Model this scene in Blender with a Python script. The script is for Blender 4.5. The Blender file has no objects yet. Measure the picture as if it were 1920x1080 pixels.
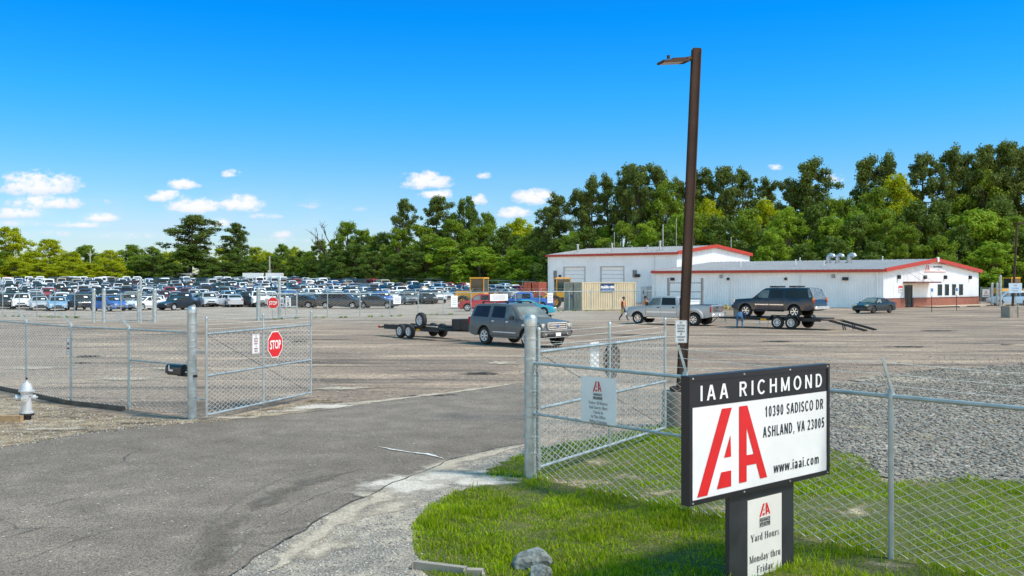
import bpy, bmesh, math, random
import numpy as np
from mathutils import Vector, Matrix
R = math.radians
random.seed(7)
rng = np.random.default_rng(7)
SC = bpy.context.scene
COL = SC.collection
# ------------------------------------------------------------------ camera
CAM_H, F, HZ = 2.93, 1800.0, 528.0      # eye height (m), focal length and horizon row of a 1920 wide frame
cam = bpy.data.cameras.new('camera'); cam_o = bpy.data.objects.new('camera', cam); COL.objects.link(cam_o)
cam.sensor_width = 36; cam.lens = 36 * F / 1920; cam.shift_y = -(540 - HZ) / 1920
cam.clip_start = .1; cam.clip_end = 6000
cam_o.location = (0, 0, CAM_H); cam_o.rotation_euler = (R(90), 0, 0)
SC.camera = cam_o
# ------------------------------------------------------------------ light
SUN_AZ, SUN_EL = R(-18), R(56)          # azimuth from +X towards +Y: high on the right, a little behind the camera
sd = Vector((math.cos(SUN_AZ) * math.cos(SUN_EL), math.sin(SUN_AZ) * math.cos(SUN_EL), math.sin(SUN_EL)))
sun = bpy.data.lights.new('sun', 'SUN'); sun.energy = 2.2; sun.angle = R(8); sun.color = (1, .94, .84)
sun_o = bpy.data.objects.new('sun', sun); COL.objects.link(sun_o); sun_o.rotation_euler = sd.to_track_quat('Z', 'Y').to_euler()
SC.view_settings.view_transform = 'Standard'; SC.view_settings.look = 'None'
SC.view_settings.exposure = 1.0; SC.view_settings.gamma = 1
W = bpy.data.worlds.new('World'); SC.world = W; W.use_nodes = True

def world():
    nt = W.node_tree; nt.nodes.clear(); N = nt.nodes.new; Lk = nt.links.new
    sky = N('ShaderNodeTexSky'); sky.sky_type = 'NISHITA'; sky.sun_disc = False
    sky.sun_elevation = SUN_EL; sky.sun_rotation = R(90) - SUN_AZ
    sky.altitude = 0; sky.air_density = 1.0; sky.dust_density = .25; sky.ozone_density = 3.0
    hs = N('ShaderNodeHueSaturation'); hs.inputs['Saturation'].default_value = 1.42; hs.inputs['Value'].default_value = 1.0
    Lk(sky.outputs[0], hs.inputs['Color'])
    bg = N('ShaderNodeBackground'); bg.inputs[1].default_value = .15
    tc = N('ShaderNodeTexCoord'); sp = N('ShaderNodeSeparateXYZ'); Lk(tc.outputs['Generated'], sp.inputs[0])
    tr = N('ShaderNodeValToRGB'); el = tr.color_ramp.elements; el[0].position = 0; el[0].color = (.38, .41, .50, 1); el[1].position = .9; el[1].color = (3.7, 1.50, .74, 1)
    for p, c in ((.054, (.36, .42, .53)), (.106, (.325, .45, .53)), (.186, (.13, .50, .62)), (.265, (.012, .49, .70)), (.31, (.05, .46, .68)), (.42, (3.7, 1.50, .74)), (.6, (3.7, 1.50, .74))):
        q = el.new(p); q.color = c + (1,)  # the high stops brighten and warm the unseen upper sky as added fill
    Lk(sp.outputs[2], tr.inputs[0]); ti = N('ShaderNodeMix'); ti.data_type = 'RGBA'; ti.blend_type = 'MULTIPLY'; ti.inputs[0].default_value = 1; Lk(hs.outputs[0], ti.inputs[6]); Lk(tr.outputs[0], ti.inputs[7]); 
    # added fill: the sky behind the viewer is brightened and warmed to light front faces
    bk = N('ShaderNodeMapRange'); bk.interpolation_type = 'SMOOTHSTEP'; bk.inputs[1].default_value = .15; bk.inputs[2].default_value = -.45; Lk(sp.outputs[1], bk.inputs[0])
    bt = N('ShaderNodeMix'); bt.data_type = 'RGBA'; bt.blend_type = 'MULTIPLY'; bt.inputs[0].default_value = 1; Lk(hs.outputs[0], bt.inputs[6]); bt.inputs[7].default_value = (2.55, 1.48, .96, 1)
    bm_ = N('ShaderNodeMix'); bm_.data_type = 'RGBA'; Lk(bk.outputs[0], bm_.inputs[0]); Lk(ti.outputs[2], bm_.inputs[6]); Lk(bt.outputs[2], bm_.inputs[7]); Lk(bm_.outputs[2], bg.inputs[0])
    def M(op, a, b=None, c=None, clamp=False):
        m = N('ShaderNodeMath'); m.operation = op; m.use_clamp = clamp
        for i, v in enumerate((a, b, c)):
            if v is None: continue
            if isinstance(v, (int, float)): m.inputs[i].default_value = v
            else: Lk(v, m.inputs[i])
        return m.outputs[0]
    ysafe = M('MAXIMUM', sp.outputs[1], .02)
    u = M('DIVIDE', sp.outputs[0], ysafe); v = M('DIVIDE', sp.outputs[2], ysafe)
    cb = N('ShaderNodeCombineXYZ'); Lk(u, cb.inputs[0]); Lk(v, cb.inputs[1])
    def noise(scale, det, off):
        mp = N('ShaderNodeMapping'); mp.inputs['Location'].default_value = (off, off * .7, 0); mp.inputs['Scale'].default_value = (1, 1.6, 1); Lk(cb.outputs[0], mp.inputs[0])
        n = N('ShaderNodeTexNoise'); n.inputs['Scale'].default_value = scale; n.inputs['Detail'].default_value = det; n.inputs['Roughness'].default_value = .6
        Lk(mp.outputs[0], n.inputs['Vector']); return n.outputs[0]
    nz = noise(46, 5, 3.1); nb = noise(14, 3, 9.4); nf = noise(130, 4, 1.7)
    # fair-weather cumulus low over the wood: (u, v, half width, half height, density) in tangent units of the view direction
    px = [(72, 350, 72, 23, 1), (88, 383, 70, 12, .95), (35, 402, 58, 10, .8), (186, 410, 34, 9, .9), (150, 423, 46, 7, .75), (40, 421, 60, 6, .5),
          (344, 348, 30, 10, .95), (312, 370, 38, 11, .95), (366, 389, 50, 15, 1), (452, 386, 42, 16, 1), (500, 406, 34, 6, .5), (410, 421, 24, 9, .8), (434, 328, 17, 8, .85),
          (795, 343, 46, 17, 1), (820, 366, 32, 9, .95), (908, 330, 13, 7, .8), (1001, 373, 36, 16, 1), (962, 401, 30, 11, .95), (893, 377, 18, 12, .8),
          (1456, 315, 20, 6, .75), (1562, 336, 18, 10, .55), (527, 441, 20, 8, .6),
          (180, 380, 30, 6, .35), (585, 385, 25, 9, .3), (230, 445, 90, 8, .4), (90, 440, 110, 7, .35), (525, 452, 70, 5, .35), (660, 392, 26, 8, .2)]
    tot = None; shade = None
    for (x, y, hw, hh, d) in px:
        U, V = (x - 960) / F, (HZ - y) / F; a, b = hw / F * 1.35, hh / F * 1.6
        du = M('DIVIDE', M('SUBTRACT', u, U), a); dv0 = M('DIVIDE', M('SUBTRACT', v, V), b)
        dv = M('MAXIMUM', dv0, M('MULTIPLY', dv0, -1.7))            # flat-based
        r2 = M('ADD', M('MULTIPLY', du, du), M('MULTIPLY', dv, dv))
        k = M('MULTIPLY', M('MAXIMUM', M('SUBTRACT', 1, r2), 0), d)
        tot = k if tot is None else M('MAXIMUM', tot, k)
        s = M('MULTIPLY', k, M('MULTIPLY_ADD', dv0, .5, .5, clamp=True))
        shade = s if shade is None else M('MAXIMUM', shade, s)
    e = M('ADD', tot, M('MULTIPLY_ADD', nz, 2.7, -1.52)); e = M('ADD', e, M('MULTIPLY_ADD', nf, 1.3, -.66))
    gate = M('MULTIPLY', tot, 4, clamp=True)
    mask = M('MULTIPLY', M('SMOOTH_MIN', M('MULTIPLY', M('MAXIMUM', e, 0), 1.5), 1.0, .25), gate, clamp=True)
    # thin veil of distant haze cloud close to the horizon on the left
    veil = M('MULTIPLY', M('MULTIPLY', M('MULTIPLY_ADD', nb, 2.4, -.80, clamp=True), M('MULTIPLY_ADD', M('ABSOLUTE', M('SUBTRACT', v, .058)), -18, .9, clamp=True)), M('MULTIPLY_ADD', u, -1.6, .12, clamp=True))
    mask = M('MAXIMUM', mask, M('MULTIPLY', veil, .8))
    cr = N('ShaderNodeMix'); cr.data_type = 'RGBA'; Lk(M('MULTIPLY', shade, 2.2, clamp=True), cr.inputs[0])
    cr.inputs[6].default_value = (.60, .70, .86, 1); cr.inputs[7].default_value = (.88, .89, .90, 1)
    cl = N('ShaderNodeBackground'); cl.inputs[1].default_value = .56; Lk(cr.outputs[2], cl.inputs[0])
    front = M('GREATER_THAN', sp.outputs[1], .05)
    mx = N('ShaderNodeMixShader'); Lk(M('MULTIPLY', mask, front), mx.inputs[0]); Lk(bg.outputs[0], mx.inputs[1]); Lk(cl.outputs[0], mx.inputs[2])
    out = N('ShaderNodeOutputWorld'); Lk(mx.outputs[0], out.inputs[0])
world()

# ------------------------------------------------------------------ coordinates: a pixel of the photograph at a distance, or on the ground
def at(px, py, d): return Vector(((px - 960) / F * d, d, CAM_H - (py - HZ) / F * d))
def G(px, py):
    d = CAM_H * F / (py - HZ); return Vector(((px - 960) / F * d, d, 0))
def gz(y):                                  # the far end of the yard climbs a little
    t = min(1, max(0, (y - 112) / 140.)); return 2.2 * t * t * (3 - 2 * t)
def ground_at(px, y): return Vector(((px - 960) / F * y, y, gz(y)))

# ------------------------------------------------------------------ materials
MATS = {}
def nodes_of(name):
    m = bpy.data.materials.new(name); m.use_nodes = True
    nt = m.node_tree; b = nt.nodes['Principled BSDF']
    return m, nt, b
def mat(name, col, rough=.6, metal=0, var=.12, scale=3., bump=0., coat=0., spec=.5, bscale=None, emit=None):
    if name in MATS: return MATS[name]
    m, nt, b = nodes_of(name); N = nt.nodes.new; L = nt.links.new
    b.inputs['Roughness'].default_value = rough; b.inputs['Metallic'].default_value = metal
    b.inputs['Coat Weight'].default_value = coat; b.inputs['Coat Roughness'].default_value = .06; b.inputs['Specular IOR Level'].default_value = spec
    if var > 0 or bump > 0:
        tc = N('ShaderNodeTexCoord'); n = N('ShaderNodeTexNoise'); n.inputs['Scale'].default_value = scale; n.inputs['Detail'].default_value = 5
        L(tc.outputs['Object'], n.inputs['Vector'])
        r = N('ShaderNodeValToRGB'); r.color_ramp.elements[0].position = .3; r.color_ramp.elements[1].position = .72
        r.color_ramp.elements[0].color = tuple(c * (1 - var) for c in col) + (1,); r.color_ramp.elements[1].color = tuple(min(1, c * (1 + var)) for c in col) + (1,)
        L(n.outputs[0], r.inputs[0]); L(r.outputs[0], b.inputs['Base Color'])
        mr = N('ShaderNodeMapRange'); mr.inputs[3].default_value = max(.02, rough - .08); mr.inputs[4].default_value = min(1, rough + .1); L(n.outputs[0], mr.inputs[0]); L(mr.outputs[0], b.inputs['Roughness'])
        if bump > 0:
            n2 = N('ShaderNodeTexNoise'); n2.inputs['Scale'].default_value = bscale or scale * 8; n2.inputs['Detail'].default_value = 4; L(tc.outputs['Object'], n2.inputs['Vector'])
            bp = N('ShaderNodeBump'); bp.inputs['Strength'].default_value = bump; bp.inputs['Distance'].default_value = .02; L(n2.outputs[0], bp.inputs['Height']); L(bp.outputs[0], b.inputs['Normal'])
    else:
        b.inputs['Base Color'].default_value = tuple(col) + (1,)
    MATS[name] = m; return m
def paint(name, col, metal=.35, rough=.3):
    return mat('paint_' + name, col, rough=rough + .06, metal=metal * .6, var=.10, scale=1.2, coat=.25)
GALV = mat('galvanised_steel', (.42, .46, .47), rough=.42, metal=.75, var=.22, scale=9)
GALVP = mat('galvanised_post', (.40, .45, .46), rough=.45, metal=.6, var=.25, scale=6)
WIRE = mat('fence_wire', (.62, .63, .60), rough=.55, metal=.1, var=.15, scale=5)
RAIL = mat('fence_rail', (.36, .42, .43), rough=.5, metal=.5, var=.15, scale=5)
GLASS = mat('dark_glass', (.026, .026, .025), rough=.09, var=.35, scale=.8, spec=.22)
PALEG = mat('pale_windscreen', (.17, .185, .17), rough=.12, var=.45, scale=1.6, spec=.6)  # windscreen reflections put into a lighter base colour, also on front side windows
GLASS2 = mat('tinted_window', (.028, .032, .032), rough=.09, var=.3, scale=.8, spec=.25)
RUBBER = mat('tyre_rubber', (.022, .022, .023), rough=.85, var=.25, scale=12, bump=.2)
BLACK = mat('black_plastic', (.018, .018, .02), rough=.55, var=.2, scale=6)
UNDER = mat('underside_black', (.008, .008, .008), rough=.95, var=0)
CHROME = mat('bright_metal', (.72, .73, .74), rough=.25, metal=.6, var=.08, scale=8)
ALLOY = mat('alloy_rim', (.66, .67, .68), rough=.35, metal=.3, var=.1, scale=10)
LAMP = mat('headlamp_lens', (.72, .72, .66), rough=.12, metal=.3, var=.15, scale=14, coat=.6)
AMBER = mat('amber_lens', (.75, .25, .02), rough=.2, var=.1, coat=.5)
REDL = mat('red_lens', (.45, .015, .012), rough=.18, var=.15, scale=10, coat=.6)
WHITE = mat('white_paint', (.78, .79, .79), rough=.5, var=.05, scale=4)
SIGNW = mat('white_sign_face', (.74, .745, .74), rough=.45, var=.09, scale=1.6, bump=.03)
SIGNR = mat('sign_red', (.62, .012, .016), rough=.4, var=.06, scale=6)
SIGNB = mat('sign_black', (.012, .012, .016), rough=.4, var=.1, scale=5)
INK = mat('black_ink', (.014, .016, .022), rough=.5, var=0)
DSTEEL = mat('black_steel', (.022, .023, .025), rough=.5, metal=.3, var=.25, scale=5)
WOOD = mat('weathered_board', (.36, .24, .13), rough=.85, var=.3, scale=6, bump=.3)
CONC = mat('concrete', (.30, .262, .215), rough=.9, var=.2, scale=3, bump=.35)
SKIN = mat('skin', (.28, .15, .10), rough=.55, var=.08)
YELLOW = mat('machine_yellow', (.78, .36, .012), rough=.4, var=.1, scale=2, coat=.3)

# ------------------------------------------------------------------ mesh helpers
class MB:
    def __init__(s): s.v = []; s.f = []; s.m = []; s.cur = 0
    def add(s, vs, fs, mi=None):
        o = len(s.v); s.v += [tuple(p) for p in vs]; mi = s.cur if mi is None else mi
        for f in fs: s.f.append([i + o for i in f]); s.m.append(mi)
    def box(s, c, size, rz=0, mi=None, M=None, bev=0):
        hx, hy, hz = [k / 2 for k in size]
        if bev > 0:
            bev = min(bev, hx * .9, hy * .9, hz * .9); vs = []; ring = [(-1, -1), (1, -1), (1, 1), (-1, 1)]
            for z, b in ((-hz, bev), (-hz + bev, 0), (hz - bev, 0), (hz, bev)):
                for (a, q) in ring:
                    x, y = a * (hx - b), q * (hy - b)
                    if b == 0: vs += [(x - a * bev, y, z), (x, y - q * bev, z)] if a * q > 0 else [(x, y - q * bev, z), (x - a * bev, y, z)]
                    else: vs += [(x - a * 1e-4, y, z), (x, y - q * 1e-4, z)] if a * q > 0 else [(x, y - q * 1e-4, z), (x - a * 1e-4, y, z)]
            fs = [tuple(range(7, -1, -1)), tuple(range(24, 32))]
            for k in range(3):
                for j in range(8): fs.append((k * 8 + j, k * 8 + (j + 1) % 8, k * 8 + 8 + (j + 1) % 8, k * 8 + 8 + j))
        else:
            vs = [(x, y, z) for z in (-hz, hz) for (x, y) in ((-hx, -hy), (hx, -hy), (hx, hy), (-hx, hy))]
            fs = [(3, 2, 1, 0), (4, 5, 6, 7), (0, 1, 5, 4), (1, 2, 6, 5), (2, 3, 7, 6), (3, 0, 4, 7)]
        cz, sz = math.cos(rz), math.sin(rz); out = []
        for (x, y, z) in vs:
            p = Vector((x, y, z))
            if M is not None: p = M @ p
            out.append((p.x * cz - p.y * sz + c[0], p.x * sz + p.y * cz + c[1], p.z + c[2]))
        s.add(out, fs, mi); return s
    def tube(s, pts, r, n=8, mi=None, caps=True, r2=None):
        pts = [Vector(p) for p in pts]; k = len(pts); rings = []; prev = None
        for i, p in enumerate(pts):
            t = (pts[min(i + 1, k - 1)] - pts[max(i - 1, 0)]).normalized()
            if prev is None:
                a = t.cross(Vector((0, 0, 1)));  a = a if a.length > .05 else t.cross(Vector((0, 1, 0)))
            else: a = prev - t * prev.dot(t)
            a.normalize(); prev = a; b = t.cross(a)
            rr = r if r2 is None else r + (r2 - r) * i / (k - 1)
            rings.append([p + (a * math.cos(2 * math.pi * j / n) + b * math.sin(2 * math.pi * j / n)) * rr for j in range(n)])
        fs = [(i * n + j, i * n + (j + 1) % n, (i + 1) * n + (j + 1) % n, (i + 1) * n + j) for i in range(k - 1) for j in range(n)]
        if caps: fs += [tuple(range(n - 1, -1, -1)), tuple(range((k - 1) * n, k * n))]
        s.add([q for rr in rings for q in rr], fs, mi); return s
    def lathe(s, prof, c=(0, 0, 0), n=20, axis='z', mi=None, cap=True):
        vs = []
        for (r, h) in prof:
            for j in range(n):
                a = 2 * math.pi * j / n; x, y = r * math.cos(a), r * math.sin(a)
                p = (x, y, h) if axis == 'z' else (x, h, y) if axis == 'y' else (h, x, y)
                vs.append((p[0] + c[0], p[1] + c[1], p[2] + c[2]))
        k = len(prof); fs = []
        for i in range(k - 1):
            for j in range(n):
                q = (i * n + j, i * n + (j + 1) % n, (i + 1) * n + (j + 1) % n, (i + 1) * n + j)
                fs.append(q if axis != 'y' else q[::-1])
        if cap: fs += [tuple(range(n - 1, -1, -1)), tuple(range((k - 1) * n, k * n))]
        s.add(vs, fs, mi); return s
    def prism(s, poly, d, O, U, V, mi=None):     # 2D outline in the plane O,U,V, pushed d along U x V
        O, U, V = Vector(O), Vector(U), Vector(V); Nn = U.cross(V).normalized() * d; n = len(poly)
        a = [O + U * p[0] + V * p[1] for p in poly]; b = [p + Nn for p in a]
        s.add(a + b, [tuple(range(n - 1, -1, -1)), tuple(range(n, 2 * n))] + [(i, (i + 1) % n, n + (i + 1) % n, n + i) for i in range(n)], mi); return s
    def build(s, name, mats, parent=None, smooth=None):
        me = bpy.data.meshes.new(name); me.from_pydata(s.v, [], s.f)
        for m in (mats if isinstance(mats, (list, tuple)) else [mats]): me.materials.append(m)
        if len(me.materials) > 1: me.polygons.foreach_set('material_index', s.m)
        if smooth is not None:
            me.polygons.foreach_set('use_smooth', [True] * len(me.polygons)); me.set_sharp_from_angle(angle=R(smooth))
        me.update()
        o = bpy.data.objects.new(name, me); COL.objects.link(o)
        if parent is not None: o.parent = parent
        return o
def np_mesh(name, V, Fc, mats, parent=None, smooth=False):
    V = np.asarray(V, dtype=np.float32).reshape(-1, 3); Fc = np.asarray(Fc, dtype=np.int32); k = Fc.shape[1]; n = len(Fc)
    me = bpy.data.meshes.new(name); me.vertices.add(len(V)); me.vertices.foreach_set('co', V.ravel())
    me.loops.add(n * k); me.loops.foreach_set('vertex_index', Fc.ravel())
    me.polygons.add(n); me.polygons.foreach_set('loop_start', np.arange(0, n * k, k, dtype=np.int32))
    if smooth: me.polygons.foreach_set('use_smooth', np.ones(n, dtype=bool))
    for m in (mats if isinstance(mats, (list, tuple)) else [mats]): me.materials.append(m)
    me.update(calc_edges=True); me.validate()
    o = bpy.data.objects.new(name, me); COL.objects.link(o)
    if parent is not None: o.parent = parent
    return o
def tag(o, label=None, cat=None, group=None, kind=None):
    if label: o['label'] = label
    if cat: o['category'] = cat
    if group: o['group'] = group
    if kind: o['kind'] = kind
    return o
def empty(name, loc=(0, 0, 0), rz=0, label=None, cat=None, group=None):
    o = bpy.data.objects.new(name, None); COL.objects.link(o); o.location = loc; o.rotation_euler = (0, 0, rz); o.empty_display_size = .3
    return tag(o, label, cat, group)
def dup(o, loc=None, rz=None, label=None, parent=None):
    c = o.copy(); COL.objects.link(c)
    if parent is not None: c.parent = parent
    if loc is not None: c.location = loc
    if rz is not None: c.rotation_euler = (0, 0, rz)
    if label: c['label'] = label
    for ch in o.children: dup(ch, parent=c)
    return c
def inside(poly, x, y):
    x = np.asarray(x); y = np.asarray(y); r = np.zeros(x.shape, bool); n = len(poly)
    for i in range(n):
        (x0, y0), (x1, y1) = poly[i], poly[(i + 1) % n]
        c = ((y0 > y) != (y1 > y)) & (x < (x1 - x0) * (y - y0) / (y1 - y0 + 1e-12) + x0); r ^= c
    return r
def gpoly(pp): return [(G(a, b).x, G(a, b).y) for a, b in pp]
def rough_outline(poly, amp, step=.25, seed=1):
    rd = random.Random(seed); out = []
    for i in range(len(poly)):
        a, b = Vector(poly[i]), Vector(poly[(i + 1) % len(poly)]); n = max(1, int((b - a).length / step)); nn = Vector((-(b - a).y, (b - a).x)).normalized() if (b - a).length > 1e-6 else Vector((0, 0))
        for k in range(n):
            p = a.lerp(b, k / n) + nn * rd.uniform(-amp, amp) * min(1, max(.4, (a.y / 15)))
            out.append((p.x, p.y))
    return out
def sheet(name, poly, z, m, kind='structure', amp=0, step=.25, seed=1):
    pl = rough_outline(poly, amp, step, seed) if amp else poly
    bm = bmesh.new(); vs = [bm.verts.new((x, y, z)) for x, y in pl]; f = bm.faces.new(vs)
    if f.normal.z < 0: f.normal_flip()
    bm.normal_update()
    if f.normal.z < 0: f.normal_flip()
    bmesh.ops.triangulate(bm, faces=bm.faces[:])
    me = bpy.data.meshes.new(name); bm.to_mesh(me); bm.free(); me.materials.append(m)
    o = bpy.data.objects.new(name, me); COL.objects.link(o); o['kind'] = kind; return o

# text: a flat face lying in a plane (O origin, U right, V up), a hair proud of it
def text_mesh(txt, size, sx=1., bold=0., align='CENTER', ls=1.):
    cu = bpy.data.curves.new('tmp', 'FONT'); cu.body = txt; cu.size = size; cu.align_x = align; cu.offset = bold; cu.resolution_u = 3; cu.space_line = ls
    cu.fill_mode = 'FRONT' if False else 'BOTH'
    o = bpy.data.objects.new('tmp', cu); COL.objects.link(o); dg = bpy.context.evaluated_depsgraph_get(); dg.update()
    me = bpy.data.meshes.new_from_object(o.evaluated_get(dg)); vs = [(v.co.x * sx, v.co.y) for v in me.vertices]; fs = [tuple(p.vertices) for p in me.polygons]
    bpy.data.objects.remove(o); bpy.data.curves.remove(cu); bpy.data.meshes.remove(me)
    return vs, fs
def put_text(mb, txt, size, u, v, O, U, V, off=.004, sx=1., bold=0., mi=None, align='CENTER', fit=None):
    O, U, V = Vector(O), Vector(U).normalized(), Vector(V).normalized(); n = U.cross(V)
    vs, fs = text_mesh(txt, size, sx, bold, align)
    if fit:
        lo, hi = min(p[0] for p in vs), max(p[0] for p in vs); vs = [((p[0] - (lo + hi) / 2) * fit / (hi - lo), p[1]) for p in vs]
    mb.add([O + U * (u + a) + V * (v + b) + n * off for a, b in vs], fs, mi)

# a small roman alphabet with serifs (units of the cap height), for the signs set in a book face
def serif_glyphs():
    g = {}; K, T = .15, .055       # thick and thin strokes
    def bar(x0, y0, x1, y1, w): 
        d = Vector((x1 - x0, y1 - y0)); n = Vector((-d.y, d.x)).normalized() * w / 2
        return [(x0 + n.x, y0 + n.y), (x0 - n.x, y0 - n.y), (x1 - n.x, y1 - n.y), (x1 + n.x, y1 + n.y)]
    def rect(x0, y0, x1, y1): return [(x0, y0), (x1, y0), (x1, y1), (x0, y1)]
    def stem(x, y0, y1, b=1, t=1, w=K):
        o = [rect(x, y0, x + w, y1)]
        if b: o.append(rect(x - .08, y0 - .002, x + w + .08, y0 + .05))
        if t == 1: o.append(rect(x - .08, y1 - .05, x + w + .08, y1 + .002))
        if t == 2: o.append([(x - .09, y1 - .07), (x + .01, y1 - .06), (x + .01, y1), (x - .005, y1 + .002)])
        return o
    def arc(cx, cy, rx, ry, a0, a1, k=K, t=T, n=14):
        o = []
        for i in range(n):
            q = []
            for (a, s) in ((a0 + (a1 - a0) * i / n, 0), (a0 + (a1 - a0) * (i + 1) / n, 0), (a0 + (a1 - a0) * (i + 1) / n, 1), (a0 + (a1 - a0) * i / n, 1)):
                a = R(a); q.append((cx + (rx - s * k) * math.cos(a), cy + (ry - s * t) * math.sin(a)))
            o.append(q)
        return o
    x = .68; A = lambda *s: [p for q in s for p in (q if isinstance(q[0][0], (tuple, list)) else [q])]
    def put(c, adv, *s): g[c] = (adv, A(*s))
    put('o', .68, arc(.33, x/2, .29, x/2+.01, 0, 360)); put('e', .62, arc(.32, x/2, .28, x/2+.01, 0, 320), rect(.12, .34, .58, .40)); put('c', .6, arc(.32, x/2, .28, x/2+.01, 45, 320), rect(.43, .48, .55, .6))
    put('a', .62, arc(.27, .19, .23, .2, 60, 330), stem(.36, 0, .5, 0, 0), arc(.3, .46, .21, .22, 0, 160), rect(.36, 0, .6, .05))
    put('d', .72, arc(.32, x/2, .28, x/2+.01, 60, 300), stem(.44, 0, 1, 0, 2), rect(.44, 0, .68, .05)); put('r', .52, stem(.12, 0, x, 1, 2), arc(.42, .44, .2, .24, 50, 150))
    put('u', .76, stem(.1, .2, x, 0, 2), arc(.33, .22, .23, .23, 180, 320), stem(.48, 0, x, 0, 2), rect(.48, 0, .72, .05)); put('n', .78, stem(.1, 0, x, 1, 2), arc(.38, .42, .25, .26, 0, 160), stem(.48, 0, .44, 1, 0))
    put('h', .78, stem(.1, 0, 1, 1, 2), arc(.38, .42, .25, .26, 0, 160), stem(.48, 0, .44, 1, 0)); put('t', .45, stem(.12, .12, .88, 0, 0), rect(.0, x - .06, .42, x), arc(.29, .16, .17, .17, 180, 330))
    put('i', .4, stem(.12, 0, x, 1, 2), arc(.2, .88, .09, .09, 0, 360, .09, .09)); put('l', .4, stem(.12, 0, 1, 1, 2)); put('s', .54, arc(.26, .5, .2, .19, 20, 270, .1, .06), arc(.26, .19, .22, .2, 90, -160, .1, .06))
    put('y', .7, bar(.1, x, .34, .0, K), bar(.6, x, .3, -.14, T), rect(0, x - .05, .28, x), rect(.46, x - .05, .72, x), arc(.2, -.2, .12, .1, 0, -200, .08, .06))
    put('f', .45, stem(.12, 0, .8, 1, 0), rect(.0, x - .06, .42, x), arc(.3, .8, .18, .21, 20, 180)); put('k', .74, stem(.1, 0, 1, 1, 2), bar(.24, .3, .58, x - .03, T), bar(.32, .4, .62, .03, K), rect(.46, x - .05, .7, x), rect(.46, 0, .74, .05))
    put('g', .68, arc(.3, .45, .24, .23, 0, 360), arc(.3, -.06, .28, .2, 0, 360, .09, .07), bar(.16, .22, .2, .1, .08), rect(.46, .58, .66, .66)); put('B', .84, stem(.12, 0, 1), arc(.4, .75, .28, .25, -90, 90), arc(.42, .26, .32, .26, -90, 90), rect(.2, .48, .42, .54), rect(.2, .95, .4, 1), rect(.2, 0, .42, .05))
    put('H', .95, stem(.12, 0, 1), stem(.66, 0, 1), rect(.25, .48, .7, .54)); put('Y', .88, stem(.36, 0, .46, 1, 0), bar(.14, .98, .44, .42, K), bar(.76, .98, .48, .42, T), rect(0, .95, .32, 1), rect(.58, .95, .9, 1))
    put('M', 1.1, bar(.18, 0, .18, 1, T), bar(.2, 1, .55, .02, K), bar(.9, 1, .55, .02, T), stem(.84, 0, 1), rect(.04, 0, .32, .05), rect(.04, .95, .26, 1)); put('F', .74, stem(.12, 0, 1), rect(.2, .94, .66, 1), rect(.61, .76, .66, 1), rect(.2, .48, .5, .54), rect(.48, .4, .52, .62))
    put('N', .95, bar(.18, 0, .18, 1, T), bar(.16, 1, .78, .02, K), bar(.78, 0, .78, 1, T), rect(.04, 0, .32, .05), rect(.04, .95, .24, 1), rect(.66, .95, .92, 1)); put('A', .9, bar(.12, 0, .44, 1, T), bar(.44, .98, .76, 0, K), rect(.24, .32, .66, .38), rect(0, 0, .26, .05), rect(.58, 0, .92, .05))
    put('G', .9, arc(.45, .5, .38, .52, 40, 330), stem(.64, .08, .44, 0, 1), rect(.74, .7, .79, .96)); put('C', .84, arc(.44, .5, .38, .52, 40, 320), rect(.71, .7, .76, .96)); put('O', .92, arc(.45, .5, .39, .52, 0, 360)); put('I', .42, stem(.14, 0, 1))
    put('T', .82, stem(.34, 0, 1, 1, 0), rect(.04, .94, .8, 1), rect(.04, .74, .09, 1), rect(.75, .74, .8, 1)); put('E', .8, stem(.12, 0, 1), rect(.2, .94, .7, 1), rect(.65, .76, .7, 1), rect(.2, .48, .52, .54), rect(.2, 0, .74, .06), rect(.69, 0, .74, .24)); put('L', .74, stem(.12, 0, 1), rect(.2, 0, .7, .06), rect(.65, 0, .7, .26))
    put('S', .64, arc(.31, .74, .24, .27, 20, 270, .13, .07), arc(.3, .27, .27, .29, 90, -160, .13, .07), rect(.5, .72, .55, .98)); put('0', .66, arc(.32, .5, .28, .51, 0, 360)); put('4', .66, stem(.38, 0, 1, 1, 0), bar(.44, 1, .06, .3, T), rect(.03, .24, .64, .32)); put('3', .62, arc(.28, .74, .23, .26, -90, 160, .13, .06), arc(.27, .27, .27, .28, 90, -160, .13, .06))
    put('8', .64, arc(.31, .74, .22, .26, 0, 360, .12, .06), arc(.31, .27, .26, .28, 0, 360, .13, .06))
    put(':', .34, arc(.15, .1, .09, .09, 0, 360, .09, .09), arc(.15, .55, .09, .09, 0, 360, .09, .09)); put('-', .42, rect(.05, .3, .36, .39)); put(' ', .34); put('.', .3, arc(.14, .08, .09, .09, 0, 360, .09, .09))
    return g
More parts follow.
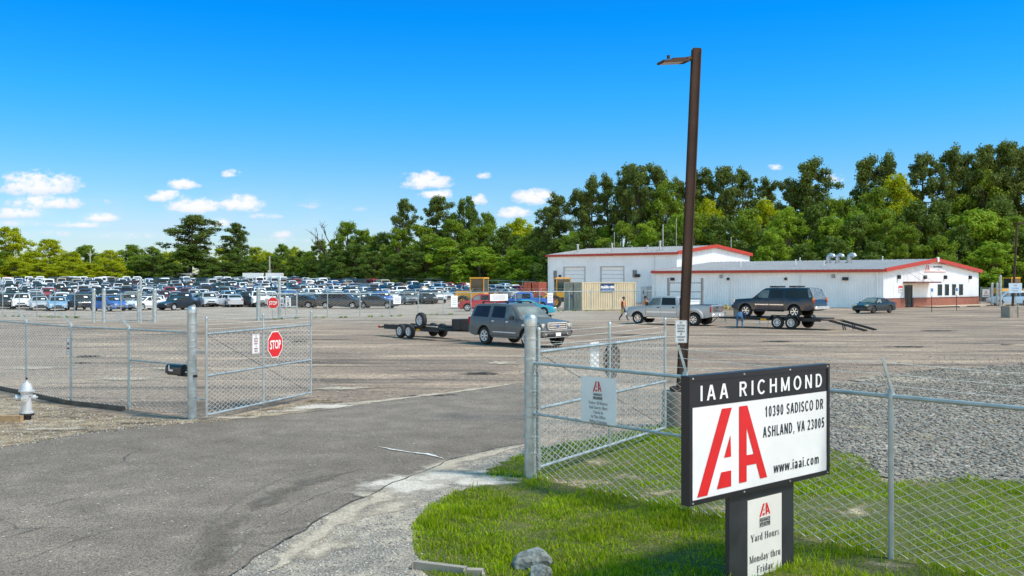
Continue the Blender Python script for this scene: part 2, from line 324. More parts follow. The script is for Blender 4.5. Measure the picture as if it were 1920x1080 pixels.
def sans_glyphs():
    """plain narrow capitals and the few small letters and figures of the big sign"""
    g = {}; T = .16; x = .73
    def rect(x0, y0, x1, y1): return [[(x0, y0), (x1, y0), (x1, y1), (x0, y1)]]
    def bar(x0, y0, x1, y1, w=T):
        return [[(x0 - w / 2, y0), (x0 + w / 2, y0), (x1 + w / 2, y1), (x1 - w / 2, y1)]] if y1 > y0 else bar(x1, y1, x0, y0, w)
    def arc(cx, cy, rx, ry, a0, a1, n=18, k=T):
        o = []
        for i in range(n):
            q = []
            for (a, s) in ((a0 + (a1 - a0) * i / n, 0), (a0 + (a1 - a0) * (i + 1) / n, 0), (a0 + (a1 - a0) * (i + 1) / n, 1), (a0 + (a1 - a0) * i / n, 1)):
                q.append((cx + (rx - s * k) * math.cos(R(a)), cy + (ry - s * k * .9) * math.sin(R(a))))
            o.append(q)
        return o
    def put(c, adv, *s): g[c] = (adv, [p for q in s for p in q])
    put('I', .26, rect(.06, 0, .06 + T, 1)); put('A', .74, bar(.10, 0, .345, 1), bar(.63, 0, .385, 1), rect(.20, .25, .53, .25 + T * .9)); put('L', .58, rect(.07, 0, .07 + T, 1), rect(.07, 0, .54, T * .9)); put('V', .74, bar(.35, 0, .09, 1), bar(.39, 0, .65, 1))
    put('R', .76, rect(.07, 0, .07 + T, 1), rect(.07, 1 - T * .9, .44, 1), rect(.07, .44, .44, .44 + T * .9), arc(.42, .72, .25, .28, -90, 90), bar(.62, 0, .40, .46)); put('D', .78, rect(.07, 0, .07 + T, 1), rect(.07, 0, .36, T * .9), rect(.07, 1 - T * .9, .36, 1), arc(.35, .5, .35, .5, -90, 90))
    put('H', .76, rect(.07, 0, .07 + T, 1), rect(.55, 0, .55 + T, 1), rect(.07, .45, .68, .45 + T * .9)); put('M', .92, rect(.07, 0, .07 + T, 1), rect(.71, 0, .71 + T, 1), bar(.455, .05, .14, 1), bar(.455, .05, .775, 1)); put('N', .78, rect(.07, 0, .07 + T, 1), rect(.57, 0, .57 + T, 1), bar(.63, 0, .145, 1))
    put('O', .84, arc(.42, .5, .37, .52, 0, 360, 28)); put('C', .80, arc(.42, .5, .37, .52, 42, 318, 24)); put('S', .72, arc(.36, .735, .27, .28, 15, 270), arc(.36, .265, .29, .28, 90, -165))
    put('0', .64, arc(.31, .5, .26, .51, 0, 360, 24)); put('1', .64, rect(.29, 0, .29 + T, 1), bar(.16, .70, .34, .98, .12)); put('2', .64, arc(.31, .72, .25, .28, 165, -30), bar(.12, .10, .47, .58, .16), rect(.06, 0, .57, T * .9)); put('3', .64, arc(.30, .735, .24, .27, 160, -90), arc(.30, .265, .26, .28, 90, -160))
    put('5', .64, arc(.30, .33, .26, .34, 125, -155), rect(.14, 1 - T * .9, .54, 1), bar(.155, .42, .20, 1)); put('9', .64, arc(.31, .68, .26, .33, 0, 360, 22), arc(.29, .50, .28, .51, 20, -140)); put(',', .30, rect(.08, 0, .08 + T, .14), bar(.10, -.15, .16, .0, .06)); put('.', .30, rect(.08, 0, .08 + T, .14)); put(' ', .30)
    put('w', .86, bar(.22, 0, .08, x), bar(.25, 0, .42, x, .11), bar(.61, 0, .44, x, .11), bar(.64, 0, .78, x)); put('i', .26, rect(.06, 0, .06 + T, x), rect(.06, .86, .06 + T, 1)); put('o', .66, arc(.33, x / 2, .27, x / 2 + .015, 0, 360, 22)); put('c', .60, arc(.33, x / 2, .27, x / 2 + .015, 48, 312, 20))
    put('a', .64, arc(.29, .20, .23, .215, 0, 360, 18), rect(.42, 0, .42 + T * .95, .48), arc(.30, .47, .25, .275, 0, 150, 12)); put('m', .96, rect(.07, 0, .07 + T, x), arc(.30, .44, .215, .305, 0, 150, 12), rect(.385, 0, .515, .46), arc(.62, .44, .215, .305, 0, 150, 12), rect(.705, 0, .835, .46))
    return g
SERIF, SANS = {}, {}
def put_serif(mb, txt, cap, u, v, O, U, V, off=.004, sx=1., mi=None, fit=None, face=None, gap=.06):
    if not SERIF: SERIF.update(serif_glyphs()); SANS.update(sans_glyphs())
    face = SERIF if face is None else SANS
    O, U, V = Vector(O), Vector(U).normalized(), Vector(V).normalized(); n = U.cross(V)
    if fit: sx = fit / ((sum(face[c][0] + gap for c in txt) - gap) * cap)
    wd = (sum(face[c][0] + gap for c in txt) - gap) * cap * sx; x = u - wd / 2; k = 0
    for c in txt:
        adv, polys = face[c]
        for p in polys:
            k += 1; z = off + (k % 7) * .00006
            q = [O + U * (x + a * cap * sx) + V * (v + b * cap) + n * z for a, b in p]
            ar = sum(p[i][0] * p[(i + 1) % len(p)][1] - p[(i + 1) % len(p)][0] * p[i][1] for i in range(len(p)))
            mb.add(q, [tuple(range(len(q))) if ar > 0 else tuple(range(len(q) - 1, -1, -1))], mi)
        x += (adv + gap) * cap * sx
# the red double-A mark: outlines in units of its own width and height
LOGO = [[(.335, .985), (.475, .985), (.135, 0), (0, 0)], [(.455, .66), (.465, .40), (.365, .40)], [(.325, .235), (.465, .235), (.465, .045), (.265, .045)]]
LOGO_A = [[(.58, .985), (.70, .985), (1., .06), (.895, .06), (.835, .255), (.69, .255), (.69, .06), (.58, .06)], [(.69, .72), (.795, .38), (.69, .38)]]
def put_logo(mb, w, h, u, v, O, U, V, off=.004, mi=None):
    O, U, V = Vector(O), Vector(U).normalized(), Vector(V).normalized(); n = U.cross(V)
    P = lambda a, b: O + U * (u + a * w) + V * (v + b * h) + n * off
    for poly in LOGO:
        ar = sum(poly[i][0] * poly[(i + 1) % len(poly)][1] - poly[(i + 1) % len(poly)][0] * poly[i][1] for i in range(len(poly)))
        q = poly if ar > 0 else poly[::-1]; mb.add([P(*p) for p in q], [tuple(range(len(q)))], mi)
    o, i = LOGO_A     # right-hand A as quads round its hole
    quads = [[o[0], (.58, .06), (.69, .06), (.69, .985)], [(.69, .985), i[0], i[1], (.70, .985)], [(.70, .985), i[1], (.835, .255), (1., .06)], [i[2], (.69, .255), (.835, .255), i[1]], [(.835, .255), (.895, .06), (1., .06)]]
    for q in quads:
        ar = sum(q[k][0] * q[(k + 1) % len(q)][1] - q[(k + 1) % len(q)][0] * q[k][1] for k in range(len(q)))
        q = q if ar > 0 else q[::-1]; mb.add([P(*p) for p in q], [tuple(range(len(q)))], mi)
# ================================================================== the setting: ground, road, lawn, gravel
def crack_nodes(nt, tc, col, width):
    N = nt.nodes.new; L = nt.links.new; nz = N('ShaderNodeTexNoise'); nz.inputs['Scale'].default_value = 1.3; nz.inputs['Detail'].default_value = 6; L(tc.outputs['Object'], nz.inputs['Vector'])
    ad = N('ShaderNodeMix'); ad.data_type = 'VECTOR'; ad.inputs[0].default_value = .22; L(tc.outputs['Object'], ad.inputs[4]); L(nz.outputs['Color'], ad.inputs[5])
    v = N('ShaderNodeTexVoronoi'); v.feature = 'DISTANCE_TO_EDGE'; v.inputs['Scale'].default_value = .42; L(ad.outputs[1], v.inputs['Vector'])
    a = N('ShaderNodeMapRange'); a.inputs[1].default_value = width; a.inputs[2].default_value = 0; L(v.outputs['Distance'], a.inputs[0])
    m = N('ShaderNodeTexNoise'); m.inputs['Scale'].default_value = .23; m.inputs['Detail'].default_value = 3; L(tc.outputs['Object'], m.inputs['Vector']); mm = N('ShaderNodeMapRange'); mm.inputs[1].default_value = .56; mm.inputs[2].default_value = .66; mm.inputs[4].default_value = .75; L(m.outputs[0], mm.inputs[0])
    k = N('ShaderNodeMath'); k.operation = 'MULTIPLY'; L(a.outputs[0], k.inputs[0]); L(mm.outputs[0], k.inputs[1])
    x = N('ShaderNodeMix'); x.data_type = 'RGBA'; L(k.outputs[0], x.inputs[0]); L(col, x.inputs[6]); x.inputs[7].default_value = (.03, .028, .026, 1); return x
def grit_nodes(nt, tc, col, scale):
    N = nt.nodes.new; L = nt.links.new; v = N('ShaderNodeTexVoronoi'); v.inputs['Scale'].default_value = scale; L(tc.outputs['Object'], v.inputs['Vector'])
    sc_ = N('ShaderNodeSeparateColor'); L(v.outputs['Color'], sc_.inputs[0]); g = N('ShaderNodeMath'); g.operation = 'GREATER_THAN'; g.inputs[1].default_value = .90; L(sc_.outputs[0], g.inputs[0])
    d = N('ShaderNodeMath'); d.operation = 'LESS_THAN'; d.inputs[1].default_value = .22; L(v.outputs['Distance'], d.inputs[0]); k = N('ShaderNodeMath'); k.operation = 'MULTIPLY'; L(g.outputs[0], k.inputs[0]); L(d.outputs[0], k.inputs[1])
    r = N('ShaderNodeValToRGB'); r.color_ramp.elements[0].color = (.03, .028, .026, 1); r.color_ramp.elements[1].color = (.52, .48, .42, 1); r.color_ramp.interpolation = 'CONSTANT'; r.color_ramp.elements[1].position = .45; L(sc_.outputs[1], r.inputs[0])
    k2 = N('ShaderNodeMath'); k2.operation = 'MULTIPLY'; k2.inputs[1].default_value = .8; L(k.outputs[0], k2.inputs[0]); x = N('ShaderNodeMix'); x.data_type = 'RGBA'; L(k2.outputs[0], x.inputs[0]); L(col, x.inputs[6]); L(r.outputs[0], x.inputs[7]); return x
def ground_material():
    m, nt, b = nodes_of('worn_lot_surface'); N = nt.nodes.new; L = nt.links.new
    tc = N('ShaderNodeTexCoord')
    def noise(scale, det=5, sx=1, sy=1, rough=.55, off=0, dist=0):
        mp = N('ShaderNodeMapping'); mp.inputs['Scale'].default_value = (sx, sy, 1); mp.inputs['Location'].default_value = (off, off, 0); mp.inputs['Rotation'].default_value = (0, 0, R(20) if sx != sy else 0); L(tc.outputs['Object'], mp.inputs[0])
        n = N('ShaderNodeTexNoise'); n.inputs['Scale'].default_value = scale; n.inputs['Detail'].default_value = det; n.inputs['Roughness'].default_value = rough; n.inputs['Distortion'].default_value = dist; L(mp.outputs[0], n.inputs['Vector']); return n.outputs[0]
    def ramp(f, a, bb, c0=(0, 0, 0), c1=(1, 1, 1)):
        r = N('ShaderNodeValToRGB'); r.color_ramp.elements[0].position = a; r.color_ramp.elements[1].position = bb
        r.color_ramp.elements[0].color = c0 + (1,); r.color_ramp.elements[1].color = c1 + (1,); L(f, r.inputs[0]); return r.outputs[0]
    def mix(f, a, bb, mode='MIX'):
        x = N('ShaderNodeMix'); x.data_type = 'RGBA'; x.blend_type = mode
        if isinstance(f, (int, float)): x.inputs[0].default_value = f
        else: L(f, x.inputs[0])
        for i, v in ((6, a), (7, bb)):
            if isinstance(v, tuple): x.inputs[i].default_value = v + (1,)
            else: L(v, x.inputs[i])
        return x.outputs[2]
    asphalt = mix(ramp(noise(.09, 4), .35, .65), (.218, .162, .122), (.325, .244, .180))
    dust = ramp(noise(.16, 6, 1, 2.6, .62, 4), .50, .70)
    c = mix(dust, asphalt, (.48, .352, .245))
    far = N('ShaderNodeSeparateXYZ'); L(tc.outputs['Object'], far.inputs[0])
    mr = N('ShaderNodeMapRange'); mr.inputs[1].default_value = 62; mr.inputs[2].default_value = 84; L(far.outputs[1], mr.inputs[0])
    gravel = mix(ramp(noise(.5, 6), .3, .7), (.31, .255, .205), (.45, .38, .31))
    lx = N('ShaderNodeMapRange'); lx.inputs[1].default_value = 14; lx.inputs[2].default_value = 4; L(far.outputs[0], lx.inputs[0])
    mm = N('ShaderNodeMath'); mm.operation = 'MULTIPLY'; L(mr.outputs[0], mm.inputs[0]); L(lx.outputs[0], mm.inputs[1])
    c = mix(mm.outputs[0], c, gravel)
    streak = ramp(noise(.30, 5, .28, 2.6, .6, 11, .4), .53, .66); c = mix(streak, c, mix(.62, c, (.035, .032, .03)))
    st2 = ramp(noise(.9, 4, .22, 2.2, .6, 31, .6), .60, .67); c = mix(st2, c, mix(.7, c, (.02, .019, .019)))
    grain = ramp(noise(22, 4, rough=.75), .32, .70, (.48, .47, .46), (1.5, 1.5, 1.48)); c = mix(1., c, grain, 'MULTIPLY')
    g2 = ramp(noise(5.5, 4), .3, .7, (.72, .72, .72), (1.26, 1.26, 1.26)); c = mix(1., c, g2, 'MULTIPLY')
    c = crack_nodes(nt, tc, c, .012).outputs[2]; c = grit_nodes(nt, tc, c, 6.).outputs[2]
    L(c, b.inputs['Base Color']); b.inputs['Roughness'].default_value = .92; b.inputs['Specular IOR Level'].default_value = .25
    bp = N('ShaderNodeBump'); bp.inputs['Strength'].default_value = .55; bp.inputs['Distance'].default_value = .015; L(noise(30, 5), bp.inputs['Height']); L(bp.outputs[0], b.inputs['Normal'])
    return m
def granular(name, stops, scale=9, big=.8, rough=.95, bump=.8, speck=40, bd=.02, edge=None, espread=.5, mult=1., sv=.32, cracks=0, grit=0):
    """speckled loose surface; with edge the sheet thins out into separate grains towards its rim (vertex attribute 'rim')"""
    m, nt, b = nodes_of(name); N = nt.nodes.new; L = nt.links.new; tc = N('ShaderNodeTexCoord')
    def noise(s, d=5, o=0):
        mp = N('ShaderNodeMapping'); mp.inputs['Location'].default_value = (o, o, o); L(tc.outputs['Object'], mp.inputs[0])
        n = N('ShaderNodeTexNoise'); n.inputs['Scale'].default_value = s; n.inputs['Detail'].default_value = d; L(mp.outputs[0], n.inputs['Vector']); return n.outputs[0]
    r = N('ShaderNodeValToRGB'); r.color_ramp.elements.remove(r.color_ramp.elements[0]); els = r.color_ramp.elements
    for i, (p, c) in enumerate(stops):
        e = els[0] if i == 0 else els.new(p); e.position = p; e.color = c + (1,)
    a = N('ShaderNodeMath'); a.operation = 'MULTIPLY_ADD'; a.inputs[1].default_value = .55; L(noise(scale, 6), a.inputs[0])
    a2 = N('ShaderNodeMath'); a2.operation = 'MULTIPLY_ADD'; a2.inputs[1].default_value = .45; L(noise(big, 5, 7), a2.inputs[0]); a2.inputs[2].default_value = 0; L(a2.outputs[0], a.inputs[2]); L(a.outputs[0], r.inputs[0])
    v = N('ShaderNodeTexVoronoi'); v.inputs['Scale'].default_value = speck; L(tc.outputs['Object'], v.inputs['Vector'])
    hv = N('ShaderNodeSeparateColor'); L(v.outputs['Color'], hv.inputs[0]); mr = N('ShaderNodeMapRange'); mr.inputs[3].default_value = (1 - sv) * mult; mr.inputs[4].default_value = (1 + sv) * mult; L(hv.outputs[0], mr.inputs[0])
    x = N('ShaderNodeMix'); x.data_type = 'RGBA'; x.blend_type = 'MULTIPLY'; x.inputs[0].default_value = 1; L(r.outputs[0], x.inputs[6]); L(mr.outputs[0], x.inputs[7]); L(x.outputs[2], b.inputs['Base Color'])
    last = x
    if cracks: last = crack_nodes(nt, tc, last.outputs[2], cracks)
    if grit: last = grit_nodes(nt, tc, last.outputs[2], grit)
    L(last.outputs[2], b.inputs['Base Color'])
    b.inputs['Roughness'].default_value = rough; b.inputs['Specular IOR Level'].default_value = .25
    bp = N('ShaderNodeBump'); bp.inputs['Strength'].default_value = bump; bp.inputs['Distance'].default_value = bd; L(v.outputs['Distance'], bp.inputs['Height']); L(bp.outputs[0], b.inputs['Normal'])
    if edge:
        at_ = N('ShaderNodeAttribute'); at_.attribute_name = 'rim'; s = N('ShaderNodeMath'); s.operation = 'MULTIPLY_ADD'; s.inputs[1].default_value = edge; s.inputs[2].default_value = 0
        L(at_.outputs['Fac'], s.inputs[0]); n1 = N('ShaderNodeMath'); n1.operation = 'MULTIPLY_ADD'; n1.inputs[1].default_value = -1.7; n1.inputs[2].default_value = .0; L(noise(espread * 6, 7, 3), n1.inputs[0])
        t = N('ShaderNodeMath'); t.operation = 'ADD'; L(s.outputs[0], t.inputs[0]); L(n1.outputs[0], t.inputs[1])
        q = N('ShaderNodeMath'); q.operation = 'MULTIPLY_ADD'; q.use_clamp = True; q.inputs[1].default_value = 1.9; q.inputs[2].default_value = .36; L(t.outputs[0], q.inputs[0])
        L(q.outputs[0], b.inputs['Alpha'])
    return m
def blob(name, px, py, rx, ry, m, z=.012, rot=0, seed=1, n=26, kind='structure'):
    """an irregular patch on the ground, given by its middle and half sizes in metres; 'rim' falls from 1 in the middle to 0 at its rim"""
    rd = random.Random(seed); c = G(px, py); V = [(c.x, c.y, z + gz(c.y))]; A = [1.]; Fc = []; rg = [1 + rd.uniform(-.25, .25) for _ in range(n)]
    for k in (1, 2, 3, 4):
        for j in range(n):
            a = 2 * math.pi * j / n; r = k / 4 * (1 + (rg[j] - 1) * k / 4); x, y = rx * r * math.cos(a), ry * r * math.sin(a)
            V.append((c.x + x * math.cos(rot) - y * math.sin(rot), c.y + x * math.sin(rot) + y * math.cos(rot), z + gz(c.y))); A.append(1 - k / 4)
    for j in range(n): Fc.append((0, 1 + j, 1 + (j + 1) % n))
    for k in range(3):
        for j in range(n): Fc.append((1 + k * n + j, 1 + k * n + n + j, 1 + k * n + n + (j + 1) % n, 1 + k * n + (j + 1) % n))
    me = bpy.data.meshes.new(name); me.from_pydata(V, [], Fc); me.materials.append(m); t = me.attributes.new('rim', 'FLOAT', 'POINT'); t.data.foreach_set('value', A)
    o = bpy.data.objects.new(name, me); COL.objects.link(o); o['kind'] = kind; return o
def strip(name, pts, w0, m, z=.013, kind='structure', jit=.02, seed=3, even=False):
    rd = random.Random(seed); P = []
    for i in range(len(pts) - 1):
        a, b = G(*pts[i]), G(*pts[i + 1]); n = max(2, int((b - a).length / .25))
        for k in range(n): P.append(a.lerp(b, k / n))
    P.append(G(*pts[-1])); V = []; A = []; k = len(P)
    for i, p in enumerate(P):
        t = (P[min(i + 1, k - 1)] - P[max(i - 1, 0)]).normalized(); nn = Vector((-t.y, t.x, 0)); w = w0 * (1 if even else .5 + rd.random()) * min(1, 4 * min(i, k - 1 - i) / k + .1); j = rd.uniform(-jit, jit)
        for s, r in ((-1, 0), (0, 1), (1, 0)): q = p + nn * (s * w / 2 + j); V.append((q.x, q.y, z + gz(q.y))); A.append(r)
    Fc = [(3 * i + c, 3 * i + 3 + c, 3 * i + 4 + c, 3 * i + 1 + c) for i in range(k - 1) for c in (0, 1)]
    me = bpy.data.meshes.new(name); me.from_pydata(V, [], [f[::-1] for f in Fc]); me.materials.append(m); t = me.attributes.new('rim', 'FLOAT', 'POINT'); t.data.foreach_set('value', A)
    o = bpy.data.objects.new(name, me); COL.objects.link(o); o['kind'] = kind; return o

ys = list(np.arange(-40, 4, 8)) + list(np.arange(4, 60, 1.0)) + list(np.arange(60, 300, 3.)) + [330, 380, 450, 600, 900, 1500, 3500]
xs = [-3000, -1200, -600, -300] + list(np.arange(-200, -30, 5.)) + list(np.arange(-30, 31, 1.)) + list(np.arange(35, 205, 5.)) + [300, 600, 1200, 3000]
def bumpz(x, y):
    return 0.02 * math.sin(x * .9 + 1.3 * math.sin(y * .4)) * math.cos(y * .7) * min(1, max(0, (y - 22) / 10)) if y < 100 else 0
gv = [(x, y, gz(y) - .02) for y in ys for x in xs]; nx = len(xs)
gf = [(j * nx + i, j * nx + i + 1, (j + 1) * nx + i + 1, (j + 1) * nx + i) for j in range(len(ys) - 1) for i in range(nx - 1)]
g_o = np_mesh('ground', gv, gf, ground_material(), smooth=True); g_o['kind'] = 'structure'

ROADM = granular('road_asphalt', [(.32, (.144, .116, .090)), (.5, (.190, .155, .122)), (.68, (.26, .212, .166))], scale=1.4, big=.22, rough=.9, bump=.6, speck=70, bd=.012, mult=1.0, sv=.52, cracks=.008, grit=13.)
road_px = [(-420, 905), (-120, 850), (0, 838), (190, 806), (300, 797), (420, 788), (585, 771), (640, 762), (760, 745), (900, 728), (980, 716), (1010, 722), (985, 832), (930, 842), (850, 861), (790, 886), (740, 906), (690, 930), (640, 952), (590, 982), (540, 1012), (480, 1046), (430, 1082), (380, 1140), (300, 1250), (-1200, 1250)]
sheet('road', gpoly(road_px), .0, ROADM, amp=.035, step=.3, seed=5)
SHOULDER = granular('shoulder_gravel', [(.33, (.19, .168, .145)), (.47, (.30, .26, .21)), (.57, (.43, .36, .275)), (.70, (.53, .45, .345))], scale=3.0, big=.5, speck=46, bump=.9, bd=.02)
sh_px = [(1000, 828), (985, 832), (930, 842), (850, 861), (790, 886), (740, 906), (690, 930), (640, 952), (590, 982), (540, 1012), (480, 1046), (430, 1082), (380, 1140), (300, 1250), (1000, 1250), (930, 1100), (850, 1075), (800, 1050), (780, 1010), (790, 970), (860, 925), (920, 890), (990, 858)]
sheet('gravel_shoulder', gpoly(sh_px), .004, SHOULDER, amp=.03, step=.2, seed=6)
SOIL = granular('lawn_soil', [(.35, (.07, .085, .018)), (.55, (.10, .11, .026)), (.75, (.17, .14, .07))], scale=4, big=.7, speck=30, bump=.8)
lawn_px = [(772, 990), (800, 952), (890, 902), (940, 872), (985, 848), (1060, 832), (1150, 815), (1275, 788), (1400, 802), (1540, 838), (1620, 862), (1660, 905), (1760, 897), (1920, 902), (2200, 930), (2600, 1250), (1000, 1250), (880, 1110), (830, 1092), (790, 1062), (774, 1030)]
lawn = gpoly(lawn_px); sheet('lawn_ground', lawn, .008, SOIL, amp=.14, step=.2, seed=7)
STONES = granular('crushed_stone', [(.36, (.16, .138, .115)), (.5, (.27, .235, .195)), (.64, (.43, .38, .315))], scale=7, big=.8, speck=30, bump=1, bd=.02, sv=.5)
stone_px = [(1545, 842), (1440, 790), (1500, 735), (1640, 706), (1780, 692), (1940, 682), (2300, 672), (2900, 760), (2200, 932), (1920, 904), (1760, 899), (1660, 907), (1620, 864)]
stone_poly = gpoly(stone_px); sheet('crushed_stone_bed', stone_poly, .004, STONES, amp=.35, step=.35, seed=8)
DIRT = granular('brown_dirt', [(.36, (.09, .065, .042)), (.47, (.25, .185, .115)), (.58, (.40, .305, .195)), (.72, (.52, .43, .31))], scale=3, big=.9, speck=34, bump=1, bd=.03)
dirt_px = [(-200, 770), (0, 742), (60, 752), (140, 768), (250, 783), (350, 787), (420, 782), (500, 766), (585, 748), (640, 752), (648, 762), (585, 772), (420, 789), (300, 798), (190, 807), (0, 839), (-420, 906)]
sheet('dirt_verge', gpoly(dirt_px), .004, DIRT, amp=.06, step=.2, seed=9)
# stains and dust on the lot
DUST = granular('pale_dust', [(.3, (.44, .38, .31)), (.7, (.60, .54, .46))], scale=5, big=.8, speck=60, bump=.3, edge=1.9, espread=.5)
TANDUST = granular('tan_dust', [(.3, (.36, .30, .225)), (.7, (.48, .405, .31))], scale=4, big=.6, speck=50, bump=.3, edge=1.5, espread=.5)
STRAW = granular('bare_straw_soil', [(.3, (.24, .18, .10)), (.5, (.40, .32, .20)), (.7, (.52, .44, .30))], scale=7, big=2, speck=55, bump=.6, edge=1.1, espread=.9, sv=.45)
STAIN = granular('oil_stain', [(.3, (.030, .028, .027)), (.7, (.055, .05, .046))], scale=4, big=.8, speck=50, bump=.2, edge=1.5, espread=.6)
WHITEP = granular('worn_white_marking', [(.3, (.52, .50, .46)), (.7, (.72, .70, .66))], scale=9, big=2, speck=60, bump=.2, edge=1.5, espread=1.2)
for i, (x, y, rx, ry, mm, z, ro) in enumerate([
        (602, 763, 1.3, .8, DUST, .012, .3), (545, 770, 1.4, .5, TANDUST, .009, .2), (660, 757, .9, .35, TANDUST, .011, 0), (430, 783, 1.3, .4, TANDUST, .009, 0), (785, 905, 1.5, 1.1, DUST, .012, .6), (845, 880, .9, .55, TANDUST, .010, .2), (900, 903, 1.0, .6, DUST, .014, .3), (840, 895, 1.0, .8, DUST, .013, .3), (735, 950, .5, 1.1, TANDUST, .010, -.5), (600, 1030, .45, 1.0, TANDUST, .010, -.5),
        (1100, 908, .85, .85, STRAW, .010, .2), (1180, 895, .7, .5, STRAW, .0105, .2), (1120, 868, .8, .7, STRAW, .0107, .2), (1360, 955, .6, .55, STRAW, .010, 0), (1650, 1062, .6, .42, STRAW, .010, 0), (1395, 905, .8, .6, STRAW, .010, .5), (1600, 960, .9, .7, STRAW, .010, .4), (1240, 925, .8, .55, STRAW, .0103, .5), (1060, 905, .6, .35, STRAW, .011, .5), (100, 805, 1.6, .35, TANDUST, .012, 0),
        (1590, 862, .9, .7, STRAW, .013, .3), (1690, 905, 1.0, .6, STRAW, .013, .2), (1600, 745, 1.6, 2.2, TANDUST, .009, .2), (1700, 712, 2.4, 2.4, TANDUST, .009, .1), (1860, 790, .9, 1.2, STRAW, .012, .4), (1740, 820, .8, 1.0, STRAW, .012, .1), (1850, 700, 2.5, 2.0, TANDUST, .009, .1), (1600, 800, .9, 1.1, STRAW, .012, .1), (165, 668, 1.1, 1.0, STAIN, .006, 0), (155, 680, .7, .35, STAIN, .007, 0), (940, 680, 1.2, 1.5, TANDUST, .005, .2), (240, 710, 2.2, 1.1, TANDUST, .004, 0), (330, 690, 2, 1.4, TANDUST, .005, .2), (60, 690, 2.3, 1.2, TANDUST, .004, 0), 
        (640, 728, 1.6, .9, TANDUST, .004, .2), (560, 640, .9, .9, STAIN, .006, 0), (1180, 628, 2, .8, STAIN, .007, .2), (1460, 640, 1.6, .8, STAIN, .007, -.1), (1700, 650, 2.4, .7, STAIN, .007, 0), (1760, 620, 2.5, .9, STAIN, .007, 0), (1888, 646, 1.0, .5, STAIN, .007, 0), (800, 742, 1.5, .35, STAIN, .006, .2), (900, 700, 1.3, .8, STAIN, .006, .2)]):
    blob('dust_patch' if mm in (DUST, TANDUST, STRAW) else 'oil_stain', x, y, rx, ry, mm, z, ro, seed=20 + i)
strip('worn_white_stripe', [(708, 838), (760, 848), (800, 852), (833, 861)], .16, WHITEP, z=.014)
CRACK = mat('crack_filler', (.06, .055, .05), rough=.9, var=.2)
for i, pts in enumerate([[(300, 868), (380, 858), (445, 847)], [(150, 884), (210, 875)], [(60, 955), (165, 930)], [(430, 1005), (520, 1000), (600, 985)], [(10, 1010), (90, 985)], [(1040, 868), (985, 830), (880, 850)], [(640, 700), (720, 692), (800, 696)], [(1240, 660), (1340, 668), (1500, 672)], [(700, 655), (800, 668), (900, 660)], [(560, 1045), (480, 1020), (420, 1015)]]):
    strip('asphalt_crack', pts, .014, CRACK, z=.0145, jit=.03, seed=40 + i)
strip('dust_line', [(480, 782), (585, 771), (660, 759), (760, 746), (870, 733), (985, 717)], .75, TANDUST, z=.009, jit=.05, seed=71)
strip('dust_line', [(985, 836), (930, 848), (850, 868), (790, 894), (740, 915), (680, 950), (620, 985), (560, 1030), (500, 1075)], .9, TANDUST, z=.011, jit=.05, seed=72)
TRACK = granular('scrubbed_track', [(.3, (.19, .165, .135)), (.7, (.26, .225, .18))], scale=3, big=.5, speck=70, bump=.2, edge=1.0, espread=.25, sv=.5)
RUBBED = granular('rubber_darkened_track', [(.3, (.125, .106, .085)), (.7, (.165, .140, .112))], scale=3, big=.5, speck=70, bump=.2, edge=1.0, espread=.2, sv=.5)
for i, pts in enumerate([[(320, 1120), (352, 1050), (395, 985), (450, 935), (520, 900), (600, 880)], [(395, 1110), (425, 1050), (480, 990), (580, 935), (700, 890)], [(-60, 960), (120, 925), (330, 880), (560, 850), (760, 830)], [(-60, 900), (200, 860), (420, 830), (640, 800), (800, 780)]]):
    if i < 2: strip('tyre_track', pts, (.34, .26)[i], TRACK, z=.006 + .001 * i, jit=0, seed=60 + i, even=True)
strip('tyre_track', [(360, 1120), (388, 1055), (436, 985), (500, 940), (580, 905), (680, 880)], 1.5, RUBBED, z=.0055, jit=0, seed=65, even=True)
EDGE = mat('broken_asphalt_edge', (.055, .05, .045), rough=.95, var=.35, scale=6, bump=.6)
strip('road_edge', [(985, 832), (930, 842), (850, 861), (790, 886), (740, 906), (690, 930), (640, 952), (590, 982), (540, 1012), (480, 1046), (430, 1082), (380, 1140)], .03, EDGE, z=.012, jit=.035, seed=9)

